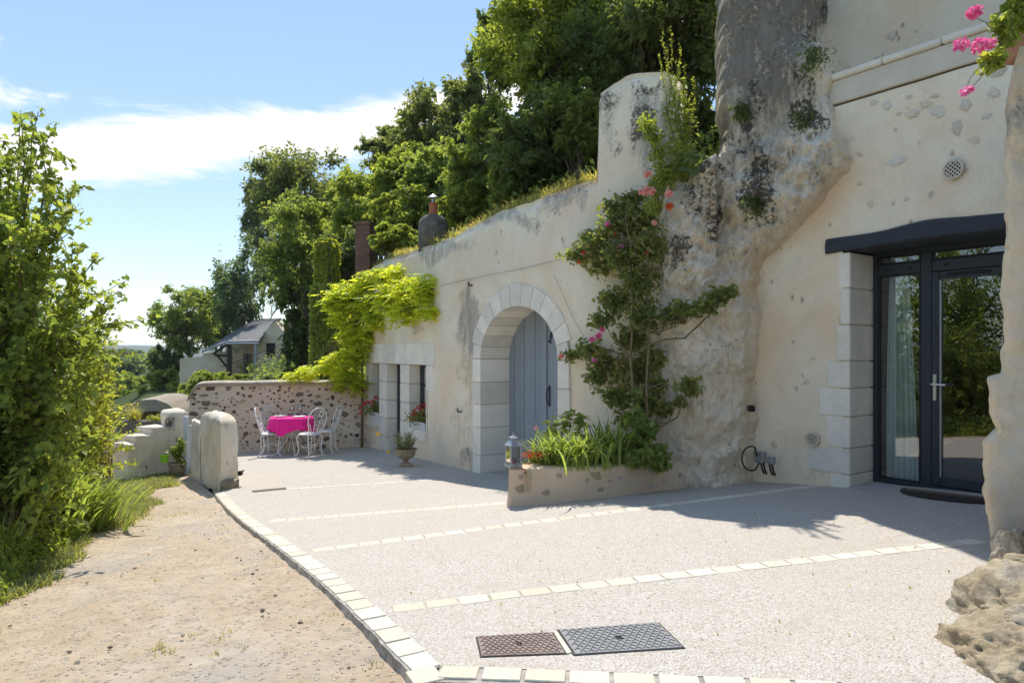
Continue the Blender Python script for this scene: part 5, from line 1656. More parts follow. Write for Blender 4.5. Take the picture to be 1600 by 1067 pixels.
for k, (px_, py_, Y_v, rx_, ry_, kd_, lb) in enumerate([
    (195, 590, 95, 34, 30, 'bluish', 'blue green valley tree left of the stone end wall'),
    (230, 578, 120, 30, 26, 'mid', 'round valley tree just left of the shaded bush'),
    (168, 575, 160, 24, 18, 'oak', 'pale distant valley tree next to the leafy shrub'),
    (215, 620, 60, 45, 36, 'mid', 'nearer valley tree above the ruined stone arch'),
    (255, 625, 48, 32, 42, 'light', 'light green bush below the end wall of the slate house'),
    (180, 612, 75, 30, 26, 'dark', 'dark valley tree half hidden by the leafy shrub'),
    (205, 556, 260, 20, 9, 'bluish', 'far poplar clump on the valley floor'),
    (172, 555, 300, 18, 8, 'bluish', 'farthest grey green tree clump below the blue ridge')]):
    px_tree('valley_tree', lb, px_, py_, Y_v, rx_, ry_, kd_, 6500, 0.3 + Y_v*0.003, 60 + k, VG, nclump=20, trunk_r=0.2)

# ------------------------------------------------------------------ big leaved shrub on the left
def shrub(name, label, base, tips, kind, leaf, per_m, seed, side_n=5, group=None, rad=0.018):
    r_ = np.random.default_rng(seed)
    o = thing(name, label, 'shrub', tuple(base), 0, group)
    sb = MB(); Cs, Ax = [], []
    for tip in tips:
        tip = np.asarray(tip, float)
        n = 10
        u = np.linspace(0, 1, n)[:, None]
        mid = (np.asarray(base) + tip)/2; mid[2] += 0.30*np.linalg.norm(tip - base)
        mid[:2] = np.asarray(base)[:2]*0.6 + tip[:2]*0.4
        b0 = np.asarray(base) + r_.normal(size=3)*np.array([0.22, 0.3, 0.0])
        pts = b0*(1-u)**2 + 2*mid*u*(1-u) + tip*u**2
        pts[1:-1] += r_.normal(size=(n-2, 3))*0.02
        sb.tube(pts, np.linspace(rad, 0.003, n), 5, False)
        segs = [(pts, 0.25)]
        for _ in range(side_n):
            i = r_.integers(3, n-1)
            d = unit(pts[i] - pts[i-1]); d = unit(d*0.8 + r_.normal(size=3)*0.55 + np.array([0, 0, 0.12]))
            L = r_.uniform(0.25, 0.6)
            q = np.array([pts[i] + d*L*t_ - np.array([0, 0, 0.10])*t_**2*L for t_ in np.linspace(0, 1, 5)])
            sb.tube(q, np.linspace(0.006, 0.002, 5), 4, False)
            segs.append((q, 0.0))
        for (q, st) in segs:
            seg = np.linalg.norm(np.diff(q, axis=0), axis=1); L = seg.sum()
            m = int(L*per_m*(1 - st))
            t_ = r_.uniform(st, 1.02, m)
            dd = np.r_[0, np.cumsum(seg)]/L
            c_ = np.stack([np.interp(t_, dd, q[:, k]) for k in range(3)], -1)
            ax_ = unit(np.stack([np.interp(t_, dd, np.gradient(q[:, k])) for k in range(3)], -1))
            Cs.append(c_ + unit(r_.normal(size=(m, 3)))*leaf*0.55); Ax.append(ax_)
    build('stems', sb, M['stem'], o, smooth='all')
    quads_mesh('foliage', leaves(np.vstack(Cs), leaf, leaf*0.62, r_, 0.45, 0.15, np.vstack(Ax)*0.6, 0.18), 4, M['leaf_' + kind], o, LEAF_T)
    return o
r_ = np.random.default_rng(77)
def tipset(boxes, Yr):
    out = []
    for (x0, y0, x1, y1, n) in boxes:
        for _ in range(n):
            out.append(P(r_.uniform(x0, x1), r_.uniform(y0, y1), r_.uniform(*Yr)))
    return out
base = G(20, 800, -0.1); base[:2] = plan(15, 6.1); base[2] = float(zt(*base[:2])) - 0.15
tips = [P(*q) for q in ((60,175,5.6),(48,215,5.7),(82,238,5.6),(112,300,5.6),(100,310,5.8),(78,283,5.7),(30,190,5.8),(148,405,5.9),(120,412,5.8),(182,498,6.0),(165,470,6.0),(140,440,6.0),(70,380,5.7),(20,250,5.6))]
tips += tipset([(-170,200,20,420,26),(-60,330,100,560,30),(20,440,150,620,30),(-40,560,130,720,30),(20,640,120,790,18),(-200,400,-20,760,30)], (5.0, 6.9))
shrub('leafy_shrub', 'big leafy green shrub spilling over the left edge of the path', base, tips, 'hazel', 0.076, 62, 31, 6)
base = np.array([*plan(95, 8.2), 0]); base[2] = float(zt(*base[:2])) - 0.2
tips = tipset([(95,450,165,560,14),(100,540,178,660,26),(90,640,175,740,22),(40,500,110,700,14)], (7.6, 9.0))
shrub('small_leaf_shrub', 'finer leaved lighter shrub behind the big one, next to the gap over the valley', base, tips, 'yell', 0.06, 55, 32, 6)
base = np.array([*plan(150, 9.6), 0]); base[2] = float(zt(*base[:2])) - 0.4
shrub('small_leaf_shrub', 'reddish brown tipped sprig at the edge of the left shrubs', base, tipset([(150,590,178,640,9)], (9.2, 9.8)), 'dry', 0.06, 60, 33, 3)
for k, (bx_, by_, lb) in enumerate([(-5.6, 5.6, 'hedge shrub hidden behind the big leafy shrub at the left edge'), (-5.3, 3.6, 'hedge shrub just outside the lower left edge')]):
    base = np.array([bx_, by_, 0.0]); base[2] = float(zground(bx_, by_))
    tp_ = [base + np.array([r_.uniform(-1.2, 0.9 if k == 0 else 0.6), r_.uniform(-1.1, 1.1), r_.uniform(0.9, 2.7)]) for _ in range(60)]
    shrub('hedge_shrub', lb, base, tp_, 'hazel', 0.08, 45, 36 + k, 5, 'hedge shrubs beyond the left edge')
# taller trees of the same hedge row, beyond the left edge of the picture
for k, (c_, cr_, lb) in enumerate([((-7.6, 3.2, 2.2), (1.5, 1.6, 2.3), 'hedge tree outside the left edge, seen mirrored in the glass door'),
                                   ((-9.0, 6.8, 2.0), (1.6, 1.8, 2.6), 'taller hedge tree mirrored in the upper glass door pane'),
                                   ((-6.6, 0.2, 1.7), (1.3, 1.4, 1.9), 'low hedge tree mirrored at the edge of the glass door')]):
    tree('hedge_tree', lb, c_, cr_, 'mid', 9000, 0.12, 90 + k, 'hedge trees beyond the left edge', nclump=24)

# ------------------------------------------------------------------ blades: grass, iris, lilies
def blades(roots, dirs, L, w_, r_, bend=0.5, seg=4):
    """arching tapered blades, strip of quads (2*(seg)+1 verts)"""
    n = len(roots)
    L = np.broadcast_to(np.asarray(L, float), (n,))[:, None]
    h = unit(dirs*np.array([1, 1, 0]) + 1e-6)
    side = np.stack([-h[:, 1], h[:, 0], np.zeros(n)], -1)
    bend = bend*r_.uniform(0.5, 1.4, (n, 1))
    rows = []
    for k in range(seg + 1):
        t_ = k/seg
        ang = bend*t_**1.4*1.6
        if k == 0: p = roots.copy()
        else:
            step = L/seg
            p = p + (h*np.sin(ang)*step + np.array([0, 0, 1])*np.cos(ang)*step + unit(dirs)*0.15*step)
        wk = w_*(1 - t_**2)*(0.55 + 0.45*min(1, t_*4)) if k < seg else 0
        rows.append((p - side*wk/2, p + side*wk/2) if k < seg else (p,))
    Vv = np.stack([q for r in rows for q in r], 1)
    faces = []
    for k in range(seg - 1):
        a_ = 2*k
        faces += [(a_, a_+1, a_+3), (a_, a_+3, a_+2)]
    a_ = 2*(seg-1)
    faces.append((a_, a_+1, a_+2))
    return Vv.reshape(-1, 3), Vv.shape[1], faces
def blade_obj(name, roots, L, w_, mat, parent, seed, bend=0.5, lean=None, seg=4, spread=1.0):
    r2 = np.random.default_rng(seed)
    n = len(roots)
    d = np.stack([r2.normal(size=n), r2.normal(size=n), np.zeros(n)], -1)*spread
    if lean is not None: d = unit(d) + np.asarray(lean)
    Vv, npv, fc = blades(np.asarray(roots, float), d, L*r2.uniform(0.55, 1.15, n), w_, r2, bend, seg)
    return quads_mesh(name, Vv, npv, mat, parent, fc)

# grass verge along the left of the path
r_ = np.random.default_rng(41)
n = 42000
ss = r_.uniform(1.5, 12.6, n)
edge = np.interp(ss, [1.5, 4.5, 6, 8, 9.5, 10.6, 11.2, 12.6], [-0.9, -0.28, -0.10, 0.36, 0.85, 1.25, 1.3, 1.3])
ww = edge - np.abs(r_.normal(size=n))*0.6 + r_.normal(size=n)*0.06
keepn = np.array([mnoise.noise(Vector((a_*1.3, b_*1.3, 0))) for a_, b_ in zip(ss, ww)])
kp = (keepn > -0.25 + 0.9*(ww - edge + 0.25)) & (ww > -2.6)
xx, yy = XY(ss[kp], ww[kp])
rt_ = np.stack([xx, yy, path_z(xx, yy) - 0.02], -1)
g_ = blade_obj('grass_verge', rt_, 0.11, 0.010, M['leaf_grass'], None, 42, 0.7, seg=3)
tag(g_, 'short ragged grass and weeds along the left side of the dirt path', 'grass', kind='stuff')
n = 900
ss, ww = r_.uniform(2.0, 11, n), r_.uniform(-0.5, 1.25, n)
kp = np.array([mnoise.noise(Vector((a_*1.1 + 9, b_*1.1, 0))) for a_, b_ in zip(ss, ww)]) > 0.42
kw_ = 1.22 + 0.07*(ss - 2.4); kp |= (ww > kw_ - 0.28) & (r_.random(n) < 0.25)
kp &= ww < kw_ - 0.16
xx, yy = XY(ss[kp], ww[kp])
cc = np.repeat(np.stack([xx, yy], -1), 9, 0) + r_.normal(size=(kp.sum()*9, 2))*0.018
rt_ = np.column_stack([cc, path_z(cc[:, 0], cc[:, 1]) - 0.005])
tag(blade_obj('path_weeds', rt_, 0.03, 0.006, M['leaf_dry'], None, 43, 1.1, seg=3), 'sparse tiny weeds sprouting from the dirt path', 'weeds', kind='stuff')
# low leafy weeds under the shrub
n = 14000
ss = r_.uniform(3.0, 9.6, n)
edge = np.interp(ss, [3, 4.5, 6, 8, 9.6], [-0.75, -0.45, -0.28, 0.12, 0.3])
ww = edge - np.abs(r_.normal(size=n))*0.4
xx, yy = XY(ss, ww)
hgt = r_.random(n)**1.3*0.34*np.clip((edge - ww)/0.3 + 0.25, 0.1, 1)
C = np.stack([xx, yy, path_z(xx, yy) + hgt], -1)
tag(quads_mesh('ground_cover', leaves(C, 0.05, 0.032, r_, 0.7), 4, M['leaf_light'], None, LEAF_T), 'low leafy weeds under the shrubs beside the path', 'weeds', kind='stuff')
r_ = np.random.default_rng(44)
bs = np.array([*plan(80, 6.9), 0]); bs[2] = float(path_z(*bs[:2])) - 0.03
iris = thing('iris_clump', 'clump of long sword shaped iris leaves leaning over the path', 'plant', tuple(bs))
rt_ = np.stack([bs[0] + r_.normal(size=420)*0.24, bs[1] + r_.normal(size=420)*0.26, np.full(420, bs[2])], -1)
blade_obj('leaf_blades', rt_, 0.8, 0.045, M['leaf_iris'], iris, 45, 0.75, lean=(1.5, -0.1, 0), seg=6)
bs = np.array([*plan(-5, 5.2), 0]); bs[2] = float(path_z(*bs[:2])) - 0.03
iris2 = thing('iris_clump', 'few upright iris leaves at the far left edge near the ground', 'plant', tuple(bs))
rt_ = np.stack([bs[0] + r_.normal(size=40)*0.10, bs[1] + r_.normal(size=40)*0.12, np.full(40, bs[2])], -1)
blade_obj('leaf_blades', rt_, 0.6, 0.04, M['leaf_iris'], iris2, 46, 0.45, seg=5)
# grass along the wall top
r_ = np.random.default_rng(51)
n = 15000
tt_ = r_.uniform(T0 + 0.2, T2(935), n)
inn_ = 0.10 + np.abs(r_.normal(size=n))*0.75
rt_ = np.zeros((n, 3))
for i in range(n):
    q = F2(tt_[i]) - N2(tt_[i])*inn_[i]
    rt_[i] = (q[0], q[1], 0)
ztp = np.array([np.interp(t_, _tp[:11], _zp[:11]) for t_ in tt_])
rt_[:, 2] = ztp + 0.02 + np.maximum(0, inn_ - 0.45)*0.32
kp = np.array([mnoise.noise(Vector((t_*1.7, i_*2, 3))) for t_, i_ in zip(tt_, inn_)]) > -0.25
tag(blade_obj('wall_top_grass', rt_[kp], 0.22, 0.012, M['leaf_dry'], None, 52, 0.8, seg=3), 'dry yellowish grass growing along the top of the cave house wall', 'grass', kind='stuff')
# bank of earth behind the wall top joins it to the slope
bk = []
for t_ in np.linspace(T0 + 0.1, T2(1040), 60):
    zt0 = float(np.interp(min(t_, _tp[10]), _tp, _zp))
    row = []
    for i_ in (0.40, 0.7, 1.1, 1.6, 2.4, 3.2):
        q = F2(t_) - N2(min(t_, 2.4))*i_
        row.append((q[0], q[1], max(zt0 - 0.03 + (i_ - 0.4)*0.33, float(zground(q[0], q[1])) + 0.01 if i_ > 3 else -9) + 0.05*mnoise.noise(Vector((q[0]*2, q[1]*2, 1)))))
    bk.append(row)
tag(build('earth_bank', MB().grid(bk), M['meadow'], None, smooth='all'), kind='structure')
n = 9000
tt_ = r_.uniform(T0 + 0.2, T2(1030), n); inn_ = 0.5 + r_.random(n)*2.6
C = np.array([[*(F2(t_) - N2(min(t_, 2.4))*i_), float(np.interp(min(t_, _tp[10]), _tp, _zp)) + (i_ - 0.4)*0.33 + r_.random()**2*0.45] for t_, i_ in zip(tt_, inn_)])
tag(quads_mesh('slope_undergrowth', leaves(C, 0.09, 0.05, r_, 0.6), 4, M['leaf_mid'], None, LEAF_T), 'low green undergrowth on the bank behind the wall top', 'undergrowth', kind='stuff')
# undergrowth on the rest of the slope so that no bare ground shows between the trees
n = 40000
ss = r_.uniform(8, 75, n)**1.0; uu = r_.random(n)*14
wf_ = np.interp(ss, [5.9, 15.6, 17, 50, 100], [6.4, 6.4, 6.8, 9.2, 15])
xx, yy = XY(ss, wf_ + uu)
C = np.stack([xx, yy, zground(xx, yy) + r_.random(n)**1.5*(0.8 + ss*0.02)], -1)
tag(quads_mesh('hillside_brush', leaves(C, 0.22, 0.13, r_, 0.6), 4, M['leaf_mid'], None, LEAF_T), 'tangled green brush covering the hillside under the trees', 'brush', kind='stuff')
# ------------------------------------------------------------------ table and chairs
M['pink_cloth'] = None
b = NB('magenta_cloth')
v = b.coord('Object')
w1n = b.noise(v, 90, 3)
M['pink_cloth'] = b.finish(b.pbsdf((0.86, 0.02, 0.27), 0.85, b.bump(w1n, 0.15, 0.003), 0.15, **{'Sheen Weight': 0.15}))
M['china'] = m_simple('white_china', (0.85, 0.85, 0.84), 0.25, 0.02, 10, 0.02, spec=0.5)
M['clear_glass'] = m_glass('drinking_glass', (0.93, 0.94, 0.95), 0.10)
TC = np.array([*plan(456, 13.6), 0.0]); TC[2] = float(zt(TC[0], TC[1]))
tb = thing('bistro_table', 'round white wrought iron garden table under a pink cloth', 'table', tuple(TC))
build('table_top', MB().lathe([(0, 0.715), (0.40, 0.715), (0.41, 0.72), (0.41, 0.735), (0.40, 0.74), (0, 0.74)], TC, 32), M['white_metal'], tb)
for k in range(4):
    a_ = 2*math.pi*k/4 + 0.5
    e = np.array([math.cos(a_), math.sin(a_), 0])
    pts = [TC + e*r2 + (0, 0, z2) for r2, z2 in ((0.30, 0.71), (0.22, 0.62), (0.10, 0.50), (0.06, 0.40), (0.10, 0.28), (0.20, 0.14), (0.28, 0.05), (0.32, 0.01), (0.345, 0.012), (0.35, 0.03))]
    build('leg', MB().tube(pts, 0.011, 6), M['white_metal'], tb, smooth='all')
build('leg_ring', MB().tube([TC + np.array([0.085*math.cos(q), 0.085*math.sin(q), 0.42]) for q in np.linspace(0, 2*math.pi, 17)], 0.008, 6, False), M['white_metal'], tb, smooth='all')
rows = []
n_a = 144
for k in range(n_a + 1):
    a_ = 2*math.pi*k/n_a
    drop = 0.25 + 0.035*math.cos(4*a_ + 0.6) + 0.05*max(0, math.cos(4*a_ + 0.6))**3
    col_ = [TC + np.array([r2*math.cos(a_), r2*math.sin(a_), 0.7455]) for r2 in (0.0, 0.2, 0.38, 0.408)]
    for i in range(1, 9):
        q = i/8
        wv_ = (0.022*math.sin(a_*13 + 0.8*math.sin(a_*3)) + 0.012*math.sin(a_*29))*q + 0.02*q
        r2 = 0.418 + wv_ + 0.015*q
        col_.append(TC + np.array([r2*math.cos(a_), r2*math.sin(a_), 0.738 - drop*q]))
    rows.append(col_)
cl = build('tablecloth', MB().grid(rows), M['pink_cloth'], None, smooth='all')
tag(cl, 'bright magenta pink cloth draped over the round garden table', 'tablecloth')
def at_table(dx, dy): return TC + np.array([dx, dy, 0.7475])
for (dx, dy, lb) in ((-0.22, -0.02, 'white dinner plate on the left half of the pink cloth'), (0.18, -0.10, 'white dinner plate on the right half of the pink cloth')):
    o = build('plate', MB().lathe([(0, 0.004), (0.075, 0.004), (0.085, 0.008), (0.125, 0.018), (0.13, 0.02), (0.125, 0.014), (0.08, 0.001), (0, 0.0)], at_table(dx, dy), 28), M['china'], None, smooth='all')
    tag(o, lb, 'plate', 'plates on the garden table')
for (dx, dy, lb) in ((-0.04, 0.17, 'stemmed wine glass on pink table, the left one'), (0.12, 0.14, 'stemmed wine glass on pink table, the right one')):
    o = build('wine_glass', MB().lathe([(0.034, 0.0), (0.034, 0.003), (0.006, 0.008), (0.0045, 0.03), (0.0045, 0.085), (0.012, 0.095), (0.032, 0.118), (0.039, 0.145), (0.037, 0.18), (0.032, 0.205), (0.030, 0.205), (0.035, 0.18), (0.037, 0.145), (0.030, 0.12), (0.0, 0.099)], at_table(dx, dy), 20), M['clear_glass'], None, smooth='all')
    tag(o, lb, 'glass', 'wine glasses on the garden table')

def arc3(c, r, a0, a1, n, y=0.0, sx=1.0):
    return [np.array([c[0] + sx*r*math.cos(a), y, c[1] + r*math.sin(a)]) for a in np.linspace(a0, a1, n)]
def spiral(c, r0, r1, a0, a1, n, y=0.0, sx=1.0):
    out = []
    for i in range(n):
        q = i/(n-1); a = a0 + (a1-a0)*q; r = r0 + (r1-r0)*q
        out.append(np.array([c[0] + sx*r*math.cos(a), y, c[1] + r*math.sin(a)]))
    return out
def make_chair(label):
    """faces +Y; back on the -Y side"""
    t = thing('garden_chair', label, 'chair', (0, 0, 0), 0, 'white iron chairs round the table')
    build('seat', MB().lathe([(0, 0.455), (0.17, 0.452), (0.195, 0.447), (0.205, 0.438), (0.20, 0.43), (0.185, 0.432), (0, 0.438)], (0, 0, 0), 28), M['white_metal'], t, smooth='all')
    for sx in (-1, 1):
        pf = [(0.13*sx, 0.14, 0.43), (0.165*sx, 0.175, 0.36), (0.155*sx, 0.165, 0.26), (0.14*sx, 0.15, 0.16), (0.145*sx, 0.16, 0.07), (0.175*sx, 0.20, 0.015), (0.19*sx, 0.215, 0.012)]
        build('leg', MB().tube(pf, [0.011]*7, 6), M['white_metal'], t, smooth='all')
        pb = [(0.13*sx, -0.14, 0.43), (0.16*sx, -0.17, 0.36), (0.15*sx, -0.165, 0.26), (0.14*sx, -0.16, 0.16), (0.145*sx, -0.175, 0.07), (0.17*sx, -0.215, 0.015), (0.18*sx, -0.235, 0.012)]
        build('leg', MB().tube(pb, [0.011]*7, 6), M['white_metal'], t, smooth='all')
    lean = lambda q: np.array([q[0], -0.165 - (q[2] - 0.44)*0.26, q[2]])
    fr = [np.array([-0.13, 0, 0.44]), np.array([-0.15, 0, 0.52]), np.array([-0.19, 0, 0.64])] + arc3((0, 0.74), 0.205, math.pi, 0, 15, sx=1.0) + [np.array([0.19, 0, 0.64]), np.array([0.15, 0, 0.52]), np.array([0.13, 0, 0.44])]
    build('back_frame', MB().tube([lean(q) for q in fr], 0.0105, 6), M['white_metal'], t, smooth='all')
    scb = MB()
    for sx in (-1, 1):
        for cur in (spiral((0.075, 0.80), 0.085, 0.018, 0.9, 0.9 + 4.6, 18, sx=sx),
                    spiral((0.10, 0.66), 0.06, 0.014, math.pi*0.75, math.pi*0.75 - 4.8, 16, sx=sx),
                    [np.array([0.03*sx, 0, 0.45]), np.array([0.05*sx, 0, 0.55]), np.array([0.045*sx, 0, 0.63]), np.array([0.058*sx, 0, 0.70])],
                    [np.array([0.08*sx, 0, 0.45]), np.array([0.115*sx, 0, 0.55]), np.array([0.155*sx, 0, 0.64])]):
            scb.tube([lean(q) for q in cur], 0.0065, 5)
    scb.tube([lean(q) for q in spiral((0, 0.575), 0.045, 0.045, 0, 2*math.pi, 16)], 0.006, 5)
    build('back_scrolls', scb, M['white_metal'], t, smooth='all')
    build('seat_ring', MB().tube([np.array([0.15*math.cos(q), 0.155*math.sin(q), 0.20]) for q in np.linspace(0, 2*math.pi, 21)], 0.006, 5, False), M['white_metal'], t, smooth='all')
    return t
proto = make_chair('white scrolled iron chair on the left of the table, turned sideways')
seats = [((424, 13.4), (1.0, 0.18), 'white scrolled iron chair on the left of the table, turned sideways'),
         ((428, 14.05), (0.55, -0.85), 'white scrolled iron chair behind the table on the left, against the rubble wall'),
         ((484, 13.05), (-0.80, 0.62), 'white scrolled iron chair in front of the table on the right, back to the viewer'),
         ((508, 13.7), (-1.0, 0.05), 'white scrolled iron chair farthest right of the table')]
for k, (q, fd, lb) in enumerate(seats):
    o = proto if k == 0 else copy_tree(proto)
    p_ = np.array([*plan(*q), 0.0])
    p_[2] = float(zt(p_[0], p_[1]))
    o.location = p_
    o.rotation_euler = (0, 0, math.atan2(fd[1], fd[0]) - math.pi/2)
    o['label'] = lb

# ------------------------------------------------------------------ urn with sage-grey plant
M['terracotta_buff'] = m_simple('weathered_buff_stoneware', (0.36, 0.28, 0.18), 0.85, 0.25, 12, 0.4)
up_ = G(634, 728)
urn = thing('garden_urn', 'small buff stone footed urn by the windows', 'urn', tuple(up_))
prof = [(0.0, 0.0), (0.11, 0.0), (0.115, 0.02), (0.095, 0.035), (0.06, 0.06), (0.045, 0.09), (0.05, 0.115), (0.09, 0.13), (0.145, 0.165), (0.165, 0.205), (0.16, 0.24), (0.165, 0.25), (0.195, 0.275), (0.20, 0.285), (0.195, 0.295), (0.165, 0.285), (0.15, 0.25), (0.0, 0.245)]
build('bowl', MB().lathe(prof, up_, 32), M['terracotta_buff'], urn, smooth=True)
build('soil', MB().lathe([(0, 0.262), (0.15, 0.256)], up_, 20), M['soil'], urn)
r_ = np.random.default_rng(61)
up2 = up_ + np.array([0, 0, 0.25])
pl_ = thing('sage_plant', 'grey green bushy plant with yellow flowers growing in the urn', 'plant', tuple(up2))
sb = MB(); cs = []
for k in range(60):
    a_ = r_.uniform(0, 2*math.pi); L = r_.uniform(0.15, 0.34); out = r_.uniform(0.05, 0.24)
    tip = up2 + np.array([math.cos(a_)*out, math.sin(a_)*out, L])
    pts, rad = limb(up2 + np.array([math.cos(a_)*0.05, math.sin(a_)*0.05, 0]), tip, 0.003, 0.0015, r_, 5, 0.05)
    sb.tube(pts, rad, 4, False)
    for t_ in np.linspace(0.25, 1, 16): cs.append(pts[int(t_*4)]*(1-(t_*4 % 1)) + pts[min(4, int(t_*4)+1)]*(t_*4 % 1) + r_.normal(size=3)*0.01)
fl_tips = []
for (px_, py_) in ((591, 678), (607, 705), (610, 670), (608, 697), (594, 703), (613, 682), (608, 652)):
    tip = P(px_, py_, up_[1] - 0.1)
    pts, rad = limb(up2, tip, 0.0025, 0.0015, r_, 6, 0.03, 0.08)
    sb.tube(pts, rad, 4, False); fl_tips.append(tip)
build('stems', sb, M['stem'], pl_)
quads_mesh('foliage', leaves(np.array(cs), 0.045, 0.012, r_, 0.2), 4, M['leaf_sage'], pl_, LEAF_T)
def m_petal(name, cols, trans=0.3):
    return m_leaf(name, cols, trans, 0.6, ttint=(1.3, 1.2, 1.3))
M['petal_yellow'] = m_petal('yellow_petal', [(0.75, 0.45, 0.02), (0.85, 0.58, 0.03), (0.9, 0.68, 0.06), (0.95, 0.75, 0.1)])
M['petal_red'] = m_petal('coral_red_petal', [(0.62, 0.02, 0.03), (0.75, 0.05, 0.06), (0.82, 0.09, 0.10), (0.88, 0.2, 0.18)])
M['petal_pink'] = m_petal('pink_petal', [(0.68, 0.07, 0.26), (0.80, 0.14, 0.38), (0.86, 0.26, 0.50), (0.9, 0.52, 0.66)])
M['petal_rose'] = m_petal('pale_rose_petal', [(0.80, 0.30, 0.26), (0.86, 0.42, 0.36), (0.88, 0.52, 0.42), (0.9, 0.62, 0.5)])
M['petal_orange'] = m_petal('rust_orange_petal', [(0.50, 0.06, 0.01), (0.65, 0.10, 0.02), (0.72, 0.16, 0.03), (0.78, 0.24, 0.06)])
def ball_flower(parent, name, c, r, n, size, mat, seed, flat=1.0):
    r2 = np.random.default_rng(seed)
    C = np.asarray(c) + unit(r2.normal(size=(n, 3)))*r*np.array([1, 1, flat])*r2.uniform(0.55, 1.0, (n, 1))
    return quads_mesh(name, leaves(C, size, size*0.8, r2, 0.2, 0, unit(C - np.asarray(c))*1.4), 4, mat, parent, LEAF_T)
for k, tip in enumerate(fl_tips):
    big_ = k < 2
    ball_flower(pl_, 'flower', tip, 0.035 if big_ else 0.015, 40 if big_ else 14, 0.03 if big_ else 0.015, M['petal_yellow'], k, 0.6)

# ------------------------------------------------------------------ geranium boxes on the sills
M['box_white'] = m_simple('white_plastic_trough', (0.72, 0.73, 0.76), 0.4, 0.04, 10, 0.03)
def geranium(name, label, c, ext, n_st, seed, heads, leaf=0.05, group=None, mat='petal_red', hr=0.045):
    r2 = np.random.default_rng(seed)
    o = thing(name, label, 'plant', tuple(c), 0, group)
    cs = np.asarray(c) + r2.normal(size=(n_st, 3))*ext + np.array([0, 0, ext[2]*1.1])
    quads_mesh('foliage', leaves(cs, leaf, leaf*0.95, r2, 0.5, 0.1), 4, M['leaf_mid'], o, LEAF_T)
    sb = MB()
    for k, (hp, rad) in enumerate(heads):
        pts, rd = limb(np.asarray(c) + (0, 0, 0.02), hp, 0.004, 0.002, r2, 5, 0.04, 0.1)
        sb.tube(pts, rd, 4, False)
        ball_flower(o, 'flower_head', hp, rad, 60, rad*0.55, M[mat], seed*10 + k, 0.85)
    build('stems', sb, M['stem'], o)
    return o
for (wk, lbx, lbp, hs, sd_) in (('C', 'white flower trough on the sill of the right window, above the urn', 'coral red geraniums in the trough of the right window', ((648,642),(654,636),(660,640),(651,651),(657,648),(664,633),(643,655),(646,647)), 71),
                                ('A', 'white flower trough on the sill of the far left window', 'coral red geraniums in the trough of the far left window', ((563,637),(569,631),(575,628),(583,627),(588,621),(564,644),(582,636)), 72)):
    t0_, t1_ = WIN[wk]
    ctr = Q2((t0_+t1_)/2 + (0.02 if wk == 'C' else 0.0), SILL + 0.072, -0.06)
    dd3, nn3 = np.array([*D2(t0_), 0]), np.array([*N2(t0_), 0])
    L = (t1_-t0_)*0.82
    bx = thing('flower_trough', lbx, 'flower box', tuple(ctr - (0, 0, 0.07)), 0, 'flower troughs on the window sills')
    sh = MB()
    lo, hi_ = 0.055, 0.085
    P0 = [ctr + dd3*sx*L/2*f_ + nn3*sy*w_ + (0, 0, z_) for (z_, w_, f_) in ((-0.068, lo, 0.94), (0.07, hi_, 1.0)) for sx, sy in ((-1,-1),(1,-1),(1,1),(-1,1))]
    sh.add(P0, [(0,3,2,1), (0,1,5,4), (1,2,6,5), (2,3,7,6), (3,0,4,7)])
    sh.rbox(ctr + nn3*(hi_) + (0, 0, 0.065), (L + 0.02, 0.016, 0.022), [dd3, nn3, U3], 0.004)
    sh.rbox(ctr - nn3*(hi_) + (0, 0, 0.065), (L + 0.02, 0.016, 0.022), [dd3, nn3, U3], 0.004)
    build('trough_shell', sh, M['box_white'], bx)
    build('soil', MB().box(ctr + (0, 0, 0.045), (L*0.95, 0.13, 0.02), [dd3, nn3, U3]), M['soil'], bx)
    heads = [(P(a_, b_, ctr[1] - 0.02), 0.05) for a_, b_ in hs]
    geranium('geranium', lbp, ctr + (0, 0, 0.06), np.array([0.12, 0.10, 0.07]), 420, sd_, heads, 0.045, 'geraniums on the window sills')

# ------------------------------------------------------------------ lantern on the planter rim
lp = P(802, 723.5, float(line[30][1]) + 0.12); lp[2] = rim_h[30] + 0.004
lan = thing('lantern', 'grey metal candle lantern standing on the planter rim', 'lantern', tuple(lp))
M['zinc'] = m_simple('zinc_grey', (0.36, 0.38, 0.39), 0.45, 0.12, 25, 0.1, metal=0.55)
w_ = 0.055
ca, sa = math.cos(0.5), math.sin(0.5)
LA = [np.array([ca, sa, 0]), np.array([-sa, ca, 0]), U3]
build('base', MB().rbox(lp + (0, 0, 0.012), (0.135, 0.135, 0.024), LA, 0.005), M['zinc'], lan)
for sx in (-1, 1):
    for sy in (-1, 1):
        build('corner_post', MB().box(lp + LA[0]*sx*w_ + LA[1]*sy*w_ + (0, 0, 0.115), (0.012, 0.012, 0.182), LA), M['zinc'], lan)
for k, (e, f_) in enumerate(((LA[0], LA[1]), (-LA[0], LA[1]), (LA[1], LA[0]), (-LA[1], LA[0]))):
    build('pane', MB().box(lp + e*w_ + (0, 0, 0.115), (0.003, 0.096, 0.178), [e, f_, U3]), M['clear_glass'], lan)
top = MB()
def frust(z0_, a0_, z1_, a1_):
    top.add([lp + LA[0]*sx*a_ + LA[1]*sy*a_ + (0, 0, z_) for z_, a_ in ((z0_, a0_), (z1_, a1_)) for sx, sy in ((-1,-1),(1,-1),(1,1),(-1,1))], [(0,3,2,1), (4,5,6,7), (0,1,5,4), (1,2,6,5), (2,3,7,6), (3,0,4,7)])
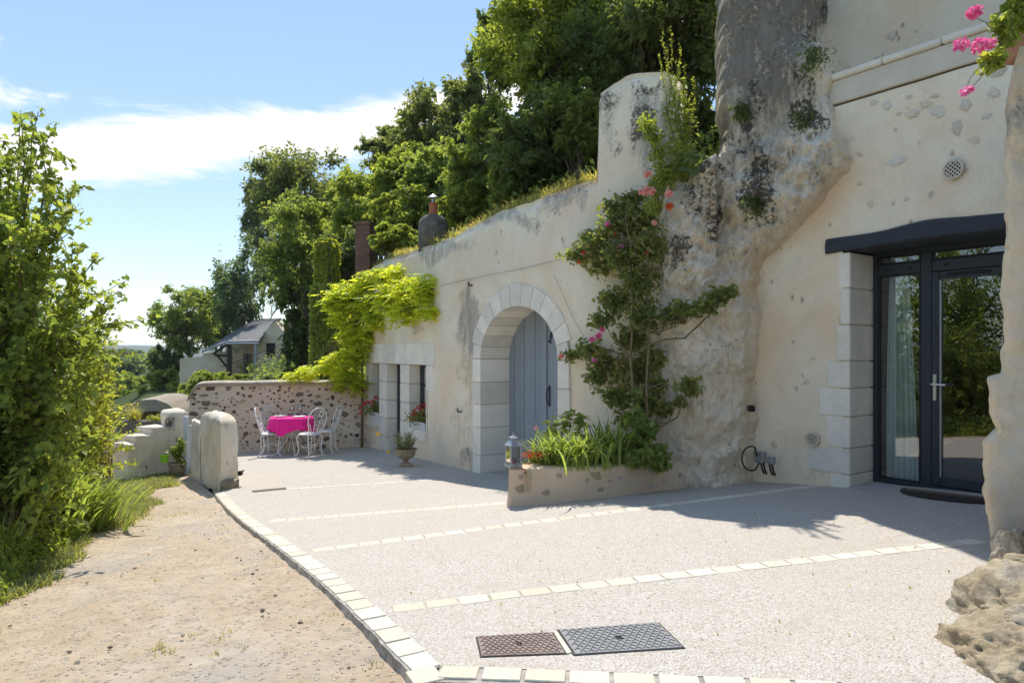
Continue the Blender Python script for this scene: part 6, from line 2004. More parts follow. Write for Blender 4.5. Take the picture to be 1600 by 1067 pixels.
frust(0.2065, 0.07, 0.214, 0.07); frust(0.2145, 0.066, 0.262, 0.028); frust(0.2625, 0.024, 0.285, 0.024); frust(0.2855, 0.036, 0.308, 0.004)
build('roof', top, M['zinc'], lan)
build('ring', MB().tube([lp + LA[0]*0.014*math.cos(q) + np.array([0, 0, 0.321 + 0.014*math.sin(q)]) for q in np.linspace(0, 2*math.pi, 13)], 0.0025, 5, False), M['zinc'], lan)
M['candle'] = m_simple('dark_red_candle', (0.22, 0.03, 0.03), 0.5, 0.1, 20, 0.05)
cd = build('candle', MB().lathe([(0, 0.025), (0.03, 0.025), (0.03, 0.075), (0.026, 0.08), (0, 0.078)], lp, 16), M['candle'], None, smooth=True)
tag(cd, 'dark red candle inside the grey lantern', 'candle')

# ------------------------------------------------------------------ planting in the raised bed
zso = rimz - 0.03
r_ = np.random.default_rng(81)
def clump_roots(px, py, Y, n, rx, ry):
    c_ = P(px, py, Y)
    return np.stack([c_[0] + r_.normal(size=n)*rx, c_[1] + r_.normal(size=n)*ry, np.full(n, zso - 0.02)], -1)
dl = thing('day_lily_clump', 'lush clump of strappy bright green day lily leaves in the planter', 'plant', tuple(P(895, 725, 7.25)[:2]) + (zso,))
rt_ = np.vstack([clump_roots(880, 725, 7.05, 210, 0.13, 0.12), clump_roots(920, 725, 7.1, 210, 0.14, 0.12), clump_roots(860, 725, 7.05, 90, 0.08, 0.08)])
blade_obj('leaf_blades', rt_, 0.46, 0.024, M['leaf_iris'], dl, 82, 0.95, seg=6, lean=(-0.1, -0.35, 0))
ir = thing('iris_fan', 'upright grey green iris leaves right of the day lilies', 'plant', tuple(P(950, 725, 7.3)[:2]) + (zso,))
blade_obj('leaf_blades', np.vstack([clump_roots(945, 725, 7.2, 60, 0.10, 0.08), clump_roots(968, 725, 7.15, 50, 0.07, 0.06)]), 0.50, 0.034, M['leaf_mid'], ir, 83, 0.42, seg=5)
bl_ = thing('broadleaf_plant', 'broad glossy leaved plant rising behind the day lilies', 'plant', tuple(P(880, 720, 7.6)[:2]) + (zso,))
sb = MB(); Cs, Ax = [], []
for (px_, py_) in ((862,655),(878,648),(900,640),(890,660),(912,655),(858,672),(875,668),(905,668)):
    tip = P(px_, py_, 7.45 + r_.uniform(-.1, .1))
    pts, rd = limb(np.array([*P(882, 720, 7.5)[:2], zso]), tip, 0.006, 0.003, r_, 6, 0.03, 0.0)
    sb.tube(pts, rd, 5, False)
    for k in range(11):
        a_ = r_.uniform(0, 2*math.pi); ax_ = np.array([math.cos(a_), math.sin(a_), r_.uniform(-0.25, 0.6)])
        Cs.append(tip - np.array([0, 0, r_.uniform(0, 0.16)]) + unit(ax_)*0.075); Ax.append(unit(ax_)*3)
build('stems', sb, M['stem'], bl_)
quads_mesh('foliage', leaves(np.array(Cs), 0.17, 0.055, r_, 0.6, 0.1, np.array(Ax), 0.2), 4, M['leaf_mid'], bl_, LEAF_T)
sd_ = thing('stonecrop', 'low rust orange flowering plant beside the lantern', 'plant', tuple(P(838, 712, 7.0)[:2]) + (zso,))
C = np.array([*P(840, 712, 6.98)[:2], zso + 0.05]) + r_.normal(size=(260, 3))*np.array([0.09, 0.06, 0.03])
quads_mesh('foliage', leaves(C, 0.035, 0.02, r_, 0.5), 4, M['leaf_light'], sd_, LEAF_T)
C = np.array([*P(840, 702, 6.98)[:2], zso + 0.115]) + r_.normal(size=(420, 3))*np.array([0.08, 0.05, 0.018])
quads_mesh('flowers', leaves(C, 0.022, 0.018, r_, 0.9), 4, M['petal_orange'], sd_, LEAF_T)
vn = thing('bramble_vine', 'dark broad leaved vine at the foot of the climbing rose', 'plant', tuple(P(1010, 725, 7.2)[:2]) + (zso,))
cs = [P(990,690,7.15), P(1010,670,7.15), P(1020,705,7.05), P(1000,715,7.0), P(1030,722,7.05), P(995,655,7.2)]
C = clump_points(cs, [np.array([0.14, 0.12, 0.12])]*6, 700, r_, 0.4)
C = C[C[:, 2] > zso - 0.06]
quads_mesh('foliage', leaves(C, 0.09, 0.08, r_, 0.4, 0.4), 4, M['leaf_mid'], vn, LEAF_T)
sb = MB()
for c_ in cs:
    pts, rd = limb(np.array([*P(1005, 725, 7.15)[:2], zso]), c_, 0.007, 0.003, r_, 6, 0.05); sb.tube(pts, rd, 5, False)
build('stems', sb, M['stem'], vn)
gr = thing('gaura_stem', 'thin arching stem with a single small pink flower above the lantern', 'plant', tuple(P(860, 720, 7.1)[:2]) + (zso,))
pts, rd = limb(np.array([*P(862, 722, 7.1)[:2], zso]), P(838, 668, 7.0), 0.002, 0.001, r_, 8, 0.02, 0.1)
build('stem', MB().tube(pts, rd, 4, False), M['stem'], gr)
ball_flower(gr, 'flower', P(838, 668, 7.0), 0.015, 16, 0.02, M['petal_pink'], 5)

# ------------------------------------------------------------------ climbing rose
def wallY(px):
    if px < 1050: return F2(T2(px))[1]
    return float(np.interp(px, [1050, 1100, 1160], [7.45, 7.25, 7.2]))
rs_root = np.array([*P(1000, 728, 7.35)[:2], zso])
rose = thing('climbing_rose', 'tall climbing rose trained up the rock beside the arched door', 'rose', tuple(rs_root))
blobs = [(905,398,30,20),(935,385,34,26),(965,350,38,28),(1000,345,34,30),(1015,385,34,34),(975,400,40,34),(940,420,24,18),(1000,440,36,30),(960,470,34,26),(1005,490,34,30),(985,530,30,26),(940,500,22,16),(920,545,26,18),(893,556,20,12),(945,570,34,26),(990,580,38,30),(1020,560,24,22),(970,620,34,24),(1010,625,36,26),(930,590,22,16),(985,655,30,18),(1030,600,20,16),(958,325,24,16),(990,310,26,14),(925,372,24,16),
         (1048,495,22,18),(1062,480,16,12),(1100,478,22,16),(1120,466,26,16),(1138,458,16,14),(1082,490,16,8),(1072,600,20,14),(1080,612,14,10),(1062,628,14,10),(1035,640,22,14)]
r_ = np.random.default_rng(91)
sb = MB(); Cs = []; cents = []
main = [P(1000,700,7.3), P(992,640,7.35), P(985,560,7.45), P(990,480,7.5), P(985,400,7.5), P(978,340,7.5)]
sb.tube([rs_root] + main, [0.022, 0.02, 0.018, 0.016, 0.013, 0.010, 0.006], 7)
main2 = [P(1012,690,7.2), P(1010,600,7.3), P(1015,520,7.35), P(1010,430,7.4), P(1020,380,7.4), P(1040,290,7.3)]
sb.tube([rs_root + (0.05, 0, 0)] + main2, [0.018, 0.016, 0.014, 0.012, 0.010, 0.008, 0.005], 7)
sb.tube([P(1010,540,7.35), P(1040,530,7.2), P(1070,528,7.1), P(1095,505,7.1), P(1120,478,7.1)], [0.012, 0.011, 0.010, 0.008, 0.004], 6)
sb.tube([P(1005,665,7.3), P(1035,665,7.1), P(1058,652,7.05), P(1068,625,7.05), P(1078,602,7.05)], [0.014, 0.012, 0.011, 0.008, 0.004], 6)
spine = np.array(main + main2)
for (px_, py_, rx_, ry_) in blobs:
    Yb = wallY(px_) - r_.uniform(0.12, 0.38)
    c_ = P(px_, py_, Yb); s_ = Yb/F
    cents.append(c_)
    near_ = spine[np.argmin(np.linalg.norm(spine - c_ + (0, 0, 0.2), axis=1))]
    pts, rd = limb(near_, c_, 0.007, 0.003, r_, 6, 0.06); sb.tube(pts, rd, 5, False)
    n = int(rx_*ry_*0.58)
    Cs.append(clump_points([c_], [np.array([rx_*s_*1.0, 0.14, ry_*s_*1.0])], n, r_, 0.1))
    for _ in range(4):
        d_ = unit(r_.normal(size=3)); tip = c_ + d_*np.array([rx_*s_, 0.15, ry_*s_])*1.35
        pts, rd = limb(c_, tip, 0.003, 0.0015, r_, 4, 0.06); sb.tube(pts, rd, 4, False)
        t_ = r_.random((10, 1)); Cs.append(c_*(1-t_) + tip*t_ + r_.normal(size=(10, 3))*0.018)
build('stems', sb, M['stem'], rose, smooth='all')
quads_mesh('foliage', leaves(np.vstack(Cs), 0.062, 0.044, r_, 0.35, 0.2), 4, M['leaf_rose'], rose, LEAF_T)
for k, (px_, py_, rad, mt) in enumerate([(970,388,0.045,'petal_pink'),(1010,298,0.05,'petal_rose'),(1002,300,0.035,'petal_rose'),(1019,299,0.04,'petal_rose'),(1012,272,0.045,'petal_rose'),(1046,303,0.04,'petal_rose'),(1047,322,0.04,'petal_orange'),(1022,348,0.03,'petal_rose'),(935,524,0.04,'petal_pink'),(925,530,0.032,'petal_pink'),(941,515,0.03,'petal_pink'),(928,563,0.03,'petal_pink'),(877,556,0.032,'petal_rose'),(950,350,0.025,'petal_pink'),(912,395,0.02,'petal_red'),(905,410,0.02,'petal_red'),(1010,395,0.02,'petal_orange'),(960,365,0.02,'petal_orange')]):
    ball_flower(rose, 'rose_bloom', P(px_, py_, wallY(px_) - 0.42), rad, 46, rad*1.0, M[mt], 300 + k, 0.8)
# ------------------------------------------------------------------ weeds on the ledge
wd_ = thing('spire_weed', 'tall weed with upright pale green flower spikes on the rock ledge', 'plant', tuple(P(1068, 285, 7.5)))
r_ = np.random.default_rng(95)
sb = MB(); Cs, Ax = [], []; Cf = []
for (px_, py_) in ((1036,40),(1050,34),(1062,60),(1043,70),(1070,95),(1056,90),(1080,120),(1030,80),(1066,130),(1088,150),(1048,110)):
    tip = P(px_ + r_.uniform(-2, 2), py_, 7.45 + r_.uniform(-.15, .15)); rt0 = P(1068 + r_.uniform(-12, 12), 285, 7.5)
    pts, rd = limb(rt0, tip, 0.006, 0.002, r_, 10, 0.012, 0.0); sb.tube(pts, rd, 5, False)
    for t_ in np.linspace(0.05, 0.97, 150):
        k = t_*9; i0 = min(8, int(k)); p_ = pts[i0]*(1-(k-i0)) + pts[i0+1]*(k-i0)
        spike = t_ > 0.72
        (Cf if spike else Cs).append(p_ + r_.normal(size=3)*(0.008 if spike else 0.03))
    quads_mesh('flower_spike', leaves(np.array(Cf), 0.03, 0.02, r_, 0.1, -0.5), 4, M['leaf_yell'], wd_, LEAF_T); Cf = []
build('stems', sb, M['stem'], wd_)
quads_mesh('foliage', leaves(np.array(Cs), 0.075, 0.018, r_, 0.1, -0.4), 4, M['leaf_light'], wd_, LEAF_T)
lg = thing('leafy_weed', 'yellow green vine trailing over the ledge below the spiked weed', 'plant', tuple(P(1040, 300, 7.4)))
cs = [P(q[0], q[1], 7.35) for q in ((1012,195),(1022,215),(1030,240),(1035,265),(1030,290),(1045,275),(1060,262),(1022,320),(1060,235))]
C = clump_points(cs, [np.array([0.14, 0.13, 0.16])]*len(cs), 1900, r_, 0.2)
quads_mesh('foliage', leaves(C, 0.055, 0.026, r_, 0.3, 0.3), 4, M['leaf_light'], lg, LEAF_T)
mu = thing('mullein_rosette', 'rosette of large woolly grey green leaves at the ledge edge', 'plant', tuple(P(1088, 275, 7.25)))
Cs, Ax = [], []
for k in range(26):
    a_ = r_.uniform(0, 2*math.pi); ax_ = np.array([math.cos(a_), math.sin(a_)*0.8, r_.uniform(-0.6, 0.5)])
    Cs.append(P(1082 + r_.uniform(-14, 14), 255 + r_.uniform(-22, 18), 7.2) + unit(ax_)*0.08); Ax.append(unit(ax_)*4)
quads_mesh('foliage', leaves(np.array(Cs), 0.2, 0.06, r_, 0.4, 0.3, np.array(Ax), 0.15), 4, M['leaf_bluish'], mu, LEAF_T)
_rv = np.array([v_.co for v_ in rock.data.vertices]); _rp = np.stack([CX + F*_rv[:, 0]/_rv[:, 1], HY - F*(_rv[:, 2] - CZ)/_rv[:, 1]], -1)
def rock_Y(px, py):
    d_ = np.hypot(_rp[:, 0] - px, _rp[:, 1] - py)
    k_ = np.argsort(d_)[:6]
    return float(_rv[k_, 1].min())
for k, (px_, py_, s_, lb, kd_) in enumerate([(1272,92,0.13,'small dark fern sprouting beside the grey rock column','dark'),(1159,175,0.08,'little moss tuft halfway up the grey rock column','dark'),(1258,190,0.12,'dry dark tuft hanging in the hollow right of the column','dark'),(1180,320,0.10,'dry dark root tuft hanging on the rock above the overhang','dark')]):
    Yk = rock_Y(px_, py_) - 0.03
    o = thing('rock_tuft', lb, 'plant', tuple(P(px_, py_ + 10, Yk)), 0, 'tufts growing on the rock')
    C = P(px_, py_, Yk) + r_.normal(size=(260, 3))*s_*np.array([0.6, 0.2, 0.6])
    quads_mesh('foliage', leaves(C, 0.05, 0.02, r_, 0.2, 0.3), 4, M['leaf_' + kd_], o, LEAF_T)

# ------------------------------------------------------------------ golden wisteria over the left end
r_ = np.random.default_rng(101)
wbase = Q2(T0 + 0.15, float(zt(*F2(T0 + 0.15))), 0.15)
wis = thing('golden_vine', 'golden yellow green vine draped over the house corner and rubble wall', 'vine', tuple(wbase))
bl2 = [(665,450,26,30),(640,460,32,34),(612,465,34,34),(620,425,18,14),(575,440,26,24),(560,470,30,30),(540,460,30,24),(525,470,26,24),(590,500,24,20),(640,490,30,18),(670,485,18,16),(575,520,28,26),(550,520,26,24),(552,555,22,28),(540,585,20,22),(555,545,18,24),(520,560,20,14),(505,575,22,12),(480,582,22,12),(462,585,18,9),(530,600,14,16),(560,600,12,18),(600,430,22,18),(585,480,30,24),(530,500,16,14)]
Cs, Ax = [], []; sb = MB()
for (px_, py_, rx_, ry_) in bl2:
    if px_ > 572: Yb = F2(T2(px_))[1] - 0.22
    else: Yb = float(np.interp(px_, [450, 500, 540, 572], [14.35, 14.5, 14.7, 14.55]))
    c_ = P(px_, py_, Yb); s_ = Yb/F
    st = Q2(T0 + 0.2, CZ + 1.0, 0.15)
    pts, rd = limb(st, c_, 0.012, 0.004, r_, 7, 0.04); sb.tube(pts, rd, 5, False)
    for _ in range(int(rx_*ry_*0.20)):
        # a pinnate leaf: a drooping rachis with leaflet pairs
        o_ = clump_points([c_], [np.array([rx_*s_*1.0, 0.24, ry_*s_*1.0])], 1, r_, 0.2)[0]
        d_ = unit(np.array([r_.normal(), r_.normal() - 0.4, -0.35]))
        sd3 = unit(np.cross(d_, [0, 0, 1]))
        for q in range(6):
            for sg in (-1, 1):
                Cs.append(o_ + d_*0.045*q + sd3*sg*0.032); Ax.append(unit(d_*0.5 + sd3*sg)*2.5)
pts = [wbase, Q2(T0 + 0.1, CZ - 1.0, 0.12), Q2(T0 + 0.2, CZ - 0.3, 0.16), Q2(T0 + 0.15, CZ + 0.5, 0.12), Q2(T0 + 0.3, CZ + 1.1, 0.12)]
sb.tube(pts, [0.03, 0.028, 0.025, 0.02, 0.015], 7)
build('stems', sb, M['stem'], wis, smooth='all')
quads_mesh('foliage', leaves(np.array(Cs), 0.085, 0.040, r_, 0.55, 0.2, np.array(Ax), 0.1), 4, M['leaf_gold'], wis, LEAF_T)

# ------------------------------------------------------------------ geraniums on the right hand pier
r_ = np.random.default_rng(111)
gt_ = np.array([3.55, 4.42, CZ + 1.89])
gtr = thing('clay_trough', 'terracotta trough on top of the right hand stone pier', 'flower box', tuple(gt_))
build('trough_shell', MB().rbox(gt_ + (0, 0, 0.08), (0.62, 0.2, 0.16), None, 0.015), m_simple('clay_trough', (0.42, 0.2, 0.11), 0.85, 0.15, 12, 0.2), gtr)
gc = P(1592, 60, 4.12)
gpot = thing('ivy_geranium', 'pink ivy geranium hanging over the right hand stone pier', 'plant', tuple(gc))
cs = [P(1580,20,4.05), P(1570,60,4.03), P(1556,92,4.0), P(1592,45,4.05), P(1590,5,4.05), P(1610,20,4.1), P(1545,100,4.0), P(1566,38,4.0)]
C = clump_points(cs, [np.array([0.075, 0.09, 0.075])]*len(cs), 620, r_, 0.2)
quads_mesh('foliage', leaves(C, 0.05, 0.046, r_, 0.4, 0.1), 4, M['leaf_light'], gpot, LEAF_T)
sb = MB()
for k, (px_, py_, rad, n_) in enumerate(((1522,18,0.045,90),(1503,70,0.042,80),(1531,72,0.05,100),(1548,68,0.035,60),(1508,143,0.03,34),(1516,140,0.02,20))):
    hp = P(px_, py_, 3.95)
    pts, rd = limb(P(1565, 70, 4.0), hp, 0.003, 0.002, r_, 6, 0.03, 0.06); sb.tube(pts, rd, 4, False)
    ball_flower(gpot, 'flower_head', hp, rad, n_, 0.027, M['petal_pink'], 400 + k, 0.85)
build('stems', sb, M['stem'], gpot)
# ------------------------------------------------------------------ chimneys on the bank
bz = lambda px, py, Y: P(px, py, Y)
dm = thing('domed_chimney', 'dark domed chimney with terracotta pot and metal cowl on the bank', 'chimney', tuple(P(677, 372, 12.6)))
c_ = P(677, 372, 12.6); s_ = 12.6/F
M['dark_render'] = m_simple('dark_weathered_cement', (0.15, 0.135, 0.115), 0.95, 0.35, 7, 0.8)
M['pot_red'] = m_simple('terracotta', (0.42, 0.15, 0.07), 0.85, 0.15, 12, 0.2)
build('dome', MB().lathe([(23*s_, -0.35), (23.5*s_, 10*s_), (23*s_, 20*s_), (20*s_, 29*s_), (14*s_, 34*s_), (8*s_, 36*s_), (0, 37*s_)], c_, 28), M['dark_render'], dm, smooth='all')
build('chimney_pot', MB().lathe([(8*s_, 35.5*s_), (7*s_, 40*s_), (6.5*s_, 53*s_), (7.4*s_, 54*s_), (5.5*s_, 54*s_), (0, 50*s_)], c_, 20), M['pot_red'], dm, smooth=True)
build('flue', MB().lathe([(3*s_, 52*s_), (3*s_, 63*s_), (0, 63*s_)], c_, 14), M['zinc'], dm, smooth=True)
build('cowl', MB().lathe([(9.5*s_, 62*s_), (9.5*s_, 63*s_), (3*s_, 67*s_), (0, 69*s_)], c_, 18), M['steel'], dm, smooth=True)
b = NB('old_brick')
tcn = b.coord('Object')
br = b.n('ShaderNodeTexBrick'); br.inputs['Scale'].default_value = 5.2
br.inputs['Color1'].default_value = (0.24, 0.125, 0.085, 1); br.inputs['Color2'].default_value = (0.16, 0.09, 0.07, 1); br.inputs['Mortar'].default_value = (0.2, 0.17, 0.14, 1)
br.inputs['Mortar Size'].default_value = 0.012; br.inputs['Row Height'].default_value = 0.34; br.inputs['Brick Width'].default_value = 1.0
rotn = b.n('ShaderNodeMapping'); rotn.inputs['Rotation'].default_value = (R(90), 0, 0); b.l(tcn, rotn.inputs['Vector']); b.l(rotn.outputs[0], br.inputs['Vector'])
M['brick'] = b.finish(b.pbsdf(br.outputs[0], 0.95, b.bump(br.outputs['Fac'], -0.5, 0.02), 0.1))
c_ = P(573, 420, 16.0); s_ = 16.0/F
bc = thing('brick_chimney', 'square dark brick chimney stack at the house corner', 'chimney', tuple(c_))
rot = [np.array([math.cos(0.35), -math.sin(0.35), 0]), np.array([math.sin(0.35), math.cos(0.35), 0]), U3]
build('stack', MB().rbox(c_ + (0, 0, 20*s_), (26*s_, 26*s_, 92*s_), rot, 0.01), M['brick'], bc)
build('stack_cap', MB().rbox(c_ + (0, 0, 68.4*s_), (29*s_, 29*s_, 5*s_), rot, 0.01), M['brick'], bc)
r_ = np.random.default_rng(121)
c_ = P(512, 445, 17.5); s_ = 17.5/F
ic = thing('ivy_chimney', 'chimney stack wrapped in yellow green ivy, left of the brick one', 'chimney', tuple(c_))
build('stack', MB().rbox(c_ + (0, 0, 25*s_), (24*s_, 24*s_, 78*s_), rot, 0.01), M['dark_render'], ic)
def ivy_on_box(c0, size, ax, n, r2, leaf):
    out, nor = [], []
    size = np.asarray(size)
    for _ in range(n):
        f_ = r2.integers(0, 5)
        u_, w_ = r2.uniform(-.5, .5, 2)
        k, sg = ((0, -1), (1, -1), (0, 1), (2, 1), (1, -1))[f_]
        q = np.zeros(3); q[k] = sg*0.5; q[(k+1) % 3] = u_; q[(k+2) % 3] = w_
        q = q*size; q[k] += sg*r2.uniform(0.01, 0.08)
        out.append(c0 + q[0]*ax[0] + q[1]*ax[1] + q[2]*ax[2])
    return np.array(out)
C = ivy_on_box(c_ + (-0.02, 0, 25*s_), (24*s_, 24*s_, 80*s_), rot, 3600, r_, 0.08)
quads_mesh('ivy', leaves(C, 0.085, 0.07, r_, 0.05, 0.9), 4, M['leaf_yell'], ic, LEAF_T)
c2 = P(520, 530, 16.6); s_ = 16.6/F
iw = thing('ivy_wall', 'ivy clad wall end hanging below the chimneys', 'wall', tuple(P(520, 600, 16.6)))
build('masonry', MB().rbox(c2 + (0, 0.2, -0.1), (58*s_, 0.5, 170*s_), [np.array([0.95, -0.3, 0]), np.array([0.3, 0.95, 0]), U3], 0.02), M['dark_render'], iw)
C = ivy_on_box(c2 + (0, 0.15, -0.1), (62*s_, 0.5, 172*s_), [np.array([0.95, -0.3, 0]), np.array([0.3, 0.95, 0]), U3], 7000, r_, 0.09)
quads_mesh('ivy', leaves(C, 0.10, 0.08, r_, 0.05, 0.9), 4, M['leaf_light'], iw, LEAF_T)

# ------------------------------------------------------------------ slate roofed house in the background
HY_ = 44.0; hs = HY_/F
hb_ = P(380, 592, HY_)
bh = thing('slate_roofed_house', 'small pale stone house with slate roof and timber porch behind the garden', 'house', tuple(hb_))
M['slate'] = None
b = NB('grey_slate'); v = b.coord('Object')
wv_ = b.n('ShaderNodeTexBrick'); wv_.inputs['Scale'].default_value = 4.5
wv_.inputs['Color1'].default_value = (0.085, 0.085, 0.092, 1); wv_.inputs['Color2'].default_value = (0.14, 0.138, 0.14, 1); wv_.inputs['Mortar'].default_value = (0.04, 0.04, 0.045, 1); wv_.inputs['Mortar Size'].default_value = 0.03
b.l(v, wv_.inputs['Vector'])
M['slate'] = b.finish(b.pbsdf(b.mix(b.ramp(b.noise(v, 1.2, 5), [(0.4, 0), (0.7, 0.5)]), wv_.outputs[0], (0.21, 0.2, 0.19)), 0.6, b.bump(wv_.outputs['Fac'], -0.4, 0.03), 0.4))
M['old_stone'] = m_render_wall('pale_old_stone', (0.70, 0.60, 0.45), False)
M['timber'] = m_simple('dark_timber', (0.055, 0.04, 0.03), 0.85, 0.3, 12, 0.5)
M['door_grey'] = m_simple('grey_door', (0.20, 0.20, 0.20), 0.7, 0.1, 10, 0.1)
def H(px, py, dY=0.0):
    return P(px, py, HY_ + dY)
# main block (gable on the right), left garden wall
build('wall', MB().prism([H(401,605), H(460,605), H(460,540), H(431,503), H(401,528)], (0.6, 5.0, 0)), M['old_stone'], bh)
build('wall', MB().prism([H(352,605,2.2), H(402,605,2.2), H(402,530,2.2), H(352,540,2.2)], (0.3, 0.5, 0)), M['old_stone'], bh)
gw = MB()
gw.prism([H(281,640,-0.4), H(353,620,-0.4), H(353,549,-0.4), H(318,552,-0.4), H(316,557,-0.4), H(281,560,-0.4)], (0.2, 0.6, 0))
build('garden_wall', gw, M['old_stone'], bh)
build('parapet', MB().prism([H(360,602,-0.3), H(402,602,-0.3), H(402,584,-0.3), H(360,584,-0.3)], (0, 0.3, 0)), M['old_stone'], bh)
build('balcony_wall', MB().prism([H(404,596,-0.5), H(432,596,-0.5), H(432,560,-0.5), H(404,561,-0.5)], (0, 0.45, 0)), M['old_stone'], bh)
rf = MB()
rf.prism([H(354,536,-1.0), H(404,535,-1.0), H(431,500,1.5), H(408,500,3.5)], (0.0, 0.05, 0.10))
rf.prism([H(315,551,-0.8), H(354,537,-1.02), H(408,501,3.48), H(392,503,4.5)], (0.0, 0.05, 0.10))
rf.prism([H(404,535.5,-0.95), H(431,500,1.5), H(440,499,5)], (0.0, 0.05, 0.10))
roof = build('roof', rf, M['slate'], bh)
build('gutter', MB().tube([H(353,537,-1.06), H(404,536.5,-1.06)], 0.07, 6), M['zinc'], roof)
build('barge_board', MB().tube([H(333,553,-0.85), H(354,539,-1.0)], 0.09, 4), M['timber'], roof)
build('porch_post', MB().rbox(H(358.5,568,-0.9), (0.22, 0.22, 2.4), None, 0.02), M['timber'], bh)
build('porch_brace', MB().tube([H(340,556,-0.9), H(357,576,-0.9)], 0.07, 5), M['timber'], bh)
build('porch_beam', MB().tube([H(336,555,-0.9), H(358,556,-0.9)], 0.08, 5), M['timber'], bh)
build('drain_pipe', MB().tube([H(399.5,536,-1.0), H(399.5,598,-1.0)], 0.10, 8), M['zinc'], bh)
wnw = build('window', MB().prism([H(416,558,-0.03), H(430,558,-0.03), H(430,536,-0.03), H(416,536,-0.03)], (0, 0.1, 0)), M['black'], bh)
build('sill', MB().box(H(423,559,-0.1), (0.7, 0.2, 0.06)), M['white_stone'], wnw)
dr = build('door', MB().prism([H(380,588,2.14), H(392,588,2.14), H(392,552,2.14), H(380,552,2.14)], (0, 0.06, 0)), M['door_grey'], bh)
build('door_gap', MB().box(H(386,570,2.12), (0.06, 0.03, 1.45)), M['timber'], dr)
sail = []
for i in range(13):
    u_ = i/12
    sail.append([H(361 + 32*u_, 541 + 3*math.sin(u_*math.pi*2)**2 + (9*math.sin(min(1, u_*2)*math.pi) if u_ < 0.5 else 6*math.sin((u_-0.5)*2*math.pi))*k, -0.2 + 0.5*k) for k in (0, 0.5, 1)])
M['canvas'] = m_simple('off_white_canvas', (0.66, 0.64, 0.58), 0.9, 0.08, 6, 0.1)
tag(build('shade_cloth', MB().grid(sail), M['canvas'], None, smooth='all'), 'off white cloth slung under the porch of the slate roofed house', 'cloth')
ln = build('utility_cable', MB().tube([H(345,573,-1.5), H(380,561,-2), H(420,546,-2.5), H(445,535,-3)], 0.02, 4), M['black'], None)
tag(ln, 'thin black cable slanting across the slate roofed house', 'cable')
# garden shrubs in front of that house
r_ = np.random.default_rng(131)
for k, (px_, py_, Y_, rx_, ry_, kd_, lb) in enumerate([(330,592,26,26,14,'light','bright leafy bush just above the rubble wall top'),(375,594,27,28,10,'light','low vine leaves over the middle of the rubble wall'),(303,612,24,22,26,'mid','bush at the left end of the rubble wall'),(452,588,22,20,20,'dark','dark shaded bush right of the slate house porch'),(285,630,23,18,18,'light','small bush under the end wall, above the gate'),(415,600,21,22,12,'bluish','blue grey shrub behind the wall near the golden vine')]):
    px_tree('garden_bush', lb, px_, py_, Y_, rx_, ry_, kd_, 3200, 0.11, 140 + k, 'bushes behind the rubble wall', nclump=14, trunk_r=0.03)

# ------------------------------------------------------------------ ruin, shed and pot beyond the stepped wall
M['ruin'] = m_render_wall('ruined_stone', (0.36, 0.32, 0.26), False)
ru = thing('ruined_arch', 'weathered grey stone arch below the valley trees', 'ruin', tuple(P(225, 665, 17)))
Yr = 17.0
outer, inner = [], []
for q in np.linspace(math.pi, 0.15, 26):
    outer.append(P(232 + 56*math.cos(q), 668 - 44*math.sin(q) + 3*mnoise.noise(Vector((q*4, 1, 1))), Yr))
    inner.append(P(240 + 47*math.cos(q), 682 - 40*math.sin(q), Yr))
rows = [[o_, i_, i_ + np.array([0.2, 0.9, 0]), o_ + np.array([0.2, 0.9, 0.1]), o_] for o_, i_ in zip(outer, inner)]
build('arch_ring', MB().grid(rows), M['ruin'], ru, smooth=True)
build('back_wall', MB().prism([P(222, 690, Yr + 1.0), P(290, 690, Yr + 1.0), P(290, 652, Yr + 1.0), P(262, 640, Yr + 1.0), P(235, 634, Yr + 1.0), P(222, 640, Yr + 1.0)], (0, 0.4, 0)), M['ruin'], ru)
sh = thing('lean_to_shed', 'low lean-to with grey blue sheet wall behind the stepped wall', 'shed', tuple(P(185, 740, 12.5)))
M['tarp'] = m_simple('grey_blue_sheet', (0.21, 0.24, 0.28), 0.6, 0.12, 6, 0.2)
build('sheet_wall', MB().prism([P(172, 700, 13.2), P(204, 694, 13.2), P(204, 659, 13.2), P(172, 668, 13.2)], (0, 0.05, 0)), M['tarp'], sh)
build('roof_sheet', MB().prism([P(160, 712, 12.2), P(200, 697, 12.2), P(202, 690, 13.0), P(165, 700, 13.0)], (0, 0, 0.04)), M['zinc'], sh)
build('opening_shade', MB().prism([P(160, 790, 12.9), P(204, 790, 12.9), P(204, 698, 12.9), P(160, 712, 12.9)], (0, 0.05, 0)), M['timber'], sh)  # solid dark panel standing in for the shade under the lean-to
build('post', MB().tube([P(199, 785, 12.1), P(199, 695, 12.1)], 0.06, 8), M['zinc'], sh)
pg_ = P(209, 676, 12.6)
pt = thing('grass_pot', 'dark planter with a pale tuft of ornamental grass above the steps', 'planter', tuple(pg_))
build('pot', MB().rbox(pg_ + (0.25, 0, 0.08), (0.95, 0.3, 0.3), None, 0.02), M['dark_render'], pt)
rt_ = np.stack([pg_[0] + r_.normal(size=260)*0.05, pg_[1] + r_.normal(size=260)*0.05, np.full(260, pg_[2] + 0.2)], -1)
blade_obj('grass_tuft', rt_, 0.34, 0.008, M['leaf_dry'], pt, 141, 0.5, seg=4)
rt_ = np.stack([pg_[0] + 0.45 + r_.normal(size=160)*0.08, pg_[1] + r_.normal(size=160)*0.05, np.full(160, pg_[2] + 0.2)], -1)
blade_obj('grass_tuft', rt_, 0.2, 0.01, M['leaf_yell'], pt, 142, 0.9, seg=4)

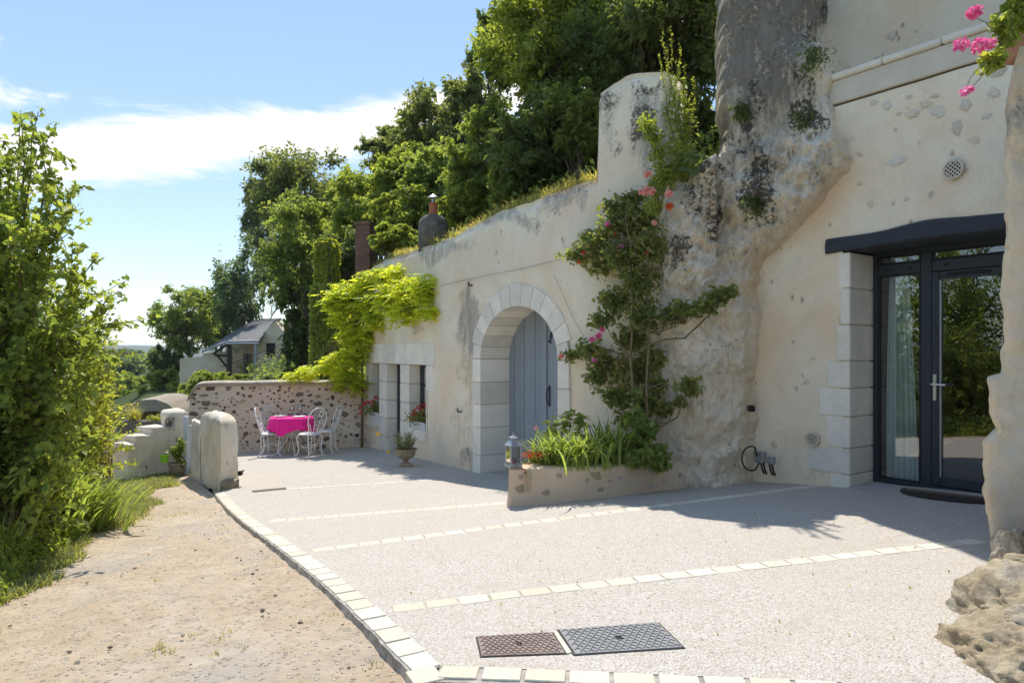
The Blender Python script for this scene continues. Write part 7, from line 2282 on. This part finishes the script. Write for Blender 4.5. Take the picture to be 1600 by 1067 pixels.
# pot with a climber at the gate, and the little green bucket
cp = np.array([*plan(277, 11.05), 0]); cp[2] = zfoot + 0.33
pot = thing('climber_pot', 'clay pot at the foot of the pier beside the gate', 'pot', tuple(cp))
build('pot_shell', MB().lathe([(0, 0), (0.10, 0), (0.125, 0.17), (0.135, 0.17), (0.135, 0.20), (0.12, 0.20), (0.115, 0.16), (0, 0.16)], cp, 20), m_simple('grey_clay', (0.33, 0.26, 0.20), 0.85, 0.15, 10, 0.2), pot, smooth=True)
cl_ = thing('pier_climber', 'leafy climber growing up the whitewashed pier from its pot', 'plant', tuple(cp + (0, 0, 0.17)))
cs = [P(q[0], q[1], 11.0) for q in ((278,740),(282,725),(279,712),(282,700),(272,704),(284,690),(286,750),(276,730))]
C = clump_points(cs, [np.array([0.09, 0.08, 0.11])]*len(cs), 900, r_, 0.1)
quads_mesh('foliage', leaves(C, 0.05, 0.035, r_, 0.3, 0.3), 4, M['leaf_mid'], cl_, LEAF_T)
build('stem', MB().tube([cp + (0, 0, 0.16)] + [P(280, q, 11.05) for q in (740, 720, 700)], 0.008, 5), M['stem'], cl_)
gb = P(257, 722, 10.9)
bk_ = thing('green_bucket', 'small lime green pot hanging on the stepped wall', 'pot', tuple(gb))
build('pot_shell', MB().lathe([(0, 0), (0.05, 0), (0.068, 0.11), (0.072, 0.11), (0.066, 0.10), (0, 0.09)], gb, 18), m_simple('lime_green_enamel', (0.28, 0.62, 0.03), 0.4, 0.05, 10, 0.02), bk_, smooth=True)
build('handle', MB().tube([gb + np.array([0.07*math.cos(q), 0.02, 0.11 + 0.05*math.sin(q)]) for q in np.linspace(0, math.pi, 9)], 0.003, 4), M['grey_metal'], bk_)
# black low lights
for k, (px_, py_, Y_, lb) in enumerate([(332, 768, 9.75, 'black box spotlight at the foot of the corner pier, path side'), (375.5, 739, 9.62, 'black wall spotlight on the terrace side of the corner pier'), (239, 777, 10.6, 'tiny black light at the foot of the stepped wall'), (558, 680, 14.55, 'small black spotlight low on the rubble wall right of the chairs'), (1174, 638, 7.35, 'small black lamp in the recess beside the rock')]):
    p_ = P(px_, py_, Y_)
    o = thing('spotlight', lb, 'light', tuple(p_), 0, 'small black garden lights')
    w_ = (0.085, 0.055)[k] if k < 2 else 0.06
    build('housing', MB().rbox(p_, (w_, 0.07, w_*1.15), None, 0.008), M['black'], o)
    build('bracket', MB().tube([p_ + (0.0, 0.03, 0.0), p_ + (0.0, 0.12, 0.02)], 0.012, 6), M['iron'], o)

# ------------------------------------------------------------------ covers, grate, mat, electrics
M['cast_brown'] = m_simple('rusty_cast_iron', (0.26, 0.20, 0.17), 0.75, 0.2, 14, 0.3, metal=0.1)
M['cast_grey'] = m_simple('worn_cast_iron', (0.24, 0.24, 0.238), 0.65, 0.15, 14, 0.3, metal=0.15)
def cover(name, label, corners, mat, tread, seed):
    c4 = [G(*q, 0.007) for q in corners]
    cen = np.mean(c4, 0)
    o = thing(name, label, 'manhole cover', tuple(cen), 0, 'manhole covers in the gravel')
    up = np.array([0, 0, 1.])
    build('rim', MB().prism([cen + (q - cen)*1.03 - (0, 0, 0.004) for q in c4], -up*0.05), M['iron'], o)
    build('plate', MB().prism([cen + (q - cen)*0.985 for q in c4], -up*0.04), mat, o)
    mbx = MB()
    nu, nv = tread
    f = lambda u_, w_: (c4[0]*(1-u_) + c4[1]*u_)*(1-w_) + (c4[3]*(1-u_) + c4[2]*u_)*w_
    for i in range(nu):
        for j in range(nv):
            u0 = (i + 0.5 + (0.25 if j % 2 else -0.25))/nu*0.93 + 0.035; w0 = (j + 0.5)/nv*0.93 + 0.035
            du = 0.40/nu; dw = 0.30/nv
            a_, b2, c3 = f(u0 - du, w0 + dw), f(u0, w0 - dw), f(u0 + du, w0 + dw)
            th = (f(u0, w0 + 0.16/nv) - f(u0, w0))
            mbx.prism([a_, b2, b2 + th, a_ + th], up*0.0035); mbx.prism([b2, c3, c3 + th, b2 + th], up*0.0036)
    build('tread', mbx, mat, o)
    ko = MB()
    for dq in (-0.04, 0.04): ko.prism([f(0.47, 0.5 + dq), f(0.53, 0.5 + dq), f(0.53, 0.54 + dq), f(0.47, 0.54 + dq)], up*0.004)
    build('lifting_slot', ko, M['black'], o)
    return o
cover('manhole_cover', 'smaller rusty brown manhole cover in the gravel', [(745,993),(862,986),(884,1019),(752,1024)], M['cast_brown'], (12, 9), 1)
cover('manhole_cover', 'larger grey cast iron manhole cover with wavy tread', [(872,982),(1028,971),(1068,1010),(898,1021)], M['cast_grey'], (13, 10), 2)
st_ = [G(864,986,0.005), G(870,984.5,0.005), G(893,1018,0.005), G(886,1020,0.005)]
tag(build('cover_strip', MB().prism(st_, (0, 0, -0.03)), M['paver'], None), 'narrow pale strip between the two manhole covers', 'edging')
gr_ = [G(393,766,0.006), G(446,761,0.006), G(448,763.5,0.006), G(396,768.5,0.006)]
dg = thing('drain_grate', 'narrow brown drain grate near the terrace corner', 'drain', tuple(np.mean(gr_, 0)))
build('frame', MB().prism(gr_, (0, 0, -0.04)), M['cast_brown'], dg)
for k in range(14):
    u0, u1 = (k + 0.2)/14, (k + 0.8)/14
    f = lambda u_, w_: (gr_[0]*(1-u_) + gr_[1]*u_)*(1-w_) + (gr_[3]*(1-u_) + gr_[2]*u_)*w_
    build('slot', MB().prism([f(u0, 0.15), f(u1, 0.15), f(u1, 0.85), f(u0, 0.85)], (0, 0, 0.002)), M['black'], dg)
# half-moon doormat
M['mat_dark'] = m_simple('dark_coir', (0.045, 0.035, 0.03), 0.98, 0.4, 40, 0.9)
M['mat_brown'] = m_simple('brown_coir', (0.17, 0.11, 0.07), 0.98, 0.3, 40, 0.9)
mc = Q1(0.88, 0, -0.20)
mt_ = thing('doormat', 'dark half round doormat before the glass door', 'doormat', tuple(mc))
zz_ = float(zt(mc[0], mc[1]))
pts = []
for q in np.linspace(0, math.pi, 30):
    p_ = mc + D13*0.47*math.cos(q) + N13*0.40*math.sin(q)
    p_[2] = float(zt(p_[0], p_[1])) + 0.016
    pts.append(p_)
build('mat_pile', MB().prism(pts, (0, 0, -0.02)), M['mat_dark'], mt_)
pb_ = [mc + D13*0.42*s2 + N13*o2 for s2, o2 in ((-1, 0.02), (1, 0.02), (1, 0.13), (-1, 0.13))]
for p_ in pb_: p_[2] = float(zt(p_[0], p_[1])) + 0.019
build('brown_panel', MB().prism(pb_, (0, 0, -0.01)), M['mat_brown'], mt_)
# curtain behind the fixed light
M['curtain'] = m_leaf('pale_aqua_curtain', [(0.72, 0.80, 0.77), (0.80, 0.86, 0.83)], 0.12, 0.9, ttint=(1, 1, 1))
rows = []
for i in range(26):
    q = i/25
    z_ = 0.03 + (2.28 - 0.03)*q
    wdt = 0.30 - 0.14*q**1.6; c0 = 0.24 - 0.03*q
    row = []
    for j in range(70):
        u_ = j/69
        row.append(Q1(c0 + (u_ - 0.5)*wdt, z_, INN - 0.085 + 0.03*math.sin(u_*26 + 0.6*math.sin(q*3)) + 0.012*math.sin(u_*61)))
    rows.append(row)
cu = build('curtain', MB().grid(rows), M['curtain'], None, smooth='all')
tag(cu, 'pale aqua curtain gathered behind the left glass panel', 'curtain')
# electric box with cable loop at the foot of the rock
eb = P(1188, 714, 7.25)
el_ = thing('electric_box', 'grey outdoor socket box with black cable loop at the rock foot', 'electric box', tuple(G(1188, 735)))
build('box_body', MB().rbox(eb, (0.11, 0.08, 0.12), [D13, N13, U3], 0.012), M['grey_metal'], el_)
build('socket', MB().rbox(eb + D13*0.13 + (0, 0, -0.02), (0.07, 0.07, 0.08), [D13, N13, U3], 0.01), M['grey_metal'], el_)
lp_ = [eb + np.array([-0.05, -0.03, 0.02])] + [P(1174 + 15*math.cos(q), 716 + 19*math.sin(q), 7.15) for q in np.linspace(-1.2, -5.2, 16)] + [eb + np.array([-0.02, -0.02, -0.06])]
build('cable_loop', MB().tube(lp_, 0.009, 6), M['black'], el_, smooth='all')
for dx in (0.0, 0.03, 0.10, 0.13):
    build('plug_lead', MB().tube([eb + D13*dx + (0, -0.02, -0.05), eb + D13*(dx + 0.01) + (0, -0.03, -0.12), eb + D13*(dx + 0.04) + (0, -0.02, -0.17)], 0.010, 6), M['black'], el_, smooth='all')
# ------------------------------------------------------------------ loose stones on the path
r_ = np.random.default_rng(151)
M['pebble'] = m_field_stone('loose_stone', [(0, (0.16, 0.13, 0.10)), (0.5, (0.34, 0.28, 0.21)), (1, (0.55, 0.50, 0.43))])
peb_me = []
for k in range(4):
    mbx = boulder('p', (0, 0, 0), (1, 0.8, 0.55), 30 + k*3.3, 1, 0.35)
    me = bpy.data.meshes.new('loose_stone'); me.from_pydata(np.vstack(mbx.v).tolist(), [], mbx.f); me.update(); me.materials.append(M['pebble']); peb_me.append(me)
for (px_, py_, s_) in [(316,912,0.02),(410,962,0.016),(172,1016,0.014),(212,894,0.022),(305,866,0.014),(232,872,0.012),(42,915,0.02),(200,936,0.015),(430,940,0.013),(250,845,0.014),(350,1040,0.016),(535,990,0.014),(120,1040,0.018),(470,985,0.018),(395,905,0.013),(285,1000,0.013)]:
    g_ = G(px_, py_, -0.085)
    o = bpy.data.objects.new('loose_stone', peb_me[r_.integers(4)]); COL.objects.link(o)
    o.location = (g_[0], g_[1], float(path_z(g_[0], g_[1])) + s_*0.15); o.scale = (s_, s_, s_); o.rotation_euler = (r_.uniform(-.3, .3), r_.uniform(-.3, .3), r_.uniform(0, 6))
    tag(o, 'small loose stone lying on the sandy dirt path', 'stone', 'loose stones on the path')
n = 2600
ss, ww = r_.uniform(1.2, 11.5, n), r_.uniform(-1.2, 1.5, n)
kw_ = 1.22 + 0.07*(ss - 2.4)
kp = (ww < kw_ - 0.17) & ((r_.random(n) < 0.3) | (ww > kw_ - 0.5))
xx, yy = XY(ss[kp], ww[kp])
V0 = np.vstack(boulder('p', (0, 0, 0), (1, 0.8, 0.5), 44.0, 1, 0.3).v); F0 = boulder('p', (0, 0, 0), (1, 0.8, 0.5), 44.0, 1, 0.3).f
sz = 0.004 + 0.009*r_.random(len(xx))**3
an = r_.uniform(0, 6.28, len(xx))
pos = np.stack([xx, yy, path_z(xx, yy)], -1)
ca_, sa_ = np.cos(an)[:, None], np.sin(an)[:, None]
VV = np.stack([V0[None, :, 0]*ca_ - V0[None, :, 1]*sa_, V0[None, :, 0]*sa_ + V0[None, :, 1]*ca_, np.repeat(V0[None, :, 2], len(xx), 0)], -1)*sz[:, None, None] + pos[:, None]
tag(quads_mesh('path_grit', VV.reshape(-1, 3), len(V0), M['pebble'], None, np.array(F0)), 'scattered grit and pebbles on the dirt path', 'grit', kind='stuff')
# dead leaves on the terrace
n = 170
tA_ = np.array([G(a_, b_) for a_, b_ in zip(r_.uniform(600, 1500, n), r_.uniform(770, 1000, n))]) + np.array([0, 0, 0.008])
sel = np.array([(-(q[0]) * 0 + 1) for q in tA_]) > 0
tag(quads_mesh('fallen_leaves', leaves(tA_, 0.018, 0.01, r_, 3.0), 4, M['leaf_dry'], None, LEAF_T), 'few tiny dry leaves scattered on the gravel terrace', 'leaves', kind='stuff')

# ------------------------------------------------------------------ air
hz_ = MB().box((0, 600, -8 + 20), (8600, 9000, 84))
hb2 = build('haze', hz_, None)
hm = bpy.data.materials.new('thin_air'); hm.use_nodes = True
hn = hm.node_tree.nodes; hn.clear()
ho = hn.new('ShaderNodeOutputMaterial'); hv = hn.new('ShaderNodeVolumePrincipled')
hv.inputs['Color'].default_value = (0.82, 0.90, 1.0, 1); hv.inputs['Density'].default_value = 0.00022; hv.inputs['Anisotropy'].default_value = 0.2
hm.node_tree.links.new(hv.outputs[0], ho.inputs['Volume'])
hb2.data.materials.append(hm)
tag(hb2, kind='stuff', label='thin pale summer haze over the valley', cat='haze')
